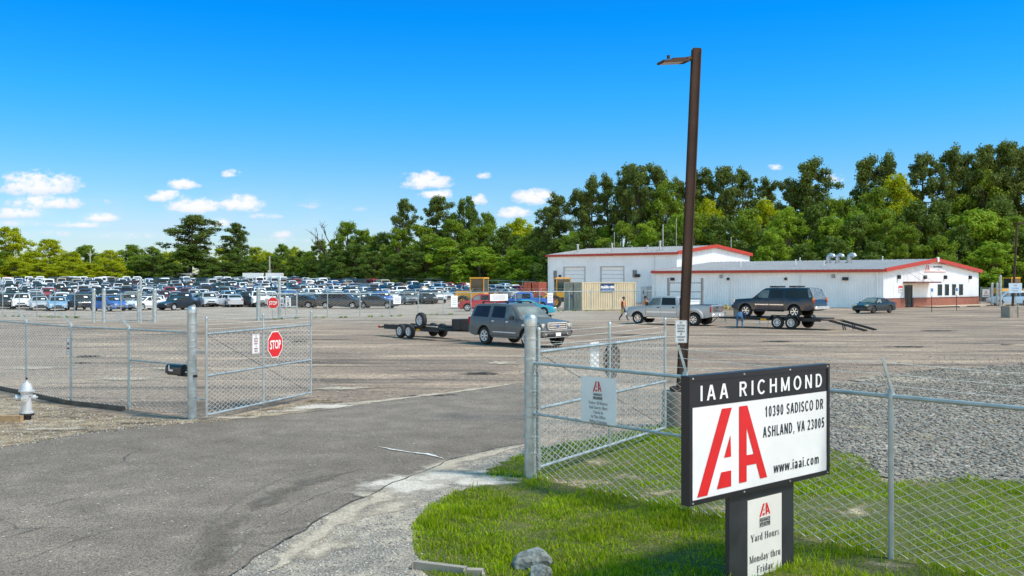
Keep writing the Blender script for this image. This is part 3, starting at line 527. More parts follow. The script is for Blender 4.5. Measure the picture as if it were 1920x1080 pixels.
# loose stones: one mass each
def stones(name, poly, n, smin, smax, m, zf=0., seed=1, flat=.65, dens=None):
    rg = np.random.default_rng(seed); P = np.array(poly); lo, hi = P.min(0), P.max(0); hi[1] = min(hi[1], 60)
    X = rg.uniform(lo[0], hi[0], n * 6); Y = lo[1] + (hi[1] - lo[1]) * rg.random(n * 6) ** (dens or 1.); k = inside(poly, X, Y); X, Y = X[k][:n], Y[k][:n]; n = len(X)
    base = np.array([(1, 0, 0), (-.3, .9, .1), (-.9, -.35, 0), (.2, -.95, .1), (.1, .05, .85), (-.1, 0, -.6), (.55, .5, .5), (-.45, -.5, .55)])
    tri = np.array([(0, 6, 3), (6, 4, 3), (0, 1, 6), (6, 1, 4), (1, 2, 4), (2, 7, 4), (2, 3, 7), (7, 3, 4), (0, 3, 5), (1, 0, 5), (2, 1, 5), (3, 2, 5)])
    s = rg.uniform(smin, smax, n) * rg.uniform(.6, 1.3, n); jit = rg.uniform(.7, 1.3, (n, 8, 3)); v = base[None] * jit * s[:, None, None]; v[..., 2] *= flat
    a = rg.uniform(0, 6.28, n); ca, sa = np.cos(a)[:, None], np.sin(a)[:, None]; x = v[..., 0] * ca - v[..., 1] * sa; y = v[..., 0] * sa + v[..., 1] * ca
    V = np.stack([x + X[:, None], y + Y[:, None], v[..., 2] + zf + s[:, None] * .2], -1); Fc = (tri[None] + (np.arange(n) * 8)[:, None, None]).reshape(-1, 3)
    o = np_mesh(name, V.reshape(-1, 3), Fc, m); o['kind'] = 'stuff'; o['label'] = name.replace('_', ' ') + ' lying loose on the ground'; o['category'] = 'stones'; return o
def stone_mat(name, cols):
    m, nt, b = nodes_of(name); N = nt.nodes.new; g = N('ShaderNodeNewGeometry'); r = N('ShaderNodeValToRGB'); r.color_ramp.elements.remove(r.color_ramp.elements[0])
    for i, c in enumerate(cols):
        e = r.color_ramp.elements[0] if i == 0 else r.color_ramp.elements.new(0); e.position = i / max(1, len(cols) - 1); e.color = c + (1,)
    nt.links.new(g.outputs['Random Per Island'], r.inputs[0]); nt.links.new(r.outputs[0], b.inputs['Base Color']); b.inputs['Roughness'].default_value = .9; return m
GREYS = stone_mat('grey_stones', [(.10, .09, .08), (.27, .24, .21), (.45, .41, .36), (.72, .68, .62), (.18, .16, .14), (.36, .30, .23)])
BROWNS = stone_mat('mixed_pebbles', [(.12, .11, .10), (.24, .21, .17), (.40, .35, .28), (.2, .2, .19), (.5, .46, .4)])
stones('crushed_grey_stone', rough_outline(stone_poly, .45, .5, 77), 60000, .010, .046, GREYS, seed=3, dens=1.15)
stones('scattered_stone', [(a[0] * 1.0, a[1]) for a in rough_outline([(x + (-.5 if y < 16 else -1.2), y + (3.2 if y > 22 else 0)) for x, y in stone_poly], .9, .8, 78)], 7000, .008, .03, GREYS, seed=13)
stones('gravel_pebbles', gpoly(sh_px[:13] + [(900, 1110), (850, 1075), (800, 1050), (780, 1010), (790, 970), (860, 925), (920, 890)]), 9000, .006, .018, BROWNS, seed=4)
stones('dirt_pebbles', gpoly([(-60, 775), (0, 745), (140, 769), (250, 784), (350, 788), (420, 783), (560, 757), (640, 756), (420, 789), (300, 800), (190, 812), (0, 842), (-60, 850)]), 3000, .008, .026, BROWNS, seed=5)
stones('lot_pebbles', gpoly([(0, 640), (600, 640), (1000, 700), (1500, 690), (1500, 640), (1900, 640), (1900, 690), (1000, 730), (700, 745), (600, 770), (350, 780), (0, 730)]), 2600, .008, .03, BROWNS, seed=6)

# grass: blades in one mass, thin and yellow where the soil shows
def grass():
    bare = [(1100, 908, .55, .6), (1360, 955, .45, .4), (1650, 1062, .45, .3), (1395, 905, .5, .6), (1600, 955, .8, .6), (905, 905, .5, .4), (1180, 895, .5, .35), (1240, 925, .55, .4), (1120, 868, .6, .5), (850, 915, .3, .2), (1700, 985, .35, .5), (1730, 960, .6, .35), (1000, 925, .2, .2), (1500, 1015, .25, .15)]
    rg = np.random.default_rng(5); P = np.array(lawn); lo = P.min(0); n = 500000
    X = rg.uniform(-1.6, 13.2, n); Y = rg.uniform(8.6, 21, n); k = inside(lawn, X, Y) & (np.abs(X) < Y * .66 + .6); X, Y = X[k], Y[k]
    f = np.sin(X * 2.1 + 1.7 * np.sin(Y * 1.3)) * np.cos(Y * 1.9 + np.sin(X * 2.7)) ; f2 = np.sin(X * 6.3 + Y * 2.2) * np.sin(Y * 5.1 - X * 1.7)
    dens = np.clip(.72 + .26 * f + .16 * f2, .15, 1) * np.where(Y < 14, 1, .62)
    back = (X > .28 + (14.4 - Y) / 4.2 * 3.72); dens = np.where(back, dens * .8, dens)
    for (px, py, rx, ry) in bare:
        c = G(px, py); q = ((X - c.x) / rx) ** 2 + ((Y - c.y) / ry) ** 2 + .35 * f2; dens = np.where(q < 1, dens * .06, np.where(q < 1.7, dens * .5, dens))
    k = rg.random(len(X)) < dens; X, Y, f = X[k], Y[k], f[k]; n = len(X)
    h = rg.uniform(.02, .068, n) * (1 + .45 * f + .3 * np.sin(X * 9 + 3 * np.sin(Y * 7))) * np.where(X < 4, 1, .8); w = rg.uniform(.0035, .0075, n); a = rg.uniform(0, 6.283, n); ln = rg.uniform(.15, .95, n) * h; b = a + rg.uniform(-.8, .8, n)
    tuft = (np.sin(X * 3.3 + 2 * np.sin(Y * 2.1)) * np.sin(Y * 4.1 + X) > .82) | (np.abs((X - .28) * 4.2 + (Y - 14.4) * 3.72) / 5.6 < .10); h = np.where(tuft, h * rg.uniform(1.2, 2.4, n), h)
    dx, dy = np.cos(a) * w, np.sin(a) * w; lx, ly = -np.sin(b) * ln, np.cos(b) * ln; z0 = np.full(n, .004)
    V = np.stack([np.stack([X - dx, Y - dy, z0], -1), np.stack([X + dx, Y + dy, z0], -1), np.stack([X + dx * .7 + lx * .35, Y + dy * .7 + ly * .35, h * .62], -1), np.stack([X - dx * .7 + lx * .35, Y - dy * .7 + ly * .35, h * .62], -1), np.stack([X + lx, Y + ly, h * .95], -1)], 1)
    i = np.arange(n)[:, None] * 5; T = np.concatenate([i + np.array([[0, 1, 2]]), i + np.array([[0, 2, 3]]), i + np.array([[3, 2, 4]])])
    m, nt, bs = nodes_of('grass_blades'); N = nt.nodes.new; L = nt.links.new; g = N('ShaderNodeNewGeometry'); r = N('ShaderNodeValToRGB'); e = r.color_ramp.elements
    e[0].color = (.14, .255, .003, 1); e[1].position = .82; e[1].color = (.37, .47, .008, 1); q = e.new(.96); q.color = (.34, .31, .085, 1)
    L(g.outputs['Random Per Island'], r.inputs[0]); tc = N('ShaderNodeTexCoord'); nz = N('ShaderNodeTexNoise'); nz.inputs['Scale'].default_value = 1.1; nz.inputs['Detail'].default_value = 4; L(tc.outputs['Object'], nz.inputs['Vector'])
    mr = N('ShaderNodeMapRange'); mr.inputs[1].default_value = .3; mr.inputs[2].default_value = .7; mr.inputs[3].default_value = .7; mr.inputs[4].default_value = 1.25; L(nz.outputs[0], mr.inputs[0])
    mx = N('ShaderNodeMix'); mx.data_type = 'RGBA'; mx.blend_type = 'MULTIPLY'; mx.inputs[0].default_value = 1; L(r.outputs[0], mx.inputs[6]); L(mr.outputs[0], mx.inputs[7]); L(mx.outputs[2], bs.inputs['Base Color']); bs.inputs['Roughness'].default_value = .65; bs.inputs['Specular IOR Level'].default_value = .08
    tr = N('ShaderNodeBsdfTranslucent'); L(mx.outputs[2], tr.inputs[0]); ms = N('ShaderNodeMixShader'); ms.inputs[0].default_value = .38; L(bs.outputs[0], ms.inputs[1]); L(tr.outputs[0], ms.inputs[2]); L(ms.outputs[0], nt.nodes['Material Output'].inputs[0])
    o = np_mesh('grass', V.reshape(-1, 3), T, m); tag(o, 'bright green grass growing around the sign and the chain link fence', 'grass', kind='stuff')
    # small weeds at the yard edge
grass()
def rock(name, px, py, s, m, label, seed=1, sz=.7, cat='rock'):
    rd = random.Random(seed); c = G(px, py); bm = bmesh.new(); bmesh.ops.create_icosphere(bm, subdivisions=3, radius=1)
    dirs = [Vector((rd.gauss(0, 1), rd.gauss(0, 1), rd.gauss(0, .7))).normalized() for _ in range(16)]; dd = [rd.uniform(.55, .9) for _ in dirs]
    for v in bm.verts:
        for d, q in zip(dirs, dd):
            k = v.co.dot(d)
            if k > q: v.co -= d * (k - q)
        v.co *= 1 + rd.uniform(-.02, .02)
        v.co = Vector((v.co.x * s[0], v.co.y * s[1], v.co.z * s[2]))
    me = bpy.data.meshes.new(name); bm.to_mesh(me); bm.free(); me.materials.append(m); me.polygons.foreach_set('use_smooth', [True] * len(me.polygons)); me.set_sharp_from_angle(angle=R(22))
    o = bpy.data.objects.new(name, me); COL.objects.link(o); o.location = (c.x, c.y, s[2] * .35); o.rotation_euler = (0, 0, rd.random() * 3); return tag(o, label, cat)
ROCKM = granular('rock_face', [(.3, (.07, .08, .075)), (.5, (.16, .175, .165)), (.7, (.32, .335, .315))], scale=9, big=2.5, speck=24, bump=.5)
rock('rock', 1003, 1062, (.29, .2, .15), ROCKM, 'large grey boulder in the grass at the foot of the big sign', 4)
rock('rock', 1012, 1085, (.15, .13, .11), ROCKM, 'small grey stone lying in front of the large boulder', 9)
slab = MB(); c0 = G(825, 1072); slab.box((c0.x, c0.y, .02), (.62, .12, .12), rz=R(-22), bev=.025); slab.box((c0.x + .36, c0.y - .17, .02), (.22, .14, .12), rz=R(-8), bev=.03)
tag(slab.build('broken_kerb', CONC, smooth=30), 'broken concrete kerb piece sunk between gravel shoulder and grass', 'kerb')
# ================================================================== chain link fences and gates
def chain_link(A, B, z0, z1, a=.0425, r=.0042, skip=None):
    """zigzag wires of a diamond mesh between the ground points A and B; a = half a diamond"""
    A, B = Vector((A[0], A[1], 0)), Vector((B[0], B[1], 0)); L = (B - A).length; u = (B - A) / L; nrm = Vector((-u.y, u.x, 0)); k = max(2, int((z1 - z0) / a)); n = int(L / (2 * a))
    off = [nrm * r, (u * .87 - nrm * .5) * r, (-u * .87 - nrm * .5) * r]; V = []; Fc = []
    zz = np.arange(k + 1) * a
    for i in range(n):
        o = len(V)
        for j in range(k + 1):
            x = (2 * i + 1) * a + (a if (i + j) % 2 else -a); p = A + u * min(x, L) + Vector((0, 0, z0 + (z1 - z0) * j / k)); w = (.8 * r if (i + j) % 2 else -.8 * r)
            V += [tuple(p + q + nrm * w) for q in off]
        for j in range(k):
            b = o + 3 * j; Fc += [(b, b + 1, b + 4, b + 3), (b + 1, b + 2, b + 5, b + 4), (b + 2, b, b + 3, b + 5)]
    return V, Fc
def barbed(mb, P, sag=.02, r=.0028, barbs=True, n=8, step=.16):
    for i in range(len(P) - 1):
        a, b = Vector(P[i]), Vector(P[i + 1]); q = [a.lerp(b, k / n) - Vector((0, 0, sag * 4 * (k / n) * (1 - k / n))) for k in range(n + 1)]
        mb.tube(q, r, 4, caps=False)
        if barbs:
            k = int((b - a).length / step); d = (b - a).normalized(); s = d.cross(Vector((0, 0, 1)))
            for j in range(1, k):
                t = j / k; p = a.lerp(b, t) - Vector((0, 0, sag * 4 * t * (1 - t))); w = Vector((0, 0, 1)) if j % 2 else s
                mb.tube([p - w * .018, p + w * .018], r * .8, 3, caps=False)
def fence(name, label, posts, zr, arm=None, a=.0475, r=.0064, rail_r=.021, post_r=.03, strands=3, mids=(), ends=(False, False), group=None, zbase=0., first=True, last=True, barbs=True, mesh_z0=.04):
    """posts: ground points; a thing with its mesh, rails, each post (> barb_arm) and the barbed wire"""
    root = empty(name, (0, 0, 0), 0, label, 'fence', group); V = []; Fc = []
    for i in range(len(posts) - 1):
        za, zb = posts[i][2], posts[i + 1][2]; v, f = chain_link(posts[i], posts[i + 1], mesh_z0, zr, a, r); o = len(V); Lx = (Vector(posts[i + 1]) - Vector(posts[i])).length
        v = [(x, y, z + za + (zb - za) * ((Vector((x, y, 0)) - Vector((posts[i][0], posts[i][1], 0))).length / Lx)) for x, y, z in v]; V += v; Fc += [tuple(k + o for k in q) for q in f]
    if Fc: np_mesh('chain_link_mesh', V, Fc, WIRE, root)
    m = MB(); m.tube([(p[0], p[1], p[2] + zr) for p in posts], rail_r, 8); m.build('top_rail', RAIL, root, 50)
    if strands:
        bw = MB()
        for s in range(strands):
            P = []
            for p in posts:
                t = (s + 1) / strands; q = Vector((p[0], p[1], p[2] + zr)) + Vector(arm or (0, 0, .3)) * t; P.append(q)
            barbed(bw, P, barbs=barbs)
        t = MB(); bw.build('barbed_wire', WIRE, root)
    for i, p in enumerate(posts):
        if (i == 0 and not first) or (i == len(posts) - 1 and not last): continue
        m = MB(); m.tube([(p[0], p[1], p[2] - .2), (p[0], p[1], p[2] + zr + .03)], post_r, 10); m.lathe([(post_r * 1.25, zr - .03), (post_r * 1.25, zr + .05), (post_r * .7, zr + .08)], (p[0], p[1], p[2]), 10); po = m.build('post', RAIL, root, 50)
        if arm:
            m = MB(); b = Vector((p[0], p[1], p[2] + zr + .04)); m.prism([(-.034, 0), (.034, 0), (.02, 1), (-.02, 1)], .03, b - Vector((0, .011, 0)), Vector((arm[1], -arm[0], 0)).normalized() if abs(arm[0]) + abs(arm[1]) > 0 else (1, 0, 0), Vector(arm)); m.build('barb_arm', GALVP, po)
    for z, i0, i1 in mids:
        m = MB(); m.tube([(posts[i0][0], posts[i0][1], z + posts[i0][2]), (posts[i1][0], posts[i1][1], z + posts[i1][2])], rail_r * .85, 8); m.build('brace_rail', RAIL, root, 50)
    return root
def gate_post(p, h, r, label, bands=(), group=None, cat='gate post'):
    """heavy steel post with a domed cap and tension bands"""
    o = empty('gate_post', p, 0, label, cat, group)
    m = MB(); m.lathe([(r, -.3), (r, h * .5), (r, h - .09)], n=24, cap=False); m.build('pipe', GALVP, o, 40)
    m = MB(); m.lathe([(r * 1.08, h - .11), (r * 1.09, h - .03), (r * .98, h + .005), (r * .7, h + .035), (r * .3, h + .05), (.004, h + .054)], n=24); m.build('cap', GALV, o, 50)
    for z in bands:
        m = MB(); m.lathe([(r * 1.0, z - .018), (r * 1.06, z - .014), (r * 1.06, z + .014), (r * 1.0, z + .018)], n=24, cap=False); m.box((-r * 1.2, -.0, z), (.05, .03, .03)); m.build('band', GALV, o, 40)
    return o
def gate(label, A, B, zb, zr, r=.024, mid=None, posts=(0, .5, 1), tall=.32, barb=True, a=.0475, wr=.0064, group=None, hinge=None, dz=0.):
    """a swing gate leaf from its hinge side A to its free end B"""
    A, B = Vector(A), Vector(B); L = (B - A); root = empty('gate_leaf', (A.x, A.y, 0), 0, label, 'gate', group); rel = lambda p, z: (p.x - A.x, p.y - A.y, z)
    v, f = chain_link((0, 0), (L.x, L.y), zb, zr, a, wr); np_mesh('chain_link_mesh', v, f, WIRE, root)
    for z, nm in ((zr, 'top_rail'), (mid or (zb + zr) / 2, 'middle_rail'), (zb, 'bottom_rail')):
        m = MB(); m.tube([(0, 0, z), (L.x, L.y, z + dz)], r, 10)
        if nm == 'top_rail':
            for k in range(1, 12):
                t = k / 12; m.lathe([(r * 1.25, -.008), (r * 1.25, .008)], (L.x * t, L.y * t, z), 8, axis='x')
        m.build(nm, GALVP, root, 50)
    for t in posts:
        m = MB(); m.tube([(L.x * t, L.y * t, zb - .03), (L.x * t, L.y * t, zr + tall)], r * 1.15, 10); m.lathe([(r * 1.3, zr + tall), (r * 1.3, zr + tall + .03), (r * .5, zr + tall + .05)], (L.x * t, L.y * t, 0), 10); m.build('upright', GALVP, root, 50)
    m = MB(); m.tube([(0, 0, zr - .02), (L.x, L.y, zb + .02)], .005, 5); m.build('truss_rod', DSTEEL, root)
    if barb:
        m = MB(); 
        for k in (1, 2, 3): barbed(m, [(0, 0, zr + tall * k / 3.2), (L.x, L.y, zr + tall * k / 3.2)], sag=.015)
        v = int(L.length / .085)                                   # twisted tops of the mesh standing over the rail
        for k in range(v):
            t = (k + .5) / v; m.tube([(L.x * t, L.y * t, zr), (L.x * t, L.y * t, zr + .075)], .003, 3, caps=False)
        m.build('barbed_wire', WIRE, root)
    if hinge:
        for z in hinge[1]:
            m = MB(); q = Vector(hinge[0]); d = Vector((q.x - A.x, q.y - A.y, 0)); m.box((d.x * .42, d.y * .42, z), (d.length * .62, .03, .035), rz=math.atan2(d.y, d.x)); m.box((d.x * .5, d.y * .5, z + .012), (.07, .07, .06), bev=.01); m.lathe([(.04, z - .03), (.04, z + .03)], (0, 0, 0), 10); m.build('hinge', GALV, root, 40)
    return root
# near fence on the left, its big gate post and the open leaf
LP = G(360, 783); lf = [Vector((-15.6, 29.0, 0)), Vector((-14.35, 27.2, 0)), Vector((-12.85, 25.4, 0)), G(133.5, 754), G(241.7, 766), LP]
lf[1] = Vector((-14.6, 27.0, 0)); 
fence('chain_link_fence', 'galvanised chain link fence with barbed wire arms running behind the hydrant', lf, 1.83, arm=(-.26, -.02, .30), last=False, mids=[(1.12, 4, 5)])
gate_post(LP, 2.36, .096, 'thick galvanised gate post between the mailbox fence and the stop sign gate', bands=(.45, .6, .98, 1.2, 1.52, 1.66, 1.85, 2.02))
LA = at(387, 780, 20.35); LA.z = 0; LB = at(583, 738, 24.3); LB.z = 0
gate('open chain link gate leaf carrying the big stop sign', LA, LB, .10, 1.82, mid=.93, hinge=(LP, (.42, 1.42)), dz=.02)
# near fence on the right with its gate post and the inward leaf
RP = G(995, 896); d_ = Vector((3.72, -4.2, 0)); rf = [RP, RP + d_ * .515, RP + d_, RP + d_ * 1.5, RP + d_ * 2.0]
fence('chain_link_fence', 'galvanised chain link fence crossing the lawn behind the big sign', rf, 1.72, arm=(-.10, .02, .36), first=False, mids=[(.965, 0, 1)], rail_r=.024)
gate_post(RP, 2.40, .093, 'thick galvanised gate post at the edge of the lawn', bands=(.38, .62, .92, 1.08, 1.3, 1.55, 1.78, 2.08, 2.28))
RA = RP + Vector((.12, -.02, 0)); RB = at(1247, 808, 18.2); RB.z = 0
gate('chain link gate leaf swung inward beside the lamp post', RA, RB, .16, 1.88, mid=1.04, hinge=(RP, (.34, 1.62)))

# ------------------------------------------------------------------ signs
class Sign:
    """a thin board in a vertical plane: O its lower left corner in front, U along, V up"""
    def __init__(s, O, U, w, h, V=(0, 0, 1)): s.O, s.U, s.V, s.w, s.h = Vector(O), Vector(U).normalized(), Vector(V).normalized(), w, h; s.n = s.U.cross(s.V).normalized()
    def p(s, u, v, k=0): return s.O + s.U * u + s.V * v + s.n * k
    def board(s, mb, u0, v0, u1, v1, k0, k1, mi=None, bev=0): 
        mb.prism([(u0, v0), (u1, v0), (u1, v1), (u0, v1)], k1 - k0, s.p(0, 0, k0), s.U, s.V, mi)
def face_sign(name, label, O, U, w, h, draw, board=SIGNW, t=.006, inks=(INK,), group=None, cat='sign', border=None, corner=.02):
    s = Sign(O, U, w, h); base = s.O - Vector((0, 0, 0)); m = MB()
    c = corner * min(w, h) / .3; out = []
    for (x, y, a0) in ((c, c, 180), (w - c, c, 270), (w - c, h - c, 0), (c, h - c, 90)):
        for k in range(5): out.append((x + c * math.cos(R(a0 + 22.5 * k)), y + c * math.sin(R(a0 + 22.5 * k))))
    m.prism(out, t, s.p(0, 0, -t), s.U, s.V, 0); o = m.build(name, [board]); tag(o, label, cat, group)
    L = MB(); draw(L, s)
    if L.f: L.build('lettering', list(inks), o)
    return o
def frame_lines(mb, s, mg, th, mi, off=.0035):
    w, h = s.w, s.h
    for (a, b, c, d) in ((mg, mg, w - mg, mg + th), (mg, h - mg - th, w - mg, h - mg), (mg, mg + th, mg + th, h - mg - th), (w - mg - th, mg + th, w - mg, h - mg - th)):
        mb.add([s.p(a, b, off), s.p(c, b, off), s.p(c, d, off), s.p(a, d, off)], [(0, 1, 2, 3)], mi)
def rectface(mb, s, a, b, c, d, mi, off=.003): mb.add([s.p(a, b, off), s.p(c, b, off), s.p(c, d, off), s.p(a, d, off)], [(0, 1, 2, 3)], mi)
def octagon(r, rot=22.5): return [(r * math.cos(R(rot + 45 * k)), r * math.sin(R(rot + 45 * k))) for k in range(8)]
def stop_sign(label, C, U, size, back=False, n=None):
    U = Vector(U).normalized(); V = Vector((0, 0, 1)); r = size / 2 / math.cos(R(22.5)); m = MB(); m.prism(octagon(r), .004, Vector(C) - U.cross(V) * .004, U, V); o = m.build('stop_sign', [SIGNW if not back else mat('bare_sign_back', (.17, .14, .12), rough=.5, metal=.4, var=.25, scale=4)]); tag(o, label, 'sign')
    if not back:
        m = MB(); Cn = Vector(C) + U.cross(V) * .002; m.prism(octagon(r * .93), .002, Cn - U.cross(V) * .0005, U, V); m.build('red_face', SIGNR, o)
        t = MB(); put_text(t, 'STOP', size * .46, 0, -size * .165, Vector(C), U, V, off=.0055, sx=.66, bold=size * .012); t.build('lettering', SIGNW, o)
    return o
lu = (LB - LA).normalized(); ln = lu.cross(Vector((0, 0, 1)))
if ln.y > 0: ln = -ln
def on_line(A, B, px):                      # the point of the line A-B seen in a column of the photograph
    k = (px - 960) / F; A, B = Vector(A), Vector(B); d = B - A; t = (k * A.y - A.x) / (d.x - k * d.y); return A + d * t
pS = on_line(LA, LB, 513); stop_sign('red octagonal stop sign wired to the open gate leaf', pS + ln * .045 + Vector((0, 0, CAM_H - (645.5 - HZ) / F * pS.y)), lu, .62)
def small_notice(lines, col_i=0):
    def draw(L, s):
        n = len(lines); frame_lines(L, s, s.w * .04, s.w * .02, 0)
        for i, t in enumerate(lines): put_text(L, t, s.h / (n + 1.2) * .95, s.w / 2, s.h - (i + 1.15) * s.h / (n + .9), s.p(0, 0), s.U, s.V, off=.004, sx=.58, bold=.0012, mi=0)
    return draw
NOSOL = ['NO', 'SOLICITING', 'PEDDLING', 'HANDBILLS', 'OR', 'OVERNIGHT', 'PARKING']
INKM = mat('maroon_ink', (.20, .03, .04), rough=.5, var=0)
pN = on_line(LA, LB, 469.5); face_sign('notice_sign', 'narrow white no soliciting notice beside the stop sign on the gate', pN + ln * .045 + Vector((0, 0, CAM_H - (664 - HZ) / F * pN.y)), lu, .30, .45, small_notice(NOSOL), inks=(INKM,))
fu = (lf[4] - lf[3]).normalized(); fn = fu.cross(Vector((0, 0, 1))); pF = on_line(lf[3], lf[4], 118.5) ; pF = lf[3] + (lf[3] - lf[2]).normalized() * -.16
def nodraw(L, s):
    frame_lines(L, s, .012, .008, 0); put_text(L, 'NO', .085, s.w / 2, s.h * .58, s.p(0, 0), s.U, s.V, off=.004, sx=.8, bold=.004, mi=0); rectface(L, s, .03, s.h * .32, s.w - .03, s.h * .43, 0); put_text(L, 'TRESPASSING', .028, s.w / 2, s.h * .17, s.p(0, 0), s.U, s.V, off=.004, sx=.75, mi=0)
gu = (lf[3] - lf[2]).normalized(); gn = gu.cross(Vector((0, 0, 1))); face_sign('notice_sign', 'small white and maroon notice on the fence behind the hydrant', pF + gn * .05 + Vector((0, 0, 1.15)), gu, .22, .42, nodraw, inks=(INKM,))
# notice for buyers on the right-hand fence
ru = d_.normalized(); rn = ru.cross(Vector((0, 0, 1))); pB = on_line(RP, RP + d_, 1094)
if rn.y > 0: rn = -rn
def buyers(L, s):
    put_logo(L, .165, .15, s.w * .35, s.h - .20, s.p(0, 0), s.U, s.V, mi=1)
    rectface(L, s, s.w * .34, s.h - .222, s.w * .63, s.h - .218, 0); put_text(L, 'INSURANCE', .034, s.w * .485, s.h - .25, s.p(0, 0), s.U, s.V, sx=.85, bold=.001, mi=0)
    rectface(L, s, s.w * .34, s.h - .268, s.w * .63, s.h - .264, 0); put_text(L, 'AUTO AUCTIONS', .034, s.w * .485, s.h - .296, s.p(0, 0), s.U, s.V, sx=.62, bold=.002, mi=0); rectface(L, s, s.w * .34, s.h - .306, s.w * .63, s.h - .302, 0)
    for i, t in enumerate(['Notice All Buyers', 'And Guests Must', 'Check In', 'At The Office', 'Before Entering', 'The Sale Lot']): put_serif(L, t, .042, s.w * .5, s.h - .372 - i * .064, s.p(0, 0), s.U, s.V, sx=.78, mi=0)
zt = CAM_H - (703 - HZ) / F * pB.y; zb_ = CAM_H - (784 - HZ) / F * pB.y; pw = (on_line(RP, RP + d_, 1160) - pB).length
face_sign('buyers_notice', 'white buyers notice with a red logo on the lawn fence', pB + rn * .05 + Vector((0, 0, zb_ - .03)), ru, pw, zt - zb_ + .02, buyers, inks=(INK, SIGNR), corner=.004)
# signs on the far side of the inward gate, seen from behind
qg = (RB - RA).normalized(); qn = qg.cross(Vector((0, 0, 1)))
if qn.x > 0: qn = -qn
p1 = on_line(RA, RB, 1152); p2 = on_line(RA, RB, 1120)
stop_sign('back of a stop sign on the inward gate leaf, bare brown metal', p1 + qn * .05 + Vector((0, 0, CAM_H - (676 - HZ) / F * p1.y)), -qg, .62, back=True)
m = MB(); s_ = Sign(p2 + qn * .05 - qg * .15 + Vector((0, 0, CAM_H - (694 - HZ) / F * p2.y)), qg, .3, .46); s_.board(m, 0, 0, .3, .46, -.004, 0); tag(m.build('notice_sign', SIGNW), 'blank white back of a notice on the inward gate leaf', 'sign')

# ------------------------------------------------------------------ the big sign
TL, BL_, TR, BR = at(1291, 706, 8.75), at(1291, 950, 8.75), at(1554, 682, 10.37), at(1554, 888, 10.37)
su = Vector((BR.x - BL_.x, BR.y - BL_.y, 0)); SW = su.length; tilt = ((BR.z - BL_.z) + (TR.z - TL.z)) / 2; su = (su + Vector((0, 0, tilt))).normalized(); SH = ((TL - BL_).length + (TR - BR).length) / 2; sv = Vector((0, 0, 1))
root = empty('company_sign', (BL_.x + su.x * SW / 2, BL_.y + su.y * SW / 2, 0), 0, 'big black framed yard sign with red letters on a dark post', 'sign')
S = Sign(BL_ - root.location, su, SW, SH)
m = MB(); fr = .045
for q in ((0, 0, SW, fr), (0, SH - fr, SW, SH), (0, fr, fr, SH - fr), (SW - fr, fr, SW, SH - fr)): S.board(m, *q, -.085, .012)
m.build('frame', SIGNB, root)
m = MB(); S.board(m, fr, fr, SW - fr, SH - fr, -.075, 0); m.build('white_panel', SIGNW, root)
m = MB()
for u_ in (.02, .35, .68, .98):
    for v_ in (.5 * fr, SH - .5 * fr): m.lathe([(.009, -.004), (.009, .004), (.001, .006)], S.p(u_ * SW, v_, .014), 8, 'y')
m.build('screws', GALV, root)
m = MB(); hb = SH - fr - .245; S.board(m, fr, hb, SW - fr, SH - fr, 0.0005, .003); m.build('black_header', SIGNB, root)
m = MB(); iw, ih = SW - 2 * fr, SH - 2 * fr
put_serif(m, 'IAA RICHMOND', .142, SW * .505, hb + .052, S.p(0, 0), su, sv, off=.006, mi=0, fit=SW * .88, face=1, gap=.26)
put_serif(m, '10390 SADISCO DR', .108, SW * .726, SH * .60, S.p(0, 0), su, sv, off=.004, mi=1, fit=SW * .455, face=1, gap=.12)
put_serif(m, 'ASHLAND, VA 23005', .108, SW * .724, SH * .43, S.p(0, 0), su, sv, off=.004, mi=1, fit=SW * .475, face=1, gap=.12)
put_serif(m, 'www.iaai.com', .100, SW * .742, SH * .115, S.p(0, 0), su, sv, off=.004, mi=1, fit=SW * .355, face=1, gap=.10)
put_logo(m, 1.13, .80, .125, .065, S.p(0, 0), su, sv, off=.004, mi=2)
m.build('lettering', [SIGNW, INK, SIGNR], root)
m = MB(); PU0, PU1 = .275 * SW, .735 * SW; S.board(m, PU0, -1.75, PU1, 0, -.078, -.03); m.build('sign_post', mat('sign_post_paint', (.022, .024, .030), rough=.45, var=.35, scale=3, bump=.05), root)
m = MB(); h0, h1 = .3945 * SW, .639 * SW; top = -.09; S.board(m, h0, -1.75, h1, top, -.029, -.022); ph = m.build('hours_panel', mat('cream_panel', (.66, .65, .60), rough=.5, var=.05, scale=3), root)
m = MB(); c = (h0 + h1) / 2; S2 = Sign(S.p(0, 0, -.022), su, 1, 1); lw = .21
put_logo(m, .19, .125, c - .10, top - .185, S2.O, su, sv, mi=1); S2.w = 1
for k in (.202, .247, .286): rectface(m, S2, c - .10, top - k - .004, c + .09, top - k, 0)
put_text(m, 'INSURANCE', .040, c - .005, top - .238, S2.O, su, sv, bold=.0015, mi=0, fit=.185); put_text(m, 'AUTO AUCTIONS', .040, c - .005, top - .279, S2.O, su, sv, bold=.002, mi=0, fit=.185)
put_serif(m, 'Yard Hours', .070, c, top - .415, S2.O, su, sv, mi=0, fit=.50); put_serif(m, 'Monday thru', .070, c, top - .620, S2.O, su, sv, mi=0, fit=.55); put_serif(m, 'Friday', .070, c, top - .735, S2.O, su, sv, mi=0, fit=.29); put_serif(m, '8:00-4:30', .070, c, top - .850, S2.O, su, sv, mi=0, fit=.44)
m.build('lettering', [INK, SIGNR], ph)

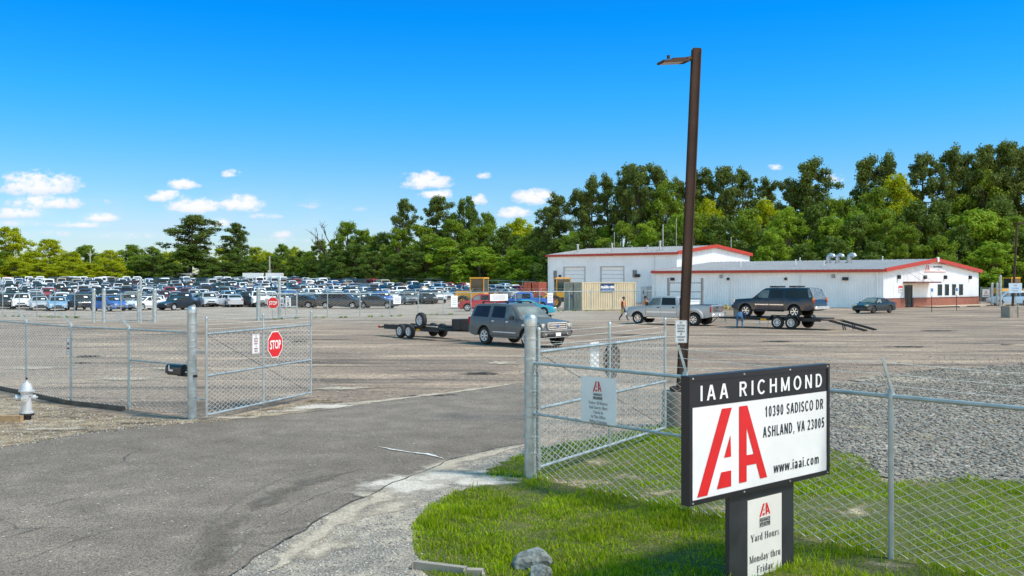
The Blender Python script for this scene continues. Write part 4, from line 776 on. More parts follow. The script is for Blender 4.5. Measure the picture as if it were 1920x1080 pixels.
# ------------------------------------------------------------------ lamp post on its concrete pedestal
LMP = Vector((3.33, 19.4, 0)); tip = at(1306, 91, 19.4); foot = at(1277.5, 735, 19.4)
root = empty('street_lamp', LMP, 0, 'tall leaning brown lamp post rising beside the inward gate', 'street lamp'); BRONZE = mat('bronze_paint', (.070, .042, .030), rough=.7, var=.18, scale=2.5, spec=.2)
m = MB(); m.lathe([(.30, -.3), (.30, .68), (.28, .72), (.001, .72)], n=28); m.build('pedestal', mat('dusty_pedestal', (.20, .165, .13), rough=.95, var=.2, scale=3, bump=.3), root, 40)
b0, b1 = foot - LMP, tip - LMP; b0.z = .72; m = MB(); ax = (b1 - b0).normalized(); rt = Vector((0, 0, 1)).rotation_difference(ax).to_matrix(); Lp = (b1 - b0).length
m.box(((b0 + b1) / 2), (.185, .185, Lp), M=rt, bev=.02); m.build('pole', BRONZE, root, 30)
m = MB(); m.box((b0.x, b0.y, .76), (.42, .42, .08), bev=.02); m.build('base_plate', BRONZE, root)
hx = Vector((-.96, -.28, 0)).normalized(); arm0 = b1 - Vector((0, 0, .18)); m = MB(); m.tube([arm0, arm0 + hx * .26 - Vector((0, 0, .06))], .05, 8); m.build('arm', BRONZE, root, 40)
hc = arm0 + hx * .50 - Vector((0, 0, .12)); ang = math.atan2(hx.y, hx.x); m = MB(); Mt = Matrix.Rotation(R(6), 3, 'Y')
m.box(hc, (.62, .34, .05), rz=ang, M=Mt, bev=.02); m.box(hc + Vector((0, 0, .045)) - hx * .1, (.36, .24, .06), rz=ang, M=Mt, bev=.025); m.lathe([(.035, .06), (.035, .12), (.0, .13)], hc + hx * .12, 10); m.build('lamp_head', BRONZE, root, 30)
m = MB(); m.box(hc - Vector((0, 0, .032)) + hx * .06, (.42, .24, .012), rz=ang, M=Mt); m.build('lens', mat('lamp_lens', (.5, .48, .44), rough=.3, var=.05), root)
s0 = at(1265.5, 643, 19.26); face_sign('no_soliciting_sign', 'white no soliciting sign fixed to the brown lamp post', s0, (1, .02, 0), .245, .455, small_notice(NOSOL), inks=(mat('grey_blue_ink', (.06, .07, .10), rough=.5, var=0),))

# ------------------------------------------------------------------ hydrant, mailbox, boards
HY = G(50, 787); HY.z = 0; root = empty('fire_hydrant', HY, 0, 'silver fire hydrant standing in dirt before the chain link fence', 'fire hydrant'); SILV = mat('silver_paint', (.54, .55, .56), rough=.42, metal=.3, var=.18, scale=7)
m = MB(); m.lathe([(.10, -.1), (.10, .10), (.155, .10), (.155, .15)], n=20); m.build('base', DSTEEL, root, 40)
m = MB(); m.lathe([(.155, .15), (.155, .185), (.115, .19), (.11, .30), (.105, .52), (.125, .54), (.125, .62), (.17, .635), (.17, .665), (.13, .67), (.12, .74), (.085, .81), (.045, .84), (.03, .86), (.03, .90), (.001, .905)], n=24); m.build('barrel', SILV, root, 35)
for a, r_, ln_ in ((R(200), .075, .21), (R(20), .06, .18), (R(-75), .075, .20)):
    d = Vector((math.cos(a), math.sin(a), 0)); m = MB(); m.tube([d * .08 + Vector((0, 0, .50)), d * ln_ + Vector((0, 0, .50))], r_ * .8, 14); m.tube([d * (ln_ - .05) + Vector((0, 0, .50)), d * (ln_ + .01) + Vector((0, 0, .50))], r_, 14); m.tube([d * ln_ + Vector((0, 0, .50)), d * (ln_ + .05) + Vector((0, 0, .50))], .022, 6); m.build('outlet', SILV, root, 40)
m = MB(); m.lathe([(.022, .90), (.022, .95), (.001, .952)], n=6); m.build('operating_nut', DSTEEL, root); root.scale = (.94, .94, .94)
m = MB(); a = G(-90, 792); b = G(40, 792); m.box(((a.x + b.x) / 2, (a.y + b.y) / 2 + .05, .07), ((b - a).length, .14, .14), rz=math.atan2(b.y - a.y, b.x - a.x), bev=.012); tag(m.build('timber_beam', WOOD), 'tan timber beam lying on the dirt beside the hydrant', 'timber')
m = MB()
for i in range(4):
    a, b = lf[i] + Vector((.0, -.28, 0)), lf[i + 1] + Vector((.0, -.28, 0)); 
    if i == 4: b = a.lerp(b, .25)
    d = b - a; m.box(((a.x + b.x) / 2, (a.y + b.y) / 2, .04), (d.length, .10, .09), rz=math.atan2(d.y, d.x), bev=.02)
tag(m.build('edging_kerb', mat('dark_kerb', (.10, .082, .065), rough=.95, var=.35, scale=3, bump=.4)), 'dark low kerb under the chain link fence behind the hydrant', 'kerb')
MBX = at(330, 700, 20.9); root = empty('mailbox', MBX, R(-32), 'black metal mailbox hanging behind the fence by the gate post', 'mailbox')
m = MB(); out = [(-.085, 0), (.085, 0), (.085, .11)] + [(.085 * math.cos(R(a)), .11 + .085 * math.sin(R(a))) for a in range(15, 180, 15)] + [(-.085, .11)]
m.prism(out, .50, (-.25, 0, 0), (0, 1, 0), (0, 0, 1)); MBM = mat('mailbox_paint', (.012, .012, .014), rough=.35, var=.2, scale=6, coat=.2); m.build('body', MBM, root, 30)
m = MB(); m.prism([(p[0] * 1.06, p[1] * 1.04 - .004) for p in out], .02, (.25, 0, 0), (0, 1, 0), (0, 0, 1)); m.build('door', BLACK, root, 30)
m = MB(); m.box((-.12, -.09, .12), (.03, .006, .12)); m.box((-.06, -.09, .07), (.13, .006, .035)); m.build('flag', WHITE, root)
m = MB(); m.box((0, 0, -.02), (.46, .10, .03)); m.box((.34, 0.02, -.03), (.6, .05, .05)); m.build('bracket', DSTEEL, root)
# ================================================================== vehicles
STICK = mat('windscreen_sticker', (.8, .8, .78), rough=.6, var=0)
def lerp_list(pts, s):
    if s <= pts[0][0]: return pts[0][1]
    for (a, va), (b, vb) in zip(pts, pts[1:]):
        if s <= b: return va + (vb - va) * (s - a) / (b - a)
    return pts[-1][1]
class Shape:
    """a vehicle body: s runs from the front bumper to the tail; top and belt are side outlines"""
    def __init__(q, L, Wd, wb, fo, top, belt, sill=.30, r=.33, tumble=.17, front=.14, rear=.09, flare=0., gh=.5):
        q.L, q.W, q.wb, q.fo, q.top, q.belt, q.sill, q.r, q.tumble, q.front, q.rear, q.flare, q.gh = L, Wd, wb, fo, top, belt, sill, r, tumble, front, rear, flare, gh
        q.ax = (fo, fo + wb); q.mid = fo + wb / 2
    def X(q, s): return q.mid - s
    def plan(q, s): return 1 - q.front * max(0, 1 - s / .6) ** 2 - q.rear * max(0, 1 - (q.L - s) / .45) ** 2
    def dims(q, s):
        zt = lerp_list(q.top, s); bl = min(lerp_list(q.belt, s), zt - .025); w = q.W / 2 * q.plan(s); g = max(0, zt - bl); wr = w * .965 - q.tumble * min(1, g / q.gh)
        zs = q.sill + .10 * max(0, 1 - s / .35) + .10 * max(0, 1 - (q.L - s) / .35); za = zs; fl = 0
        for a in q.ax:
            ra = q.r * 1.17; d = abs(s - a)
            if d < ra: za = max(za, q.r * .98 + math.sqrt(ra * ra - d * d))
            if d < ra * 1.35: fl = q.flare
        return zt, bl, w, wr, zs, min(za, bl - .1), g, fl
    def section(q, s):
        zt, bl, w, wr, zs, za, g, fl = q.dims(s); lo = za + .035; wf = w + fl
        return [(0, zs), (w * .60, zs), (w * .62, za), (wf - .045, za), (wf, lo), (w + fl * .6, lo + (bl - lo) * .42), (w * .992, lo + (bl - lo) * .80), (w * .962, bl), (wr, zt - .085 * min(1, g / .3)), (wr - .07, zt - .022), (wr * .5, zt), (0, zt + .008)]
    def side_y(q, s, z):
        zt, bl, w, wr, zs, za, g, fl = q.dims(s); z1 = zt - .085 * min(1, g / .3); t = min(1.05, max(-.2, (z - bl) / max(.02, z1 - bl))); return w * .962 + (wr - w * .962) * t
    def top_z(q, s, y):
        P = q.section(s)[8:]; y = abs(y)
        for (a, za), (b, zb) in zip(P, P[1:]):
            if b <= y <= a: return zb + (za - zb) * (y - b) / max(1e-6, a - b)
        return P[0][1] if y > P[0][0] else P[-1][1]
    def stations(q, step):
        S = set([0, .02, q.L - .02, q.L]) | set(p[0] for p in q.top) | set(p[0] for p in q.belt)
        for a in q.ax:
            for k in range(-6, 7): S.add(a + q.r * 1.17 * math.sin(k * math.pi / 12.001))
            S.add(a - q.r * 1.18); S.add(a + q.r * 1.18)
        x = 0
        while x < q.L: S.add(x); x += step
        S = sorted(s for s in S if 0 <= s <= q.L); out = [S[0]]
        for s in S[1:]:
            if s - out[-1] > .012: out.append(s)
        return out
    def body(q, mb, step=.16, mi=0, under=1):
        st = q.stations(step); n = None; V = []; Fc = []; Mi = []
        for s in st:
            P = q.section(s); x = q.X(s); ring = [(x, -y, z) for y, z in P] + [(x, y, z) for y, z in P[-2:0:-1]]; n = len(ring); V += ring
        for i in range(len(st) - 1):
            for j in range(n):
                a, b = i * n + j, i * n + (j + 1) % n; Fc.append((a, a + n, b + n, b)); Mi.append(under if j in (0, 1, 2, n - 1, n - 2, n - 3) else mi)
        o = len(mb.v); mb.v += V; mb.f += [[k + o for k in f] for f in Fc]; mb.m += Mi
        mb.f.append([o + k for k in range(n)]); mb.m.append(mi); mb.f.append([o + (len(st) - 1) * n + k for k in range(n - 1, -1, -1)]); mb.m.append(mi)
    def side_glass(q, mb, quad, side, off=.008, mi=0, n=5, m=3):
        """quad: (s,z) of lower front, lower rear, upper rear, upper front"""
        a, b, c, d = quad; V = []
        for j in range(m + 1):
            for i in range(n + 1):
                u, v = i / n, j / m; s = (a[0] * (1 - u) + b[0] * u) * (1 - v) + (d[0] * (1 - u) + c[0] * u) * v; z = (a[1] * (1 - u) + b[1] * u) * (1 - v) + (d[1] * (1 - u) + c[1] * u) * v
                V.append((q.X(s), side * (q.side_y(s, z) + off), z))
        Fc = [(j * (n + 1) + i, j * (n + 1) + i + 1, (j + 1) * (n + 1) + i + 1, (j + 1) * (n + 1) + i) for j in range(m) for i in range(n)]
        mb.add(V, [f if side < 0 else f[::-1] for f in Fc] if True else Fc, mi)
    def screen(q, mb, s0, s1, k=.90, off=.012, mi=0, n=6, m=5, flip=False):
        """glass lying on the sloping top between s0 and s1 (windscreen, rear window)"""
        V = []
        for j in range(m + 1):
            s = s0 + (s1 - s0) * j / m; zt, bl, w, wr, *_ = q.dims(s); ww = (wr - .06) * k if k <= 1 else wr * .93
            for i in range(n + 1):
                y = ww * (2 * i / n - 1); V.append((q.X(s), y, q.top_z(s, y) + off))
        Fc = [(j * (n + 1) + i, j * (n + 1) + i + 1, (j + 1) * (n + 1) + i + 1, (j + 1) * (n + 1) + i) for j in range(m) for i in range(n)]
        mb.add(V, [f[::-1] for f in Fc] if s1 > s0 else Fc, mi)
def wheel_mb(r, w, mb, c, tm=0):
    x, y, z = c; mb.lathe([(r * .62, -w / 2), (r * .90, -w / 2), (r * .975, -w * .40), (r, -w * .25), (r, w * .25), (r * .975, w * .40), (r * .90, w / 2), (r * .62, w / 2)], c, 22, 'y', tm, cap=False)
def rim_mb(r, w, mb, c, side, spokes=6, rm=0, dm=1, rr=.64):
    x, y, z = c; f = side * w / 2; R0 = r * rr
    mb.lathe([(.001, f * .35), (R0 * .98, f * .35), (R0 * .98, f * .40), (.001, f * .40)] if side > 0 else [(.001, f * .40), (R0 * .98, f * .40), (R0 * .98, f * .35), (.001, f * .35)], c, 20, 'y', dm)
    ring = [(R0 * .86, f * .55), (R0 * .9, f * .98), (R0 * 1.0, f * 1.02), (R0 * 1.02, f * .6)]; mb.lathe(ring if side < 0 else ring[::-1], c, 22, 'y', rm, cap=False)
    for k in range(spokes):
        a = 2 * math.pi * k / spokes; h = .42 * math.pi / spokes; P = [(R0 * .12 * math.cos(a - 2.2 * h), R0 * .12 * math.sin(a - 2.2 * h)), (R0 * .92 * math.cos(a - h * .85), R0 * .92 * math.sin(a - h * .85)), (R0 * .92 * math.cos(a + h * .85), R0 * .92 * math.sin(a + h * .85)), (R0 * .12 * math.cos(a + 2.2 * h), R0 * .12 * math.sin(a + 2.2 * h))]
        v = [(x + p[0], y + f * .9, z + p[1]) for p in P] + [(x + p[0], y + f * .5, z + p[1]) for p in P]
        q = [(0, 1, 2, 3), (0, 4, 5, 1), (1, 5, 6, 2), (2, 6, 7, 3), (3, 7, 4, 0)]; mb.add(v, q if side < 0 else [t[::-1] for t in q], rm)
    mb.lathe([(.001, f * .96), (R0 * .22, f * .94), (R0 * .24, f * .5)] if side < 0 else [(R0 * .24, f * .5), (R0 * .22, f * .94), (.001, f * .96)], c, 12, 'y', rm, cap=False)
def add_wheels(root, sh, w=.24, spokes=6, rim=ALLOY, inset=.02, rr=.64, ys=None):
    for a in sh.ax:
        for side in (-1, 1):
            y = side * (sh.W / 2 - w / 2 - inset); c = (sh.X(a), y, sh.r); m = MB(); wheel_mb(sh.r, w, m, c); wo = m.build('wheel', RUBBER, root, 40)
            m = MB(); rim_mb(sh.r, w, m, c, side, spokes, rr=rr); m.build('rim', [rim, UNDER], wo, 35)
def lot_car(kind):
    """returns the Shape of a parked car and its window outlines"""
    if kind == 'sedan':
        sh = Shape(4.75, 1.82, 2.75, .92, [(0, .58), (.05, .70), (.25, .80), (1.15, .93), (1.95, 1.36), (2.25, 1.43), (3.1, 1.42), (3.45, 1.34), (4.15, 1.04), (4.62, 1.0), (4.75, .86)], [(0, .62), (.25, .74), (1.1, .90), (3.6, .99), (4.75, .95)], .22, .33, .20)
        side = [((1.42, .96), (2.28, .97), (2.32, 1.345), (1.97, 1.30)), ((2.36, .97), (3.22, 1.0), (3.05, 1.345), (2.38, 1.355)), ((3.27, 1.01), (3.62, 1.05), (3.42, 1.25), (3.12, 1.33))]; scr = [(1.24, 1.92), (4.02, 3.45)]
    elif kind == 'coupe':
        sh = Shape(4.6, 1.80, 2.65, .95, [(0, .56), (.05, .68), (.3, .77), (1.25, .90), (2.05, 1.30), (2.4, 1.36), (2.9, 1.35), (3.9, 1.02), (4.5, .98), (4.6, .84)], [(0, .6), (.3, .72), (1.2, .87), (3.5, .96), (4.6, .92)], .21, .33, .2)
        side = [((1.55, .93), (2.75, .96), (2.75, 1.275), (2.1, 1.25)), ((2.82, .97), (3.45, 1.0), (3.1, 1.23), (2.84, 1.27))]; scr = [(1.33, 2.03), (3.8, 2.98)]
    elif kind == 'suv':
        sh = Shape(4.7, 1.88, 2.70, .92, [(0, .66), (.05, .84), (.22, .98), (1.05, 1.08), (1.7, 1.58), (2.0, 1.70), (3.9, 1.68), (4.25, 1.62), (4.6, 1.12), (4.7, .90)], [(0, .70), (.22, .90), (1.0, 1.04), (4.7, 1.12)], .27, .37, .17, flare=.012)
        side = [((1.30, 1.10), (2.15, 1.11), (2.18, 1.59), (1.78, 1.54)), ((2.23, 1.11), (3.1, 1.13), (3.06, 1.59), (2.26, 1.60)), ((3.16, 1.13), (4.1, 1.18), (3.9, 1.57), (3.12, 1.59))]; scr = [(1.13, 1.68), (4.54, 4.26)]
    elif kind == 'hatchback':
        sh = Shape(4.1, 1.75, 2.55, .82, [(0, .6), (.05, .74), (.2, .84), (.95, .98), (1.65, 1.42), (2.0, 1.50), (3.1, 1.48), (3.5, 1.40), (3.95, .98), (4.1, .80)], [(0, .64), (.2, .78), (.9, .94), (4.1, 1.04)], .22, .32, .18)
        side = [((1.2, .99), (2.0, 1.0), (2.04, 1.41), (1.7, 1.36)), ((2.08, 1.0), (2.9, 1.03), (2.85, 1.40), (2.1, 1.42)), ((2.95, 1.04), (3.5, 1.1), (3.3, 1.36), (2.9, 1.40))]; scr = [(1.03, 1.62), (3.88, 3.52)]
    elif kind == 'minivan':
        sh = Shape(5.05, 1.97, 3.0, .98, [(0, .62), (.05, .80), (.25, .94), (.85, 1.06), (1.75, 1.62), (2.1, 1.74), (4.3, 1.72), (4.65, 1.66), (4.95, 1.10), (5.05, .85)], [(0, .66), (.25, .86), (.8, 1.0), (5.05, 1.10)], .24, .34, .15)
        side = [((1.3, 1.08), (2.1, 1.1), (2.12, 1.62), (1.85, 1.56)), ((2.17, 1.1), (3.3, 1.12), (3.28, 1.62), (2.2, 1.63)), ((3.36, 1.12), (4.5, 1.15), (4.4, 1.58), (3.34, 1.62))]; scr = [(.93, 1.72), (4.90, 4.68)]
    elif kind == 'pickup':
        sh = Shape(5.7, 1.98, 3.6, .98, [(0, .72), (.05, .95), (.2, 1.10), (1.25, 1.20), (1.8, 1.72), (2.05, 1.83), (3.35, 1.82), (3.5, 1.74), (3.62, 1.24), (5.6, 1.22), (5.7, 1.1)], [(0, .8), (.2, 1.02), (1.2, 1.16), (3.6, 1.19), (5.7, 1.17)], .40, .40, .14, flare=.015, gh=.45)
        side = [((1.45, 1.22), (2.45, 1.22), (2.47, 1.71), (1.88, 1.66)), ((2.53, 1.22), (3.4, 1.23), (3.34, 1.70), (2.55, 1.71))]; scr = [(1.32, 1.80), (3.60, 3.50)]
    else:   # cargo van
        sh = Shape(5.6, 2.02, 3.5, .95, [(0, .7), (.05, .92), (.2, 1.06), (.8, 1.2), (1.5, 1.86), (1.9, 2.06), (5.3, 2.06), (5.52, 1.95), (5.6, 1.0)], [(0, .76), (.2, .98), (.75, 1.14), (5.6, 1.22)], .34, .36, .10)
        side = [((1.15, 1.22), (1.95, 1.24), (1.97, 1.78), (1.55, 1.70))]; scr = [(.86, 1.48), (5.58, 5.53)]
    return sh, side, scr
def lamps(sh, mb, lamp_i, red_i, dark_i, suv=False):
    """lights, grille, bumper strips and plate on the two ends; slightly proud of the body"""
    for side in (-1, 1):
        z = lerp_list(sh.top, .12) - .07; y = side * (sh.W / 2 * sh.plan(.12) - .22); mb.box((sh.X(.07), y, z - .02), (.17, .36, .13), rz=-side * .22, mi=lamp_i, bev=.03)
        z = lerp_list(sh.top, sh.L - .06) - .10; z = min(z, 1.0); y = side * (sh.W / 2 * sh.plan(sh.L - .1) - .13); mb.box((sh.X(sh.L - .05), y, z), (.14, .22, .17 if not suv else .3), mi=red_i, bev=.02)
    zg = lerp_list(sh.top, .03) - .12; mb.box((sh.X(.005), 0, zg - .01), (.05, sh.W * .40, .12), mi=dark_i, bev=.01); mb.box((sh.X(.01), 0, sh.sill + .17), (.05, sh.W * .60, .11), mi=dark_i, bev=.01)
def build_lot_proto(kind, detailed):
    sh, side, scr = lot_car(kind); root = None; m = MB(); sh.body(m, .22); mats = [paint('base', (.5, .5, .5)), UNDER, RUBBER, ALLOY, LAMP, REDL, BLACK]
    if not detailed:
        for a in sh.ax:
            for s in (-1, 1):
                c = (sh.X(a), s * (sh.W / 2 - .13), sh.r); wheel_mb(sh.r, .22, m, c, 2); m.lathe([(.001, s * .10), (sh.r * .62, s * .115)][::(1 if s < 0 else -1)], c, 14, 'y', 3, cap=False)
    lamps(sh, m, 4, 5, 6)
    for s in (-1, 1): m.box((sh.X(side[0][0][0] + .12), s * (sh.W / 2 + .07), side[0][0][1] + .05), (.10, .17, .12), mi=0, bev=.03)
    body = m.build('car_body', mats, None, 38); body.data.name = kind
    g = MB()
    for s in (-1, 1):
        for q in side: sh.side_glass(g, q, s)
    for (a, b) in scr: sh.screen(g, a, b)
    sx_ = scr[0][0] * .55 + scr[0][1] * .45
    if kind != 'van':
        V = [(sh.X(s_), y_, sh.top_z(s_, y_) + .02) for s_ in (sx_ - .10, sx_ + .10) for y_ in (.12, .48)]; g.add(V, [(0, 1, 3, 2)], 1)
    gl = g.build('window_glass', [GLASS, STICK], body, 30)
    if detailed: add_wheels(body, sh, .22, 7)
    return body, sh
PROTO = {}
def proto(kind, det):
    if (kind, det) not in PROTO:
        b, sh = build_lot_proto(kind, det); PROTO[(kind, det)] = [b, sh, False]
    return PROTO[(kind, det)]
COLS = {'white': (.78, .79, .80), 'silver': (.48, .50, .52), 'grey': (.16, .17, .18), 'black': (.012, .013, .016), 'dark blue': (.018, .032, .075), 'red': (.33, .018, .02), 'maroon': (.10, .012, .018), 'pale blue': (.26, .42, .58), 'beige': (.40, .34, .25), 'green': (.04, .085, .07), 'blue': (.035, .12, .38), 'charcoal': (.045, .05, .055)}
CNOUN = {'sedan': 'sedan', 'coupe': 'coupe', 'suv': 'suv', 'hatchback': 'hatchback', 'minivan': 'minivan', 'pickup': 'pickup truck', 'van': 'cargo van'}
def park(kind, col, x, y, yaw, det=False, sticker=False):
    P = proto(kind, det); b, sh, used = P
    if not used: o = b; P[2] = True
    else: o = dup(b)
    o.name = {'sedan': 'parked_sedan', 'coupe': 'parked_coupe', 'suv': 'parked_suv', 'hatchback': 'parked_hatchback', 'minivan': 'parked_minivan', 'pickup': 'parked_pickup', 'van': 'parked_van'}[kind]
    o.location = (x, y, gz(y)); o.rotation_euler = (0, 0, yaw); pm = paint(col.replace(' ', '_'), COLS[col], metal=.45 if col in ('silver', 'grey', 'charcoal', 'pale blue', 'beige') else .1, rough=.28)
    o.material_slots[0].link = 'OBJECT'; o.material_slots[0].material = pm
    o['category'] = 'car' if kind not in ('pickup', 'van', 'minivan') else {'pickup': 'pickup truck', 'van': 'van', 'minivan': 'van'}[kind]; o['group'] = 'cars parked in the fenced sale lot'
    return o, sh
lot = []      # (row, position, object, colour, kind)
CW = [('white', 25), ('silver', 22), ('grey', 14), ('black', 17), ('dark blue', 10), ('red', 6), ('maroon', 4), ('pale blue', 4), ('beige', 4), ('green', 2), ('blue', 3), ('charcoal', 9)]
KW = [('sedan', 40), ('suv', 26), ('hatchback', 9), ('minivan', 8), ('pickup', 8), ('coupe', 8), ('van', 1)]
def pick(w, rd): return rd.choices([a for a, _ in w], [b for _, b in w])[0]
# first row, one by one as the photograph shows them (kind, colour, column, row of the ground contact, yaw)
front = [('suv', 'black', 5, 578, -62), ('suv', 'white', 42, 579, -66), ('sedan', 'silver', 74, 581, -62), ('sedan', 'pale blue', 108, 582, -64), ('suv', 'charcoal', 150, 581, -50), ('hatchback', 'blue', 205, 583, -35), ('suv', 'grey', 240, 578, -55), ('sedan', 'white', 273, 581, -112), ('coupe', 'black', 334, 581, -118), ('suv', 'maroon', 305, 570, -60),
         ('hatchback', 'pale blue', 380, 573, 172), ('sedan', 'white', 422, 574, 170), ('coupe', 'black', 462, 575, 176), ('sedan', 'black', 560, 577, 174), ('minivan', 'charcoal', 640, 578, -6), ('sedan', 'charcoal', 708, 578, -10), ('suv', 'grey', 766, 571, -72), ('suv', 'black', 802, 570, -78), ('sedan', 'white', 838, 561, -172), ('sedan', 'green', 690, 569, -12), ('suv', 'dark blue', 505, 569, 172)]
for i, (k, c, px, py, yw) in enumerate(front):
    p = G(px, py); o, sh = park(k, c, p.x, p.y, R(yw), det=True); lot.append((0, p.x / p.y, o, c, k))
rd = random.Random(21); rows = [112.5, 118.5, 128, 134, 143.5, 149.5, 159, 165, 175, 181, 191.5, 197.5, 208, 214, 224, 230, 240]; rowx = []
for ri, y in enumerate(rows):
    xmax = ((690 if ri < 1 else 735 if ri < 2 else 835 if ri < 5 else 985 if ri < 12 else 965) - 960) / F * y; x = -960 / F * y - 1; yaw0 = rd.choice((-62, -68, 118, 112, -58)); sp = 2.62
    while x < xmax:
        rowx.append((ri + 1, x, y, yaw0)); x += sp + rd.uniform(-.12, .45) + (2.4 if rd.random() < .03 else 0)
massed = []
for n_, (ri, x, y, yaw0) in enumerate(rowx):
    k, c = pick(KW, rd), pick(CW, rd)
    if ri >= 12: k = rd.choices(['van', 'pickup', 'suv', 'sedan', 'minivan'], [5, 3, 4, 3, 2])[0]; c = c if rd.random() < .72 else 'white'
    if y > 232: k = rd.choices(['van', 'suv', 'minivan'], [4, 3, 2])[0]; c = 'white' if k == 'van' else c
    yy = y + rd.uniform(-.4, .4); yw = yaw0 + rd.uniform(-5, 5) + (180 if rd.random() < .12 else 0)
    if n_ + len(front) < 288:
        o, sh = park(k, c, x, yy, R(yw)); lot.append((ri, x / yy, o, c, k))
    else: massed.append((k, c, x, yy, R(yw)))
rows_named = max(t[0] for t in lot)
def mass_cars():          # beyond some three hundred cars the far rows are one mass
    V = []; Fc = []; Mi = []; mats = [UNDER, RUBBER, ALLOY, LAMP, REDL, BLACK, GLASS] + [paint(c.replace(' ', '_'), COLS[c]) for c in COLS]; cn = list(COLS); cache = {}; off = 0; Lt = []; St = []
    for (k, c, x, y, yw) in massed:
        if k not in cache:
            b = proto(k, False)[0]; vs = []; fs = []; ms = []
            for o, base in ((b, 0), (b.children[0], 6)):
                n = len(vs); vs += [tuple(v.co) for v in o.data.vertices]; fs += [[i + n for i in p.vertices] for p in o.data.polygons]; ms += [(-1 if p.material_index == 0 else p.material_index - 1) if base == 0 else 6 for p in o.data.polygons]
            cache[k] = (np.array(vs), fs, ms)
        vs, fs, ms = cache[k]; ca, sa = math.cos(yw), math.sin(yw); w = np.stack([vs[:, 0] * ca - vs[:, 1] * sa + x, vs[:, 0] * sa + vs[:, 1] * ca + y, vs[:, 2] + gz(y)], -1); V.append(w); Fc += [[i + off for i in f] for f in fs]; Mi += [7 + cn.index(c) if m == -1 else m for m in ms]; off += len(vs)
    me = bpy.data.meshes.new('distant_parked_cars'); me.from_pydata(np.concatenate(V), [], Fc)
    for m in mats: me.materials.append(m)
    me.polygons.foreach_set('material_index', Mi); o = bpy.data.objects.new('distant_parked_cars', me); COL.objects.link(o); tag(o, 'dense far rows of parked cars and white vans below the wood', 'cars', kind='stuff')
mass_cars()
for key in list(PROTO):
    if not PROTO[key][2]:
        for o in list(PROTO[key][0].children) + [PROTO[key][0]]: bpy.data.objects.remove(o)
        del PROTO[key]
# names of the neighbours single each car out
ORD = ['', 'second', 'third', 'fourth', 'fifth', 'sixth', 'seventh', 'eighth', 'ninth', 'tenth', 'eleventh', 'twelfth', 'thirteenth', 'fourteenth']
def article(w): return 'an ' + w if w[0] in 'aeiou' else 'a ' + w
byrow = {}
for t in lot: byrow.setdefault(t[0], []).append(t)
seen = {}
for ri, L_ in byrow.items():
    L_.sort(key=lambda t: t[1]); rn_ = 'front' if ri == 0 else ORD[ri]
    for i, t in enumerate(L_):
        me_ = f"{t[3]} {CNOUN[t[4]]}"; a = L_[i - 1] if i else None; b = L_[i + 1] if i + 1 < len(L_) else None; nm = lambda q: f"{q[3]} {CNOUN[q[4]].split()[-1]}"
        if a and b: s = f"{me_} between {nm(a)} and {nm(b)}, {rn_} lot row"
        elif not (a or b): s = f'{me_}, first of the {rn_} lot row by the trees'
        else: s = f"{me_} at the {'tree' if not a else 'office'} end of the {rn_} lot row, beside {nm(b or a)}"
        if s in seen: s = f"{me_}, {rn_} lot row, beyond {nm(L_[max(0, i - 2)])}, {nm(L_[max(0, i - 1)])}"
        if s in seen: s = s + f", number {i + 1}"
        seen[s] = 1; t[2]['label'] = s

# ------------------------------------------------------------------ hero vehicles
def windows(root, sh, side, scr, glass=GLASS, names=('windscreen', 'rear_window'), pale=True):
    for qi, q in enumerate(side):
        for s in (-1, 1):
            g = MB(); sh.side_glass(g, q, s, off=.010); g.build('side_window', PALEG if qi == 0 and pale else glass, root, 30)
    for (a, b), nm in zip(scr, names):
        g = MB(); sh.screen(g, a, b); g.build(nm, PALEG if nm == 'windscreen' and pale else glass, root, 30)
def box_part(root, name, m_, *boxes, smooth=30):
    m = MB()
    for c, s, *r in boxes: m.box(c, s, rz=r[0] if r else 0, bev=r[1] if len(r) > 1 else .015)
    return m.build(name, m_, root, smooth)
def seams(root, sh, xs, z0, mtl=UNDER):
    for s in xs:
        for sd_ in (-1, 1):
            m = MB(); V = []
            for z in np.linspace(z0, lerp_list(sh.belt, s) + .0, 6):
                P = sh.section(s); 
                for d in (-.007, .007):
                    ys_ = [a for a in P[4:8]]; y = np.interp(z, [p[1] for p in ys_], [p[0] for p in ys_]); V.append((sh.X(s + d), sd_ * (y + .003), z))
            m.add(V, [(2 * i, 2 * i + 1, 2 * i + 3, 2 * i + 2) if sd_ < 0 else (2 * i, 2 * i + 2, 2 * i + 3, 2 * i + 1) for i in range(5)]); m.build('door_seam', mtl, root)
# grey family suv
GREYP = paint('suv_grey', (.112, .108, .104), metal=.35, rough=.34)
sh = Shape(5.24, 2.02, 3.02, .96, [(0, .70), (.03, .92), (.10, 1.09), (.25, 1.16), (1.35, 1.25), (2.02, 1.78), (2.3, 1.90), (3.4, 1.93), (4.75, 1.88), (4.95, 1.80), (5.12, 1.20), (5.2, 1.0), (5.24, .75)], [(0, .78), (.10, 1.02), (.25, 1.1), (1.3, 1.20), (5.24, 1.24)], .42, .41, .16, .13, .07, flare=.02)
SUV = empty('grey_suv', (.42, 44.4, 0), R(-50), 'grey four door suv with roof rails pulling the empty car trailer', 'car')
m = MB(); sh.body(m, .12); m.build('body', [GREYP, UNDER], SUV, 38)
windows(SUV, sh, [((1.68, 1.27), (2.44, 1.27), (2.46, 1.78), (2.13, 1.74)), ((2.52, 1.27), (3.46, 1.28), (3.42, 1.80), (2.54, 1.79)), ((3.72, 1.28), (4.86, 1.30), (4.70, 1.78), (3.66, 1.80))], [(1.42, 2.00), (5.09, 4.97)])
add_wheels(SUV, sh, .27, 6, ALLOY); seams(SUV, sh, (1.62, 2.48, 3.5), .55)
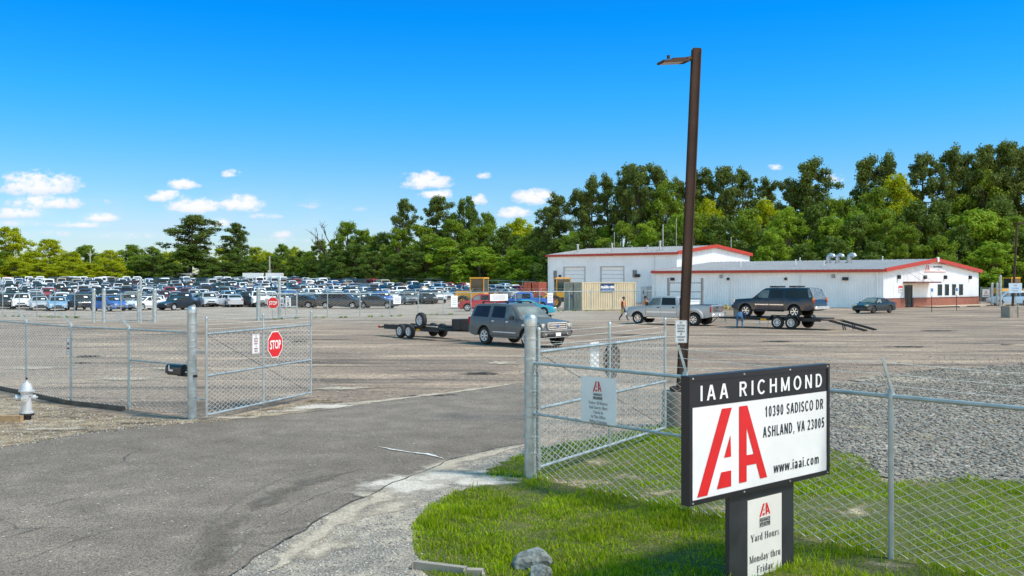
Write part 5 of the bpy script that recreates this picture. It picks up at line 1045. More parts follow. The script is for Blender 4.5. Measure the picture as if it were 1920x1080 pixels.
for s in (-1, 1):
    box_part(SUV, 'headlight', LAMP, ((sh.X(.16), s * .76, .98), (.30, .36, .19), -s * .32, .05)); box_part(SUV, 'turn_signal', AMBER, ((sh.X(.20), s * .885, .95), (.16, .06, .12), -s * .4, .02))
    box_part(SUV, 'taillight', REDL, ((sh.X(5.16), s * .90, 1.08), (.15, .15, .36), 0, .03)); box_part(SUV, 'mirror', BLACK, ((sh.X(1.78), s * 1.14, 1.30), (.12, .24, .20), 0, .05))
    box_part(SUV, 'roof_rail', BLACK, ((sh.X(3.5), s * .70, 1.985), (1.9, .05, .04), 0, .015), ((sh.X(2.6), s * .70, 1.95), (.14, .06, .07)), ((sh.X(4.4), s * .70, 1.93), (.14, .06, .07)))
    box_part(SUV, 'running_board', GREYP, ((0, s * .97, .40), (1.85, .20, .08), 0, .03)); box_part(SUV, 'side_moulding', ALLOY, ((sh.X(2.55), s * 1.015, .62), (1.75, .02, .045), 0, .008))
    box_part(SUV, 'door_handle', CHROME, ((sh.X(2.30), s * 1.005, 1.10), (.18, .05, .05))); box_part(SUV, 'door_handle', CHROME, ((sh.X(3.32), s * 1.005, 1.11), (.18, .05, .05)))
    box_part(SUV, 'fog_light', LAMP, ((sh.X(.02), s * .64, .60), (.12, .15, .13), 0, .05))
box_part(SUV, 'grille', CHROME, ((sh.X(.0), 0, 1.105), (.10, 1.12, .05)), ((sh.X(.0), 0, .83), (.10, 1.08, .045)), ((sh.X(.0), .54, .97), (.10, .06, .28)), ((sh.X(.0), -.54, .97), (.10, .06, .28)), ((sh.X(-.005), 0, 1.02), (.08, 1.0, .05)), ((sh.X(-.005), 0, .92), (.08, 1.0, .05)))
box_part(SUV, 'grille_backing', BLACK, ((sh.X(.03), 0, .97), (.08, 1.04, .26)))
e = MB(); e.lathe([(.001, -.02), (.10, -.02), (.105, .0), (.001, .004)], n=20); o = e.build('badge', mat('blue_badge', (.03, .09, .30), rough=.25, var=0, coat=.5), SUV, 40); o.rotation_euler = (R(90), 0, R(90)); o.location = (sh.X(-.055), 0, .97); o.scale = (1, .45, 1)
box_part(SUV, 'front_bumper', GREYP, ((sh.X(.05), 0, .70), (.22, 1.86, .15), 0, .06)); box_part(SUV, 'lower_intake', BLACK, ((sh.X(.0), 0, .56), (.14, 1.15, .11), 0, .03))
box_part(SUV, 'licence_plate', WHITE, ((sh.X(-.07), 0, .60), (.015, .31, .155), 0, .004)); box_part(SUV, 'wiper', BLACK, ((sh.X(1.46), .3, 1.30), (.03, .5, .02)), ((sh.X(1.46), -.35, 1.30), (.03, .5, .02)))

# empty open car trailer behind it
AX = Vector((-4.74, 50.5, 0)); TR_ = empty('car_trailer', AX, R(-50), 'empty black tandem axle car trailer hitched behind the grey suv', 'trailer')
for s in (-1, 1):
    m = MB(); m.box((.2, s * .62, .57), (4.9, .52, .05)); m.box((.2, s * .86, .52), (5.0, .06, .24)); m.box((.2, s * .38, .52), (5.0, .05, .2)); m.box((-2.55, s * .62, .50), (.6, .52, .05), M=Matrix.Rotation(R(-10), 3, 'Y')); m.build('deck_track', DSTEEL, TR_)
m = MB(); 
for x in (-2.3, -1.3, -.5, .5, 1.4, 2.4): m.box((x, 0, .50), (.08, 1.7, .09))
m.build('cross_members', DSTEEL, TR_)
m = MB()
for s in (-1, 1): m.tube([(2.5, s * .82, .52), (4.9, .0, .52)], .06, 6)
m.build('tongue', DSTEEL, TR_); box_part(TR_, 'tool_box', mat('black_box', (.016, .017, .018), rough=.5, var=.2), ((3.75, 0, .82), (.55, 1.25, .52), 0, .02))
box_part(TR_, 'jack', GALV, ((4.6, 0, .55), (.08, .08, .5)))
for x in (-.42, .42):
    for s in (-1, 1):
        c = (x, s * 1.03, .36); m = MB(); wheel_mb(.36, .23, m, c); wo = m.build('wheel', RUBBER, TR_, 40); m = MB(); rim_mb(.36, .23, m, c, s, 8, rr=.6); m.build('rim', [mat('white_rim', (.72, .73, .74), rough=.4, metal=.3, var=.1), UNDER], wo, 35)
box_part(TR_, 'deck_board', mat('bare_plank', (.50, .40, .30), rough=.8, var=.25, scale=3), ((1.55, -.80, .66), (1.9, .16, .04)))
for s in (-1, 1): box_part(TR_, 'tail_lamp', REDL, ((-2.86, s * .84, .50), (.06, .14, .10)))
box_part(TR_, 'strap', YELLOW, ((.95, -.9, .46), (.34, .05, .09)))
h_ = Vector((math.cos(R(-50)), math.sin(R(-50)), 0)); rgt = Vector((h_.y, -h_.x, 0)); sp_ = AX + h_ * 1.35 + rgt * .98
root = empty('spare_wheel', sp_ + Vector((0, 0, .98 - .36)), R(-50), 'spare wheel with silver rim standing on the empty trailer side', 'wheel'); m = MB(); wheel_mb(.40, .23, m, (0, 0, .34)); m.build('tyre', RUBBER, root, 40); m = MB(); rim_mb(.40, .23, m, (0, 0, .34), -1, 8, rr=.6); m.build('rim', [MATS['white_rim'], UNDER], root, 35)

# silver pickup with twin rear wheels
SILP = paint('pickup_silver', (.36, .37, .38), metal=.5, rough=.3)
sh = Shape(6.35, 2.0, 4.2, .95, [(0, .80), (.05, 1.02), (.2, 1.18), (1.35, 1.30), (1.95, 1.84), (2.2, 1.95), (3.75, 1.94), (3.92, 1.86), (4.02, 1.38), (6.25, 1.36), (6.35, 1.30)], [(0, .88), (.2, 1.1), (1.3, 1.25), (4.0, 1.33), (6.35, 1.32)], .50, .41, .13, .12, .05, flare=.025, gh=.5)
PK = empty('silver_pickup', (10.95, 65.9, 0), R(146), 'silver crew cab pickup truck with a white bed tool box', 'pickup truck')
m = MB(); sh.body(m, .13); m.build('body', [SILP, UNDER], PK, 38); windows(PK, sh, [((1.62, 1.34), (2.62, 1.34), (2.66, 1.83), (2.08, 1.79)), ((2.74, 1.34), (3.80, 1.35), (3.72, 1.83), (2.76, 1.84))], [(1.42, 1.94), (4.01, 3.93)])
for side in (-1, 1):
    a = sh.ax[0]; c = (sh.X(a), side * .85, .41); m = MB(); wheel_mb(.41, .25, m, c); wo = m.build('wheel', RUBBER, PK, 40); m = MB(); rim_mb(.41, .25, m, c, side, 8, rr=.6); m.build('rim', [CHROME, UNDER], wo, 35)
    for yy in (.78, 1.08):
        c = (sh.X(sh.ax[1]), side * yy, .41); m = MB(); wheel_mb(.41, .24, m, c); wo = m.build('wheel', RUBBER, PK, 40)
        if yy > 1: m = MB(); rim_mb(.41, .24, m, c, side, 8, rr=.6); m.build('rim', [CHROME, UNDER], wo, 35)
    m = MB(); n = 18; V = []; 
    for k in range(n + 1):
        a = math.pi * k / n; 
        for (rr_, y) in ((.50, .98), (.50, 1.20), (.60, 1.19), (.66, .98)): V.append((sh.X(sh.ax[1]) + rr_ * 1.12 * math.cos(a), side * y, .50 + rr_ * math.sin(a)))
    m.add(V, [((4 * k + j, 4 * k + 4 + j, 4 * k + 5 + j, 4 * k + 1 + j) if side > 0 else (4 * k + j, 4 * k + 1 + j, 4 * k + 5 + j, 4 * k + 4 + j)) for k in range(n) for j in range(3)]); m.build('rear_fender', SILP, PK, 50)
    box_part(PK, 'headlight', LAMP, ((sh.X(.08), side * .74, 1.02), (.2, .34, .2), -side * .2, .04)); box_part(PK, 'taillight', REDL, ((sh.X(6.30), side * .93, 1.08), (.12, .15, .40), 0, .02)); box_part(PK, 'mirror', BLACK, ((sh.X(1.75), side * 1.18, 1.42), (.12, .28, .26), 0, .04))
    box_part(PK, 'door_handle', BLACK, ((sh.X(2.50), side * 1.0, 1.18), (.18, .05, .07))); box_part(PK, 'door_handle', BLACK, ((sh.X(3.62), side * 1.0, 1.18), (.18, .05, .07))); box_part(PK, 'side_moulding', ALLOY, ((sh.X(2.75), side * 1.005, .86), (2.2, .02, .10), 0, .008)); box_part(PK, 'running_board', CHROME, ((sh.X(2.8), side * .95, .46), (2.3, .16, .06), 0, .02))
seams(PK, sh, (1.58, 2.68, 3.88), .62); box_part(PK, 'tailgate', SILP, ((sh.X(6.345), 0, 1.09), (.05, 1.62, .46), 0, .02)); box_part(PK, 'tailgate_handle', BLACK, ((sh.X(6.38), 0, 1.2), (.03, .22, .09))); box_part(PK, 'rear_bumper', CHROME, ((sh.X(6.42), 0, .70), (.20, 1.95, .2), 0, .04)); box_part(PK, 'licence_plate', WHITE, ((sh.X(6.53), 0, .72), (.015, .31, .15), 0, .004))
box_part(PK, 'grille', CHROME, ((sh.X(.0), 0, 1.02), (.08, 1.1, .24), 0, .02)); box_part(PK, 'front_bumper', CHROME, ((sh.X(.0), 0, .68), (.22, 1.9, .2), 0, .05)); box_part(PK, 'bed_interior', BLACK, ((sh.X(5.2), 0, 1.375), (1.9, 1.55, .02)))
t = empty('bed_tool_box', PK.matrix_basis @ Vector((sh.X(4.45), 0, 1.36)), R(146), 'white chest shaped tool box across the bed of the silver pickup', 'tool box'); box_part(t, 'chest', WHITE, ((0, 0, .13), (.62, 1.7, .26), 0, .02)); box_part(t, 'lid', WHITE, ((0, 0, .285), (.68, 1.78, .05), 0, .02))

# dark long suv lashed on the second trailer
TW = R(138); TA = Vector((17.62, 60.2, 0)); T2 = empty('car_trailer', TA, TW, 'loaded black car trailer with lowered ramps hitched to the silver pickup', 'trailer')
m = MB(); m.box((.6, 0, .66), (5.6, 1.96, .06)); 
for s in (-1, 1): m.box((.6, s * .97, .60), (5.7, .07, .20))
m.build('deck', DSTEEL, T2)
m = MB()
for s in (-1, 1): m.tube([(3.3, s * .8, .58), (5.2, 0, .56)], .065, 6)
m.build('tongue', DSTEEL, T2); box_part(T2, 'winch_box', mat('grey_box', (.22, .23, .22), rough=.6, var=.15), ((3.75, 0, .92), (.4, .8, .5), 0, .03)); box_part(T2, 'jack', GALV, ((4.7, .12, .6), (.09, .09, .7)))
m = MB(); m.tube([(1.8, .95, .56), (1.75, 1.02, .2), (1.75, 1.02, .14)], .035, 6); m.tube([(1.2, .95, .56), (1.2, 1.02, .14)], .03, 6); m.build('side_jack', GALV, T2); box_part(T2, 'strap', YELLOW, ((1.5, 1.01, .54), (.42, .04, .14)))
for x in (-.46, .46):
    for s in (-1, 1):
        c = (x, s * 1.14, .40); m = MB(); wheel_mb(.40, .24, m, c); wo = m.build('wheel', RUBBER, T2, 40); m = MB(); rim_mb(.40, .24, m, c, s, 10, rr=.6); m.build('rim', [MATS['white_rim'], UNDER], wo, 35)
for s in (-1, 1):
    m = MB(); m.prism([(-1.0, .62), (-.82, .86), (.82, .86), (1.0, .62), (1.0, .57), (.80, .80), (-.80, .80), (-1.0, .57)], .30, (0, s * 1.14 + .15, 0), (1, 0, 0), (0, 0, 1)); m.build('fender', DSTEEL, T2)
for s in (-1, 1):
    r0 = Vector((-3.2, s * .72, .58)); m = MB(); Mr = Matrix.Rotation(R(-13.5), 3, 'Y')
    for d in (-.17, .17): m.box((-2.2 - 1.62, s * .72 + d, .31), (2.25, .05, .09), M=Mr)
    for k in range(9): m.box((-2.2 - 1.62 + (k - 4) * .25 * .97, s * .72, .31 + (k - 4) * .25 * .233), (.05, .34, .04), M=Mr)
    m.tube([(-3.5, s * .72, .40), (-3.55, s * .72, .03)], .035, 6); m.tube([(-3.62, s * .72, .38), (-3.68, s * .72, .03)], .035, 6); m.build('ramp', DSTEEL, T2)
m = MB(); m.box((-2.5, 0, .60), (.9, 1.5, .08)); m.build('tail_beam', mat('rust_steel', (.16, .105, .07), rough=.8, var=.3, scale=4), T2)
m = MB(); m.tube([(5.3, 0, .58), (5.75, .18, .15), (6.1, .1, .55)], .03, 6); m.build('safety_chain', DSTEEL, T2)
DARKP = paint('night_blue', (.012, .018, .036), metal=.1, rough=.26)
sh = Shape(5.57, 2.0, 3.30, .98, [(0, .72), (.05, .95), (.2, 1.12), (1.4, 1.20), (2.0, 1.72), (2.25, 1.84), (5.0, 1.86), (5.2, 1.80), (5.46, 1.22), (5.52, 1.05), (5.57, .72)], [(0, .80), (.2, 1.04), (1.35, 1.15), (5.57, 1.20)], .44, .39, .15, .12, .06, flare=.02)
hd = Vector((math.cos(TW), math.sin(TW), 0)); SB = empty('dark_suv', TA + hd * 1.1 + Vector((0, 0, .69)), TW, 'long dark blue suv strapped on the trailer, plastic over its tail', 'car')
m = MB(); sh.body(m, .13); m.build('body', [DARKP, UNDER], SB, 38); windows(SB, sh, [((1.62, 1.22), (2.52, 1.22), (2.56, 1.72), (2.1, 1.68)), ((2.66, 1.22), (3.5, 1.23), (3.46, 1.73), (2.68, 1.73)), ((3.72, 1.23), (5.18, 1.25), (5.02, 1.72), (3.68, 1.73))], [(1.46, 1.98), (5.44, 5.22)], GLASS2)
add_wheels(SB, sh, .26, 6, CHROME); seams(SB, sh, (1.58, 2.60, 3.55), .55)
for s in (-1, 1):
    box_part(SB, 'headlight', LAMP, ((sh.X(.10), s * .78, 1.0), (.2, .3, .2), -s * .2, .03)); tl = box_part(SB, 'taillight', REDL, ((sh.X(5.50), s * .91, 1.02), (.14, .14, .16), 0, .02)); box_part(SB, 'turn_signal', AMBER, ((sh.X(5.49), s * .91, 1.18), (.14, .14, .15), 0, .02)); box_part(SB, 'mirror', BLACK, ((sh.X(1.8), s * 1.12, 1.28), (.12, .22, .18), 0, .04))
    box_part(SB, 'side_moulding', CHROME, ((sh.X(2.1), s * 1.005, .80), (.95, .02, .06), 0, .008), ((sh.X(3.1), s * 1.005, .80), (.95, .02, .06), 0, .008)); box_part(SB, 'door_handle', BLACK, ((sh.X(2.4), s * 1.0, 1.06), (.16, .05, .06))); box_part(SB, 'door_handle', BLACK, ((sh.X(3.4), s * 1.0, 1.07), (.16, .05, .06))); box_part(SB, 'running_board', BLACK, ((0.1, s * .95, .40), (2.1, .16, .06), 0, .02))
box_part(SB, 'roof_rack', BLACK, ((sh.X(2.7), 0, 1.92), (.45, 1.3, .10), 0, .02), ((sh.X(4.0), 0, 1.93), (.45, 1.3, .10), 0, .02)); box_part(SB, 'front_bumper', DSTEEL, ((sh.X(.0), 0, .66), (.2, 1.8, .2), 0, .04)); box_part(SB, 'rear_bumper', CHROME, ((sh.X(5.62), 0, .64), (.2, 1.9, .18), 0, .04))
pl = MB(); 
for s in (-1, 1): sh.side_glass(pl, ((5.22, 1.26), (5.42, 1.26), (5.22, 1.78), (5.08, 1.76)), s, off=.03)
sh.screen(pl, 5.50, 5.14, k=1.01, off=.035); pl.build('plastic_sheet', mat('clear_plastic', (.13, .145, .15), rough=.25, var=.5, scale=9, bump=.8, spec=.8), SB, 60)
# black sedan by the office door
BLKP = paint('sedan_black', (.010, .013, .014), metal=.2, rough=.22)
b, sh0, sc_ = lot_car('sedan'); sh = b; SD = empty('black_sedan', (33.9, 90.0, 0), R(-142), 'black sedan with yellowed headlights parked beside the office corner', 'car'); side_, scr_ = sh0, sc_
m = MB(); sh.body(m, .14); m.build('body', [BLKP, UNDER], SD, 38); windows(SD, sh, side_, scr_); add_wheels(SD, sh, .22, 7, mat('dull_rim', (.10, .10, .10), rough=.5, metal=.5))
for s in (-1, 1):
    box_part(SD, 'headlight', mat('yellowed_lens', (.55, .50, .30), rough=.2, var=.1, coat=.4), ((sh.X(.14), s * .62, .72), (.30, .36, .15), -s * .35, .04)); box_part(SD, 'taillight', REDL, ((sh.X(4.7), s * .70, .88), (.14, .3, .16), 0, .02)); box_part(SD, 'mirror', BLKP, ((sh.X(1.55), s * 1.0, 1.0), (.1, .18, .13), 0, .04))
box_part(SD, 'grille', BLACK, ((sh.X(.0), 0, .62), (.06, .7, .12), 0, .02)); box_part(SD, 'lower_intake', UNDER, ((sh.X(.02), 0, .40), (.06, 1.2, .12), 0, .02)); 
# vehicles just inside the lot fence
def simple_vehicle(kind, name, colname, col, px, d, yaw, label, metal=.1):
    sh, side, scr = lot_car(kind); r = empty(name, ground_at(px, d), R(yaw), label, 'pickup truck' if kind == 'pickup' else 'car'); pm = paint(colname, col, metal=metal)
    m = MB(); sh.body(m, .16); m.build('body', [pm, UNDER], r, 38); windows(r, sh, side, scr); add_wheels(r, sh, .26, 6)
    for s in (-1, 1):
        z = lerp_list(sh.top, .12) - .09; box_part(r, 'headlight', LAMP, ((sh.X(.08), s * (sh.W / 2 - .28), z), (.18, .34, .14), -s * .22, .03)); z = min(1.0, lerp_list(sh.top, sh.L - .06) - .1); box_part(r, 'taillight', REDL, ((sh.X(sh.L - .05), s * (sh.W / 2 - .13), z), (.14, .2, .22), 0, .02)); box_part(r, 'mirror', BLACK, ((sh.X(side[0][0][0] + .12), s * (sh.W / 2 + .07), side[0][0][1] + .05), (.1, .17, .14), 0, .03))
    return r
simple_vehicle('suv', 'red_suv', 'signal_red', (.42, .012, .018), 903, 95.5, 178, 'red suv with dark windows behind the middle lot fence')
simple_vehicle('pickup', 'blue_pickup', 'bright_blue', (.012, .11, .42), 985, 98.5, 174, 'bright blue pickup truck behind the roof of the grey suv')
simple_vehicle('coupe', 'teal_car', 'teal', (.02, .30, .40), 993, 84, -8, 'teal car nose showing in front of the tan container')
simple_vehicle('minivan', 'pale_blue_van', 'powder_blue', (.30, .44, .58), 1893, 118, 176, 'pale blue van behind the fence past the office', .3)
# wheel loaders
def loader(name, p, yaw, label, parts='full'):
    r = empty(name, p, yaw, label, 'wheel loader'); box_part(r, 'engine_hood', YELLOW, ((-1.2, 0, 1.45), (2.0, 1.5, .95), 0, .12)); box_part(r, 'chassis', mat('machine_grey', (.06, .06, .06), rough=.6), ((.1, 0, .95), (4.6, 1.2, .5), 0, .08))
    cb = box_part(r, 'cab', YELLOW, ((.35, 0, 3.32), (1.75, 1.6, .14), 0, .04), *[((.35 + x, y, 2.45), (.10, .10, 1.7), 0, .02) for x in (-.75, .75) for y in (-.70, .70)], ((.35, 0, 1.5), (1.6, 1.5, .6), 0, .05))
    box_part(cb, 'cab_glass', mat('green_glass', (.035, .055, .05), rough=.1, var=.4, scale=1.2, spec=.3), ((.35, .71, 2.5), (1.36, .02, 1.4), 0, .005), ((.35, -.71, 2.5), (1.36, .02, 1.4), 0, .005), ((1.12, 0, 2.5), (.02, 1.28, 1.4), 0, .005), ((-.42, 0, 2.5), (.02, 1.28, 1.4), 0, .005))
    m = MB()
    for s in (-1, 1): m.tube([(1.1, s * .5, 1.5), (2.2, s * .5, 1.35), (2.9, s * .5, .7)], .13, 6); m.tube([(1.2, s * .3, 1.1), (2.3, s * .3, 1.7)], .07, 6)
    m.build('lift_arm', YELLOW, r, 40); m = MB(); m.prism([(0, 0), (.9, -.15), (.85, .0), (.25, .25), (.2, .9), (0, .95)], 2.4, (2.8, 1.2, .45), (1, 0, 0), (0, 0, 1)); m.build('bucket', MATS['machine_grey'], r); m = MB(); m.tube([(-1.6, .35, 1.9), (-1.6, .35, 2.7)], .06, 8); m.build('exhaust', BLACK, r)
    for x in (-1.2, 1.35):
        for s in (-1, 1): m = MB(); wheel_mb(.72, .5, m, (x, s * .92, .72)); wo = m.build('wheel', RUBBER, r, 40); m = MB(); rim_mb(.72, .5, m, (x, s * .92, .72), s, 6, rr=.5); m.build('rim', [YELLOW, UNDER], wo)
    return r
loader('wheel_loader', ground_at(893, 104), R(-18), 'yellow wheel loader with open cab standing behind the red suv')
loader('wheel_loader', ground_at(1060, 106), R(188), 'yellow wheel loader half hidden behind the tan storage container')
loader('wheel_loader', ground_at(1893, 132), R(20), 'yellow wheel loader cab above the pale blue van past the office')
# ================================================================== the metal office building and its surroundings
WALLM = mat('white_metal_wall', (.80, .81, .82), rough=.55, var=.07, scale=.5); ROOFM = mat('roof_metal', (.225, .235, .245), rough=.5, metal=.15, var=.12, scale=.8); TRIM = mat('red_trim', (.44, .040, .022), rough=.5, var=.12, scale=1.5)
def ribbed_wall(A, B, z0, topf, out, holes=(), pitch=.31, depth=.035):
    """standing-rib sheet metal between ground points A and B; topf(t) is the height at fraction t; holes (t0,t1,z0,z1) are left open"""
    A, B = Vector((A[0], A[1], 0)), Vector((B[0], B[1], 0)); L = (B - A).length; u = (B - A) / L; n = Vector(out).normalized(); V = []; Fc = []
    prof = []
    k = int(L / pitch)
    for i in range(k):
        x = i * L / k; p = L / k; prof += [(x, 0), (x + p * .72, 0), (x + p * .80, depth), (x + p * .92, depth)]
    prof.append((L, 0)); xs_ = sorted(set([h[0] * L for h in holes] + [h[1] * L for h in holes]))
    full = list(prof)
    for xh in xs_:
        for d in (0,):
            y = np.interp(xh, [p[0] for p in prof], [p[1] for p in prof]); full.append((xh, float(y)))
    full.sort()
    for (x0, y0), (x1, y1) in zip(full, full[1:]):
        if x1 - x0 < 1e-5: continue
        xm = (x0 + x1) / 2 / L; spans = [(z0, None)]
        for h in holes:
            if h[0] < xm < h[1]: spans = [(z0, h[2]), (h[3], None)] if h[2] > z0 else [(h[3], None)]
        for (a, b) in spans:
            o = len(V)
            for (x, y) in ((x0, y0), (x1, y1)):
                p = A + u * x + n * y; tz = topf(x / L) if b is None else b; V.append((p.x, p.y, a)); V.append((p.x, p.y, tz))
            Fc.append((o, o + 2, o + 3, o + 1))
    return V, Fc
Cc = Vector((41.0, 105.9)); Lc = Vector((18.1, 124.0)); Rc = Vector((58.7, 120.8)); back = Rc + (Lc - Cc); EV, PK_ = 4.18, 5.42
OFF = empty('office_building', (Cc.x, Cc.y, 0), 0, 'long white metal office with red roof trim and brick skirting', 'building'); O3 = Vector((Cc.x, Cc.y, 0))
def wall_part(root, name, A, B, z0, topf, out, holes=(), m=WALLM, org=O3, **k):
    v, f = ribbed_wall(A, B, z0, topf, out, holes, **k); mb = MB(); mb.add([(x - org.x, y - org.y, z) for x, y, z in v], f); return mb.build(name, m, root)
nL = Vector((-(Cc - Lc).y, (Cc - Lc).x, 0)); nL = nL if nL.y < 0 else -nL; nL.normalize(); nR = Vector((-(Rc - Cc).y, (Rc - Cc).x, 0)); nR = nR if nR.x > 0 else -nR; nR.normalize()
uL = Vector(((Cc - Lc).x, (Cc - Lc).y, 0)).normalized(); uR = Vector(((Rc - Cc).x, (Rc - Cc).y, 0)).normalized(); LL, LR = (Cc - Lc).length, (Rc - Cc).length
wall_part(OFF, 'long_wall', Lc, Cc, -.3, lambda t: EV, nL); gable = lambda t: EV + (PK_ - EV) * (1 - abs(2 * t - 1))
def tR(px): k = (px - 960) / F; d = Rc - Cc; return (k * Cc.y - Cc.x) / (d.x - k * d.y)
d0, d1 = tR(1695.5), tR(1711); wx = [(1758, 1766), (1771.5, 1779), (1785, 1792), (1797.5, 1805)]; wh = [(tR(a), tR(b)) for a, b in wx]; gz0 = gz(112)
wall_part(OFF, 'gable_wall', Cc, Rc, 1.02, gable, nR, holes=[(d0, d1, 0, 2.55)] + [(a, b, 1.28, 2.62) for a, b in wh])
wall_part(OFF, 'back_wall', Rc, back, -.3, lambda t: EV, -nL); wall_part(OFF, 'end_wall', back, Lc, -.3, gable, -nR)
BRICK, nt, bs = nodes_of('brick_skirting'); bt = nt.nodes.new('ShaderNodeTexBrick'); bt.inputs['Scale'].default_value = 1; bt.inputs['Color1'].default_value = (.30, .075, .035, 1); bt.inputs['Color2'].default_value = (.22, .05, .025, 1); bt.inputs['Mortar'].default_value = (.30, .24, .2, 1); bt.inputs['Brick Width'].default_value = .42; bt.inputs['Row Height'].default_value = .14; bt.inputs['Mortar Size'].default_value = .012
tcn = nt.nodes.new('ShaderNodeTexCoord'); mpn = nt.nodes.new('ShaderNodeMapping'); mpn.inputs['Rotation'].default_value = (R(90), 0, -math.atan2(uR.y, uR.x)); nt.links.new(tcn.outputs['Object'], mpn.inputs[0]); nt.links.new(mpn.outputs[0], bt.inputs['Vector']); nt.links.new(bt.outputs[0], bs.inputs['Base Color']); bs.inputs['Roughness'].default_value = .85
def along(t, z, k=0): p = Vector((Cc.x, Cc.y, 0)) - O3 + uR * (t * LR) + nR * k; return Vector((p.x, p.y, z))
m = MB()
for a, b in ((0, d0), (d1, 1)): q = along((a + b) / 2, .36, .02); m.box(q, ((b - a) * LR, .20, 1.32), rz=math.atan2(uR.y, uR.x))
m.build('brick_skirt', BRICK, OFF); m = MB()
for a, b in ((0, d0), (d1, 1)): m.box(along((a + b) / 2, 1.05, .03), ((b - a) * LR, .26, .06), rz=math.atan2(uR.y, uR.x))
m.build('brick_cap', mat('dark_sill', (.10, .05, .04), rough=.8), OFF)
TEAL = mat('window_frame_teal', (.02, .09, .11), rough=.4)
for a, b in wh:
    c = along((a + b) / 2, 1.95, -.02); w = MB(); ww = (b - a) * LR; az = math.atan2(uR.y, uR.x)
    for (x, z, sx, sz) in ((-ww / 2 + .03, 0, .08, 1.34), (ww / 2 - .03, 0, .08, 1.34), (0, .64, ww - .14, .07), (0, -.64, ww - .14, .07)): w.box((c.x + uR.x * x, c.y + uR.y * x, c.z + z), (sx, .12, sz), rz=az)
    fo = w.build('window', TEAL, OFF); g = MB(); g.box(c, (ww - .1, .03, 1.26), rz=az); g.build('pane', GLASS2, fo)
dc = along((d0 + d1) / 2, 1.25, -.06); dw = (d1 - d0) * LR; w = MB(); w.box((dc.x, dc.y, dc.z), (dw - .12, .06, 2.4), rz=az); do = w.build('door', GLASS2, OFF); w = MB()
for x, sx in ((-dw / 2 + .05, .1), (dw / 2 - .05, .1), (0, .06)): w.box((dc.x + uR.x * x, dc.y + uR.y * x, dc.z + .02), (sx, .14, 2.55), rz=az)
w.box((dc.x, dc.y, 2.5), (dw, .15, .1), rz=az); w.build('door_frame', TEAL, do)
aw = MB(); a0, a1 = tR(1693), tR(1742); c = along((a0 + a1) / 2, 2.85, .75); aw.box(c, ((a1 - a0) * LR, 1.5, .16), rz=az, bev=.02); ao = aw.build('awning', mat('awning_brown', (.16, .05, .035), rough=.5), OFF); w = MB()
for t in (.3, .7): tt = a0 + (a1 - a0) * t; w.tube([along(tt, 2.95, 1.4), along(tt - .03, 4.0, .05)], .025, 5)
w.build('awning_rod', GALV, ao)
for px in (1683.5, 1732.5, 1770.5, 1817): w = MB(); w.box(along(tR(px), 3.45, .16), (.36, .3, .44), rz=az, bev=.05); w.build('wall_light', BLACK, OFF)
uLa = math.atan2(uL.y, uL.x)
def alongL(t, z, k=0): p = Vector((Lc.x, Lc.y, 0)) - O3 + uL * (t * LL) + nL * k; return Vector((p.x, p.y, z))
def tL(px): k = (px - 960) / F; d = Cc - Lc; return (k * Lc.y - Lc.x) / (d.x - k * d.y)
for px in (1261, 1586): w = MB(); w.box(alongL(tL(px), 3.25, .2), (.62, .34, .36), rz=uLa, bev=.04); w.build('flood_light', BLACK, OFF)
for px in (1366, 1474): w = MB(); w.box(alongL(tL(px), 3.25, .16), (.26, .26, .32), rz=uLa, bev=.04); w.build('wall_light', BLACK, OFF)
for px in (1353, 1563): w = MB(); w.box(alongL(tL(px), 3.55, .14), (.34, .2, .42), rz=uLa, bev=.02); w.build('vent_box', mat('vent_grey', (.30, .31, .31), rough=.6), OFF)
for px in (1229, 1372, 1501, 1645): w = MB(); w.tube([alongL(tL(px), EV - .1, .12), alongL(tL(px), -.1, .12)], .07, 6); w.build('downspout', WHITE, OFF)
# roof: two ribbed slopes with an overhang, red fascia and rake trim
def roof_slope(root, E0, E1, R0, R1, name, org, m=ROOFM, pitch=.62):
    E0, E1, R0, R1 = map(Vector, (E0, E1, R0, R1)); k = int((E1 - E0).length / pitch); V = []; Fc = []; n = (E1 - E0).cross(R0 - E0).normalized(); n = n if n.z > 0 else -n; u = (E1 - E0).normalized()
    for i in range(k):
        for (t, h) in ((i / k, 0), ((i + .82) / k, 0), ((i + .87) / k, .06), ((i + .95) / k, .06)):
            a, b = E0.lerp(E1, t) + n * h, R0.lerp(R1, t) + n * h; V += [a - org, b - org]
    V += [E1 - org, R1 - org]; Fc = [(2 * i, 2 * i + 2, 2 * i + 3, 2 * i + 1) for i in range(len(V) // 2 - 1)]; mb = MB(); mb.add(V, Fc); return mb.build(name, m, root)
oh = .35; z3 = lambda p, z: Vector((p[0], p[1], z)); eL, eC = z3(Lc, EV + .12) + nL * oh + uL * .0, z3(Cc, EV + .12) + nL * oh + nR * oh; Mr_ = z3((Cc + Rc) / 2, PK_ + .16) + nR * oh; Ml_ = z3((Lc + back) / 2, PK_ + .16)
roof_slope(OFF, eL, eC, Ml_, Mr_, 'roof', O3); eR, eB = z3(Rc, EV + .12) - nL * oh + nR * oh, z3(back, EV + .12) - nL * oh; roof_slope(OFF, eR, eB, Mr_, Ml_, 'roof', O3)
def trim_bar(root, a, b, h, t, name='trim', m=TRIM, org=O3):
    a, b = Vector(a) - org, Vector(b) - org; d = b - a; mb = MB(); up = Vector((0, 0, 1)); s = d.cross(up).normalized() * t / 2; V = [a - s, a + s, b + s, b - s]; V = V + [v + up * h for v in V]; mb.add(V, [(0, 3, 2, 1), (4, 5, 6, 7), (0, 1, 5, 4), (1, 2, 6, 5), (2, 3, 7, 6), (3, 0, 4, 7)]); return mb.build(name, m, root)
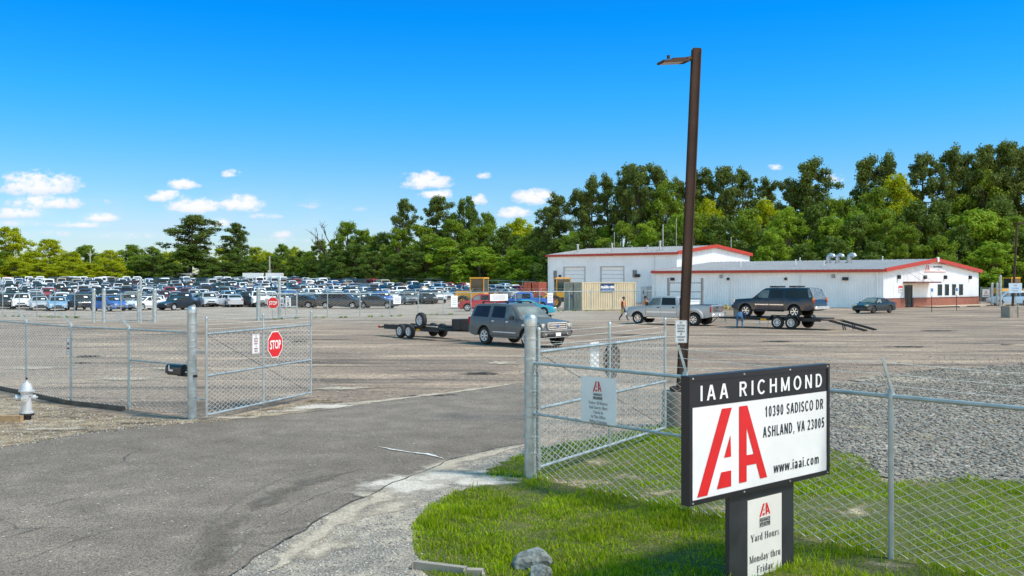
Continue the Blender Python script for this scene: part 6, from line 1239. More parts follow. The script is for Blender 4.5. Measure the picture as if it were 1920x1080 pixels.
dn = Vector((0, 0, -.30)); trim_bar(OFF, eL + dn + nL * .03, eC + dn + nL * .03, .30, .06, 'eave_trim'); trim_bar(OFF, eC + dn + nR * .05 + nL * .06, Mr_ + dn + nR * .05, .42, .12, 'rake_trim'); trim_bar(OFF, Mr_ + dn + nR * .05, eR + dn + nR * .05, .42, .12, 'rake_trim'); trim_bar(OFF, eL + dn * .6, z3(Lc, EV + .12) + (Ml_ - eL) * .42 + dn * .6, .22, .06, 'rake_trim')
w = MB(); w.box(Mr_ - O3 + nR * .12 + Vector((0, 0, -.05)), (.5, .2, .55), rz=az, bev=.05); w.build('ridge_cap', WHITE, OFF)
nor = (eC - eL).cross(Ml_ - eL).normalized(); nor = nor if nor.z > 0 else -nor
def roof_pt(px, s):
    t = tL(px)
    for _ in range(12):                         # the ridge side lies farther back: find the place along the roof seen in that column
        q = eL.lerp(eC, t).lerp(Ml_.lerp(Mr_, t), s); t += (px - (q.x / q.y * F + 960)) / 640.
    return eL.lerp(eC, t).lerp(Ml_.lerp(Mr_, t), s) - O3
for px, r_ in ((1553, .28), (1570, .24), (1592, .30)):
    b = roof_pt(px, .72); w = MB(); x = uL; w.tube([b, b + Vector((0, 0, .55)), b + Vector((0, 0, .82)) + x * .10, b + Vector((0, 0, .95)) + x * .34, b + Vector((0, 0, .86)) + x * .60, b + Vector((0, 0, .70)) + x * .68], r_, 12); w.build('roof_hood', mat('hood_steel', (.42, .47, .50), rough=.4, metal=.5, var=.15, scale=2), OFF, 40)
for px, s, h in ((1389, .35, .55), (1492, .5, .6), (1545, .42, .5), (1500, .95, .4), (1655, .95, .4)):
    b = roof_pt(px, s); w = MB(); w.tube([b, b + Vector((0, 0, h))], .06, 6); w.lathe([(.10, h), (.10, h + .08), (.0, h + .1)], b, 8); w.build('roof_pipe', WHITE, OFF)
# the office sign on the gable
ga, gb_ = tR(1732), tR(1772); SGo = along(ga, 4.05, .06) + O3
def office(L, s):
    put_logo(L, s.w * .22, s.h * .74, s.w * .03, s.h * .14, s.p(0, 0), s.U, s.V, off=.01, mi=1); put_text(L, 'IAA RICHMOND', s.h * .32, s.w * .63, s.h * .52, s.p(0, 0), s.U, s.V, off=.01, sx=.95, bold=.008, mi=0); put_text(L, '10390 SADISCO DRIVE', s.h * .13, s.w * .63, s.h * .22, s.p(0, 0), s.U, s.V, off=.01, sx=.9, mi=0)
    rectface(L, s, 0, 0, s.w, s.h * .06, 1, off=.008); rectface(L, s, 0, s.h * .95, s.w, s.h, 1, off=.008)
face_sign('office_sign', 'white office sign with red logo under the red gable peak', SGo, uR, (gb_ - ga) * LR, 1.0, office, inks=(INK, SIGNR), corner=.002, t=.05)
dq = along(tR(1688), 1.75, .06) + O3
def doorn(L, s): rectface(L, s, .05, s.h * .55, s.w - .05, s.h * .9, 0, off=.01); put_text(L, 'OFFICE', s.h * .2, s.w / 2, s.h * .62, s.p(0, 0), s.U, s.V, off=.014, sx=.8, mi=1); rectface(L, s, .15, s.h * .3, s.w - .15, s.h * .36, 2, off=.01); rectface(L, s, .15, s.h * .14, s.w - .15, s.h * .2, 2, off=.01)
face_sign('door_notice', 'small red and white notice beside the office door', dq - uR * .5, uR, .95, .8, doorn, inks=(SIGNR, SIGNW, INK), corner=.01)

# the taller workshop behind
K = Vector((21.8, 126.8)); WL = K + Vector((-.79, .617)) * 20.9; hw = Vector((.766, .643)) * 7.9; EW, PW = 6.72, 7.75; WO = Vector((K.x, K.y, 0)); WS = empty('workshop_building', WO, 0, 'taller white metal workshop with roll up doors and red eaves', 'building')
uW = Vector((.79, -.617, 0)).normalized(); nW = Vector((-.617, -.79, 0)); nG = Vector((.643, -.766, 0)); K2 = K + hw * 2; WL2 = WL + hw * 2; LW = (K - WL).length
def tW(px): k = (px - 960) / F; d = K - WL; return (k * WL.y - WL.x) / (d.x - k * d.y)
drs = [(tW(1057.5), tW(1097)), (tW(1126.5), tW(1170))]; DT = 5.02
wall_part(WS, 'front_wall', WL, K, -.3, lambda t: EW, nW, holes=[(a, b, -.4, DT) for a, b in drs], org=WO); gw = lambda t: EW + (PW - EW) * (1 - abs(2 * t - 1)); wall_part(WS, 'gable_wall', K, K2, -.3, gw, nG, org=WO, m=WALLM); wall_part(WS, 'end_wall', WL2, WL, -.3, gw, -nG, org=WO); wall_part(WS, 'back_wall', K2, WL2, -.3, lambda t: EW, -nW, org=WO)
def alongW(t, z, k=0): p = Vector((WL.x, WL.y, 0)) - WO + uW * (t * LW) + nW * k; return Vector((p.x, p.y, z))
azW = math.atan2(uW.y, uW.x)
for a, b in drs:
    mb = MB(); w_ = (b - a) * LW; c = alongW((a + b) / 2, 0, -.10)
    for i in range(9): mb.box((c.x, c.y, .28 + i * .56), (w_, .05, .53), rz=azW, bev=.015)
    dd = mb.build('roll_up_door', mat('roll_door', (.82, .83, .83), rough=.55, var=.05), WS); mb = MB()
    for x, z, sx, sz in ((-w_ / 2, DT / 2, .09, DT), (w_ / 2, DT / 2, .09, DT), (0, DT, w_ + .09, .10)): mb.box((c.x + uW.x * x + nW.x * .13, c.y + uW.y * x + nW.y * .13, z), (sx, .14, sz), rz=azW)
    mb.build('door_frame', mat('door_frame_grey', (.42, .43, .44), rough=.6), dd)
for px, z, s in ((1041.5, 4.0, (.55, .12, 1.0)), (1190.5, 4.0, (.6, .12, 1.0)),): mb = MB(); mb.box(alongW(tW(px), z, .08), s, rz=azW, bev=.02); mb.build('louvre_vent', mat('louvre', (.20, .20, .19), rough=.7), WS)
for px, z, s in ((1051, 3.75, (.3, .3, .3)), (1196.5, 3.75, (.65, .4, .4))): mb = MB(); mb.box(alongW(tW(px), z, .2), s, rz=azW, bev=.05); mb.build('flood_light', BLACK, WS)
mb = MB(); mb.box(alongW(tW(1208), 1.1, .03), (1.0, .08, 2.3), rz=azW, bev=.02); dd = mb.build('door', mat('steel_door', (.50, .53, .55), rough=.5, var=.04), WS); mb = MB(); mb.box(alongW(tW(1207), 1.55, .09), (.16, .03, .5), rz=azW); mb.build('door_window', GLASS, dd)
for px in (1029, 1227): mb = MB(); mb.tube([alongW(tW(px), EW, .12), alongW(tW(px), 0, .12)], .07, 6); mb.build('downspout', WHITE, WS)
oe = .3; wE0, wE1 = z3(WL, EW + .1) + nW * oe - nG * oe, z3(K, EW + .1) + nW * oe + nG * oe; wR1, wR0 = z3(K + hw, PW + .14) + nG * oe, z3(WL + hw, PW + .14) - nG * oe; wF1, wF0 = z3(K2, EW + .1) - nW * oe + nG * oe, z3(WL2, EW + .1) - nW * oe - nG * oe
roof_slope(WS, wE0, wE1, wR0, wR1, 'roof', WO); roof_slope(WS, wF1, wF0, wR1, wR0, 'roof', WO); trim_bar(WS, wE0 + dn + nW * .03, wE1 + dn + nW * .03, .30, .06, 'eave_trim', org=WO); trim_bar(WS, wE1 + dn + nG * .05 + nW * .05, wR1 + dn + nG * .05, .46, .12, 'rake_trim', org=WO); trim_bar(WS, wR1 + dn + nG * .05, wF1 + dn + nG * .05, .46, .12, 'rake_trim', org=WO)
for px, s, h, r_ in ((1072, .2, 1.2, .15), (1135, .2, 1.2, .12), (1219, .25, 1.3, .14), (1095, .8, 2.4, .035), (1217, .35, 3.4, .06), (1245, .3, 4.2, .03), (1160, .75, .4, .12), (1230, .8, .4, .12)):
    b = wE0.lerp(wE1, tW(px)).lerp(wR0.lerp(wR1, tW(px)), s) - WO; mb = MB(); mb.tube([b - Vector((0, 0, .1)), b + Vector((0, 0, h))], r_, 8); mb.lathe([(r_ * 1.4, h - .1), (r_ * 1.4, h + .08), (0, h + .12)], b, 8); mb.build('roof_stack' if r_ > .07 else 'antenna_pole', GALV, WS, 40)
mb = MB(); b = wR1.lerp(wF1, .4) - WO; mb.tube([b, b + Vector((0, 0, 1.7))], .05, 6); mb.build('antenna_pole', GALV, WS)

# storage containers
def container(name, A, B, dep, h, m, label, doors, cat='container'):
    """A-B: the long side facing the camera, from its near corner; the door end leaves A backwards to the left"""
    A, B = Vector((A[0], A[1], 0)), Vector((B[0], B[1], 0)); u = (B - A).normalized(); n = Vector((u.y, -u.x, 0)); n = n if n.y < 0 else -n; L = (B - A).length; r = empty(name, A, 0, label, cat)
    z0 = .12; org = A; zb = gz(A.y)
    def cw(P, Q, out): 
        v, f = ribbed_wall(P, Q, z0 + zb, lambda t: h + zb, out, pitch=.30, depth=.05); return [(x - org.x, y - org.y, z) for x, y, z in v], f
    mb = MB(); q = A - n * dep; q2 = B - n * dep
    for P, Q, o_ in ((A, B, n), (B, q2, u), (q2, q, -n)): v, f = cw(P, Q, o_); mb.add(v, f)
    mb.build('side_wall', m, r); mb = MB(); c = (A + q2) / 2 - org; mb.box((c.x, c.y, h + zb), (L + .1, dep + .1, .10), rz=math.atan2(u.y, u.x), bev=.02); mb.box((c.x, c.y, .10 + zb), (L + .1, dep + .1, .16), rz=math.atan2(u.y, u.x))
    for P in (A, B, q, q2): mb.box((P.x - org.x, P.y - org.y, h / 2 + zb), (.16, .16, h), rz=math.atan2(u.y, u.x))
    mb.build('frame', m, r)
    for k in (0, 1):
        mb = MB(); a, b = A.lerp(q, k * .5 + .03) - u * .03, A.lerp(q, k * .5 + .47) - u * .03; v, f = cw(a, b, -u); mb.add(v, f); de = mb.build('door', doors, r); mb = MB()
        for t in (.3, .7): p = a.lerp(b, t) - u * .09 - org; mb.tube([(p.x, p.y, .25 + zb), (p.x, p.y, h - .15 + zb)], .03, 5); mb.box((p.x, p.y, 1.15 + zb), (.2, .2, .12), rz=math.atan2(u.y, u.x))
        mb.build('lock_bar', doors, de)
    return r, u, n
TANM = mat('tan_container', (.56, .47, .31), rough=.6, var=.10, scale=1.2); TAND = mat('tan_container_door', (.36, .34, .26), rough=.65, var=.12, scale=1.5)
cA = at(1092, 0, 97.5); cB = at(1190, 0, 101.5); ct, cu_, cn_ = container('storage_container', cA, cB, 2.9, 2.82, TANM, 'tan storage container with blue sign beside the workshop', TAND)
q = Vector((cA.x, cA.y, 0)).lerp(Vector((cB.x, cB.y, 0)), .335) + cn_ * .08 + Vector((0, 0, 1.88))
BLUEM = mat('sign_blue', (.006, .04, .14), rough=.45, var=.06)
def mini(L, s): put_text(L, 'mobile mini', s.h * .52, s.w / 2, s.h * .42, s.p(0, 0), s.U, s.V, off=.01, sx=.86, bold=.018, mi=0); rectface(L, s, .08, s.h * .16, s.w - .08, s.h * .24, 1, off=.01)
face_sign('container_sign', 'blue sign with white lettering on the tan container side', q, cu_, 1.78, .86, mini, board=BLUEM, inks=(WHITE, mat('pale_blue_ink', (.3, .45, .7), rough=.5, var=0)), corner=.002)
qe = Vector((cA.x, cA.y, 0)) - cn_ * 2.15 - cu_ * .12 + Vector((0, 0, 1.1)); face_sign('container_plate', 'small blue plate on the tan container door', qe, cn_, .6, .48, lambda L, s: (put_text(L, 'mobile mini', .10, .3, .28, s.p(0, 0), s.U, s.V, off=.01, sx=.8, mi=0), rectface(L, s, .06, .1, .54, .16, 0, off=.01)), board=BLUEM, inks=(WHITE,), corner=.002)
ORM = mat('rust_red_container', (.36, .085, .045), rough=.6, var=.18, scale=1.2); oA = at(1010, 0, 127); oB = at(1024, 0, 133); container('shipping_container', oA, oB, 1.9, 2.75, ORM, 'rust red shipping container beyond the workshop end wall', ORM)
# service cabinets, bollards, rack by the wall
r = empty('cabinet', alongW(tW(1236), 0, .7) + WO, azW, 'two grey steel service cabinets behind the pickup cab', 'cabinet'); box_part(r, 'housing', mat('cabinet_grey', (.30, .33, .35), rough=.5, metal=.2), ((-.62, 0, 1.35), (1.15, .8, 1.9), 0, .03), ((.6, 0, 1.4), (1.2, .8, 2.0), 0, .03)); box_part(r, 'door_panel', mat('cabinet_door', (.40, .43, .45), rough=.5, metal=.2), ((-.62, -.41, 1.4), (.95, .04, 1.6)), ((.6, -.41, 1.42), (1.0, .04, 1.7)))
r = empty('pipe_rack', ground_at(1290, 97), azW, 'grey steel pipe rack standing behind the silver pickup bed', 'rack'); m = MB()
for x in (-2.2, 1.6): m.tube([(x, 0, -.1), (x, 0, 3.3)], .16, 8)
for z in (1.2, 1.9, 2.8): m.tube([(-2.2, 0, z), (1.6, 0, z)], .05, 6)
m.build('frame', mat('rack_grey', (.24, .25, .26), rough=.6, metal=.3), r, 40)
for i, px in enumerate((1380, 1362, 1391)): 
    p = ground_at(px, 100.5 if i == 0 else 101.5); m = MB(); m.lathe([(.11, -.1), (.11, 1.05 if i == 0 else .55), (.0, 1.1 if i == 0 else .6)], n=10); o = m.build('bollard', mat('faded_yellow', (.52, .38, .10), rough=.7, var=.2), None, 40); o.location = p; tag(o, ['tall faded yellow bollard against the long white wall', 'short yellow bollard next to the pipe rack', 'short yellow bollard behind the dark suv hood'][i], 'bollard')
m = MB()
for k in range(7): m.box(((k - 3) * .38, random.uniform(-.2, .2), .16 + random.uniform(0, .14)), (.5, .35, .28), rz=random.uniform(-.4, .4), bev=.03)
o = m.build('rubble_pile', mat('pale_yellow_blocks', (.46, .36, .18), rough=.9, var=.3), None); o.location = ground_at(1371, 99); o.rotation_euler = (0, 0, uLa); tag(o, 'low pile of pale yellow blocks along the white wall', 'pile')
# concrete apron, stripes, wheel stops and parking signs before the office
WALK = mat('pale_walk', (.50, .40, .28), rough=.9, var=.12, scale=.8)
apr = [along(.30, 0, .15), along(.30, 0, 2.6), along(1.0, 0, 3.6), along(2.4, 0, 4.2), along(2.4, 0, .8), along(1.02, 0, .15)]; o = sheet('office_walk', [(p.x + O3.x, p.y + O3.y) for p in apr], .10, WALK)
STR = mat('stall_paint', (.66, .66, .64), rough=.7, var=.2, scale=2)
for i, px in enumerate((1782, 1803, 1823, 1845, 1866, 1886)):
    t = tR(px); a = along(t, .012 + gz(110), 4.6 + i * .25) + O3; b = along(t, .012, 8.2 + i * .3) + O3; d = (b - a); d.z = 0; s = Vector((-d.y, d.x, 0)).normalized() * .1; m = MB(); m.add([a - s, b - s, b + s, a + s], [(0, 1, 2, 3)]); o = m.build('stall_marking', STR); o['kind'] = 'structure'
for i in range(5):
    t = (.42, .62, .82, 1.02, 1.22)[i]; p = along(t, .08, 4.2 + i * .2) + O3; m = MB(); m.box((0, 0, 0), (1.8, .2, .18), rz=az, bev=.05); o = m.build('wheel_stop', CONC, None); o.location = p; tag(o, 'concrete wheel stop at the kerb before the office walk', 'wheel stop', 'wheel stops in front of the office')
for i, px in enumerate((1747, 1793.5)):
    p = G(px, 585 - 3 * i); r = empty('parking_sign', p, 0, ['blue and white parking sign on a thin post before the brick skirting', 'blue and white parking sign in front of the office windows'][i], 'sign'); m = MB(); m.tube([(0, 0, -.1), (0, 0, 2.3)], .035, 6); m.build('post', DSTEEL, r); m = MB(); m.box((0, -.05, 1.95), (.34, .02, .75), rz=.3); so = m.build('plate', SIGNW, r); m = MB(); m.box((.004, -.066, 2.12), (.26, .01, .3), rz=.3); m.build('blue_field', mat('parking_blue', (.03, .22, .5), rough=.5), so)
# second lamp post with its sign and concrete base
p = G(1893, 595); r = empty('street_lamp', p, 0, 'distant slim brown lamp post on a concrete block past the office', 'street lamp'); box_part(r, 'concrete_base', CONC, ((0, 0, .45), (.95, .95, .95), .3, .05)); m = MB(); m.tube([(.25, 0, .9), (.62, 0, 7.75)], .11, 8, r2=.08); m.build('pole', BRONZE, r, 40); box_part(r, 'lamp_head', BRONZE, ((1.0, 0, 7.72), (.8, .3, .12), 0, .03)); PL = p
face_sign('lamp_post_notice', 'pale blue notice board fixed to the distant lamp post', p + Vector((-.15, -.16, 2.0)), (1, .1, 0), 1.15, .80, lambda L, s: (put_text(L, 'IAA', .18, s.w / 2, s.h * .70, s.p(0, 0), s.U, s.V, off=.01, mi=0), put_text(L, 'CUSTOMER', .14, s.w / 2, s.h * .42, s.p(0, 0), s.U, s.V, off=.01, sx=.9, mi=1), put_text(L, 'PARKING', .14, s.w / 2, s.h * .16, s.p(0, 0), s.U, s.V, off=.01, sx=.9, mi=1)), board=mat('pale_blue_board', (.48, .62, .74), rough=.5, var=.05), inks=(SIGNR, mat('mid_blue_ink', (.06, .18, .36), rough=.5, var=0)), corner=.01)

# ------------------------------------------------------------------ middle and far fences
def gp(px, d): v = ground_at(px, d); return v
A_ = 0.10
mf = [gp(-70, 84), gp(5, 81.5), gp(36, 80.5), gp(69, 79.5), gp(103, 78.5), gp(140, 77.5), gp(176, 76.5)]
fence('chain_link_fence', 'chain link fence in front of the first row of lot cars', mf, 1.9, arm=(-.1, -.1, .42), a=A_, r=.0045, rail_r=.03, post_r=.035, strands=2, barbs=False)
mr = [G(484, 601), gp(557, 76.5), gp(614, 77.5), gp(675, 79), gp(731, 80.8), gp(784, 82.5), gp(831, 85), gp(883, 87.8), gp(928, 90), gp(966, 92), gp(1012, 93.5), gp(1067, 95), gp(1108, 95.8), gp(1149, 97), gp(1190, 99.6), gp(1228, 103)]
fence('chain_link_fence', 'long middle fence running from the lot gate to the tan container', mr, 1.95, arm=(.25, -.05, .32), a=A_, r=.0045, rail_r=.034, post_r=.04, strands=2, barbs=False)
ff = [gp(x, d) for x, d in ((690, 205), (740, 200), (790, 195), (840, 190), (890, 184), (935, 178), (980, 172), (1030, 166))]
fence('chain_link_fence', 'far chain link fence below the wood behind the sale lot', ff, 2.1, arm=(.2, -.2, .4), a=.2, r=.006, rail_r=.05, post_r=.05, strands=2, barbs=False)
rf_ = [gp(1839, 123), gp(1858, 119), gp(1876, 118), gp(1905, 113), gp(1945, 108)]
fence('chain_link_fence', 'chain link fence joining the office corner and the lamp post side', rf_, 2.1, a=A_, r=.005, rail_r=.035, post_r=.04, strands=0)
for i, (px, top) in enumerate(((1860.5, 531), (1870, 531), (1876, 517))):
    p = ground_at(px, 117.0 - i * .4); gate_post(p, CAM_H - (top - HZ) / F * p.y, .13, ['thick grey gate post next to the office brick corner', 'thick grey gate post, middle of three past the office', 'tallest grey gate post past the office corner'][i])
# lot gate: tall posts and leaves
for px, top, base, rr, lb in ((176, 542, 604, .13, 'lot gate post where the first car row fence ends'), (195, 542, 604, .14, 'lot gate post beside the sliding leaf end'), (260, 544, 604, .11, 'short lot gate post beside the tall insulator mast'), (263.8, 521, 605, .09, 'tall insulator mast standing among the lot gate posts'), (290, 542, 604, .15, 'lot gate post at the near edge of the lot entrance'), (484.5, 540, 600, .15, 'lot gate post at the stop sign side of the lot entrance'), (524, 523, 598, .13, 'tall mast behind the speed limit notice at the lot entrance')):
    p = G(px, base); gate_post(p, CAM_H - (top - HZ) / F * p.y, rr, lb)
a, b = G(196, 604), G(289, 603.5); gate('sliding lot gate leaf standing between the lot gate posts', a, b, .12, 2.0, r=.035, mid=1.15, posts=(0, .33, .66, 1), tall=.05, barb=False, a=A_, wr=.0045)
a, b = G(486, 600), gp(556, 76.3); gate('open lot gate leaf behind the red stop sign', a, b, .12, 2.0, r=.035, mid=.95, posts=(0, .35, .7, 1), tall=.05, barb=False, a=A_, wr=.0045)
sp = at(512, 568, 73.0); stop_sign('small distant stop sign at the lot entrance gate', sp, (1, .1, 0), .86)
def placard(L, s): 
    for k in range(4): rectface(L, s, s.w * .15, s.h * (.2 + .17 * k), s.w * .85, s.h * (.27 + .17 * k), 0, off=.012)
face_sign('speed_sign', 'white speed limit five sign beside the distant stop sign', at(535.5, 574.5, 73.4), (1, .1, 0), .40, .66, lambda L, s: (put_text(L, 'SPEED', .10, s.w / 2, s.h * .80, s.p(0, 0), s.U, s.V, off=.012, sx=.8, mi=0), put_text(L, 'LIMIT', .10, s.w / 2, s.h * .63, s.p(0, 0), s.U, s.V, off=.012, sx=.8, mi=0), put_text(L, '5', .38, s.w / 2, s.h * .10, s.p(0, 0), s.U, s.V, off=.012, bold=.01, mi=0)), inks=(INK,), corner=.004)
face_sign('notice_sign', 'small white notice between the stop sign and speed sign', at(525, 570, 73.6), (1, .1, 0), .28, .5, placard, corner=.004); face_sign('control_box', 'grey control box on the lot gate beside the stop sign', at(496.5, 570, 73.6), (1, .1, 0), .24, .42, lambda L, s: None, board=GALV, corner=.002, t=.12, cat='box')
for i, (px, w_, y0, y1, lb) in enumerate(((744, 13, 555, 570, 'white notice on the middle fence near the dark sedan'), (851, 11.5, 554.5, 575.5, 'white notice on the fence before the red suv wheel'), (935, 33, 551, 564, 'wide white banner on the fence above the grey suv roof'), (1031, 10.5, 549, 568, 'white notice on the fence beside the yellow loader'))):
    for (q0, q1) in zip(mr, mr[1:]):
        c0, c1 = q0.x / q0.y * F + 960, q1.x / q1.y * F + 960
        if c0 <= px <= c1:
            u_ = Vector((q1.x - q0.x, q1.y - q0.y, 0)).normalized(); pt = on_line(q0, q1, px); nn = u_.cross(Vector((0, 0, 1))); d = pt.y; wd = w_ / F * d / max(.3, u_.x); face_sign('fence_notice', lb, Vector((pt.x, pt.y, CAM_H - (y1 - HZ) / F * d)) + nn * .06 - u_ * wd / 2, u_, wd, (y1 - y0) / F * d, placard, corner=.002, inks=(mat('grey_ink', (.50, .48, .49), rough=.6, var=0),)); break
face_sign('yard_notice', 'white notice with red mark on the fence past the office', at(1842, 557, 117.5), (1, -.3, 0), .82, .95, lambda L, s: (put_logo(L, .4, .5, .2, .3, s.p(0, 0), s.U, s.V, off=.012, mi=1), rectface(L, s, .1, .1, s.w - .1, .2, 0, off=.012)), inks=(INK, SIGNR), corner=.004)
for px, top, d, lb in ((169, 470, 262, 'pale utility pole before the yellow green trees'), (505.5, 480, 250, 'pale utility pole with a small box before the dark trees')):
    p = ground_at(px, d); r = empty('utility_pole', p, 0, lb, 'pole'); m = MB(); h = CAM_H - (top - HZ) / F * d - p.z; m.tube([(0, 0, -.5), (0, 0, h)], .22, 8, r2=.16); m.build('pole', mat('pale_pole', (.42, .38, .32), rough=.8), r, 40); box_part(r, 'box', GALV, ((0, -.2, h * .45), (.9, .4, .8), 0, .05))
# low dark shed and white trailers at the far edge of the lot
r = empty('long_shed', ground_at(150, 268), R(4), 'low dark roofed shed beyond the far vans', 'shed'); box_part(r, 'walls', mat('shed_wall', (.16, .14, .13), rough=.8), ((0, 0, 1.1), (15, 6, 2.2))); m = MB(); m.prism([(-3.6, 2.15), (3.6, 2.15), (0, 3.3)], 16, (-8, 0, 0), (0, 1, 0), (0, 0, 1)); m.build('roof', mat('shed_roof', (.10, .09, .10), rough=.7), r)
for i, (px, w_) in enumerate(((475, 5), (515, 4.2), (572, 5.6), (338, 6))):
    r = empty('white_trailer', ground_at(px, 246 + i), R(3), ['white box trailer behind the lot, before the utility pole', 'short white box trailer just past the utility pole', 'white box trailer before the dark wood', 'long white box trailer beyond the vans'][i], 'trailer'); box_part(r, 'box', WHITE, ((0, 0, 1.9), (w_, 2.4, 2.1), 0, .08)); box_part(r, 'chassis', BLACK, ((0, 0, .7), (w_ * .9, 1.8, .3)))
    for x in (-.3, .3):
        m = MB(); wheel_mb(.42, .3, m, (x * w_, -1.0, .42)); m.build('wheel', RUBBER, r)
# ================================================================== trees
def leaf_mat(name, c0, c1, c2, tr=.3):
    m, nt, bs = nodes_of(name); N = nt.nodes.new; L = nt.links.new; g = N('ShaderNodeNewGeometry'); r = N('ShaderNodeValToRGB'); e = r.color_ramp.elements; e[0].color = c0 + (1,); e[1].color = c2 + (1,); q = e.new(.55); q.color = c1 + (1,)
    tc = N('ShaderNodeTexCoord'); nz = N('ShaderNodeTexNoise'); nz.inputs['Scale'].default_value = .55; nz.inputs['Detail'].default_value = 3; L(tc.outputs['Object'], nz.inputs['Vector'])
    a = N('ShaderNodeMath'); a.operation = 'MULTIPLY_ADD'; a.inputs[1].default_value = .5; L(g.outputs['Random Per Island'], a.inputs[0]); b2 = N('ShaderNodeMath'); b2.operation = 'MULTIPLY_ADD'; b2.inputs[1].default_value = 1.3; b2.inputs[2].default_value = -.42; L(nz.outputs[0], b2.inputs[0]); L(b2.outputs[0], a.inputs[2]); L(a.outputs[0], r.inputs[0])
    L(r.outputs[0], bs.inputs['Base Color']); bs.inputs['Roughness'].default_value = .6; bs.inputs['Specular IOR Level'].default_value = .25
    t = N('ShaderNodeBsdfTranslucent'); L(r.outputs[0], t.inputs[0]); ms = N('ShaderNodeMixShader'); ms.inputs[0].default_value = tr; L(bs.outputs[0], ms.inputs[1]); L(t.outputs[0], ms.inputs[2]); L(ms.outputs[0], nt.nodes['Material Output'].inputs[0]); return m
LEAF = {'broad': leaf_mat('leaves_mid_green', (.095, .155, .013), (.185, .28, .02), (.32, .41, .033), .4), 'lime': leaf_mat('leaves_yellow_green', (.24, .29, .008), (.43, .48, .012), (.62, .62, .02), .5), 'dark': leaf_mat('leaves_dark_green', (.058, .100, .015), (.115, .185, .024), (.20, .27, .036), .36), 'pine': leaf_mat('pine_needles', (.056, .088, .018), (.112, .160, .028), (.20, .25, .042), .36), 'fresh': leaf_mat('leaves_fresh_green', (.13, .225, .014), (.24, .37, .022), (.38, .48, .034), .4)}
BARK = mat('tree_bark', (.11, .085, .065), rough=.95, var=.3, scale=3, bump=.4)
def leaves_at(rg, C, Rad, n, size, flat=1., upb=.4):
    """n leaf tufts in each ellipsoid clump, more towards its skin"""
    k = len(C); d = rg.normal(size=(k, n, 3)); d /= np.linalg.norm(d, axis=2, keepdims=True); rr = rg.random((k, n, 1)) ** .5 * rg.uniform(.8, 1.25, (k, n, 1)); P = C[:, None, :] + d * rr * Rad[:, None, :]; P = P.reshape(-1, 3); nr = d.reshape(-1, 3) + rg.normal(scale=.55, size=(k * n, 3)); nr[:, 2] += upb; nr /= np.linalg.norm(nr, axis=1, keepdims=True)
    a = np.cross(nr, rg.normal(size=nr.shape)); a /= np.linalg.norm(a, axis=1, keepdims=True); b = np.cross(nr, a); s = size * rg.uniform(.55, 1.35, (len(P), 1)); s2 = s * rg.uniform(.45, .9, (len(P), 1))
    return np.stack([P - a * s, P - b * s2 + a * s * .1, P + a * s, P + b * s2 - nr * s * .25], 1)
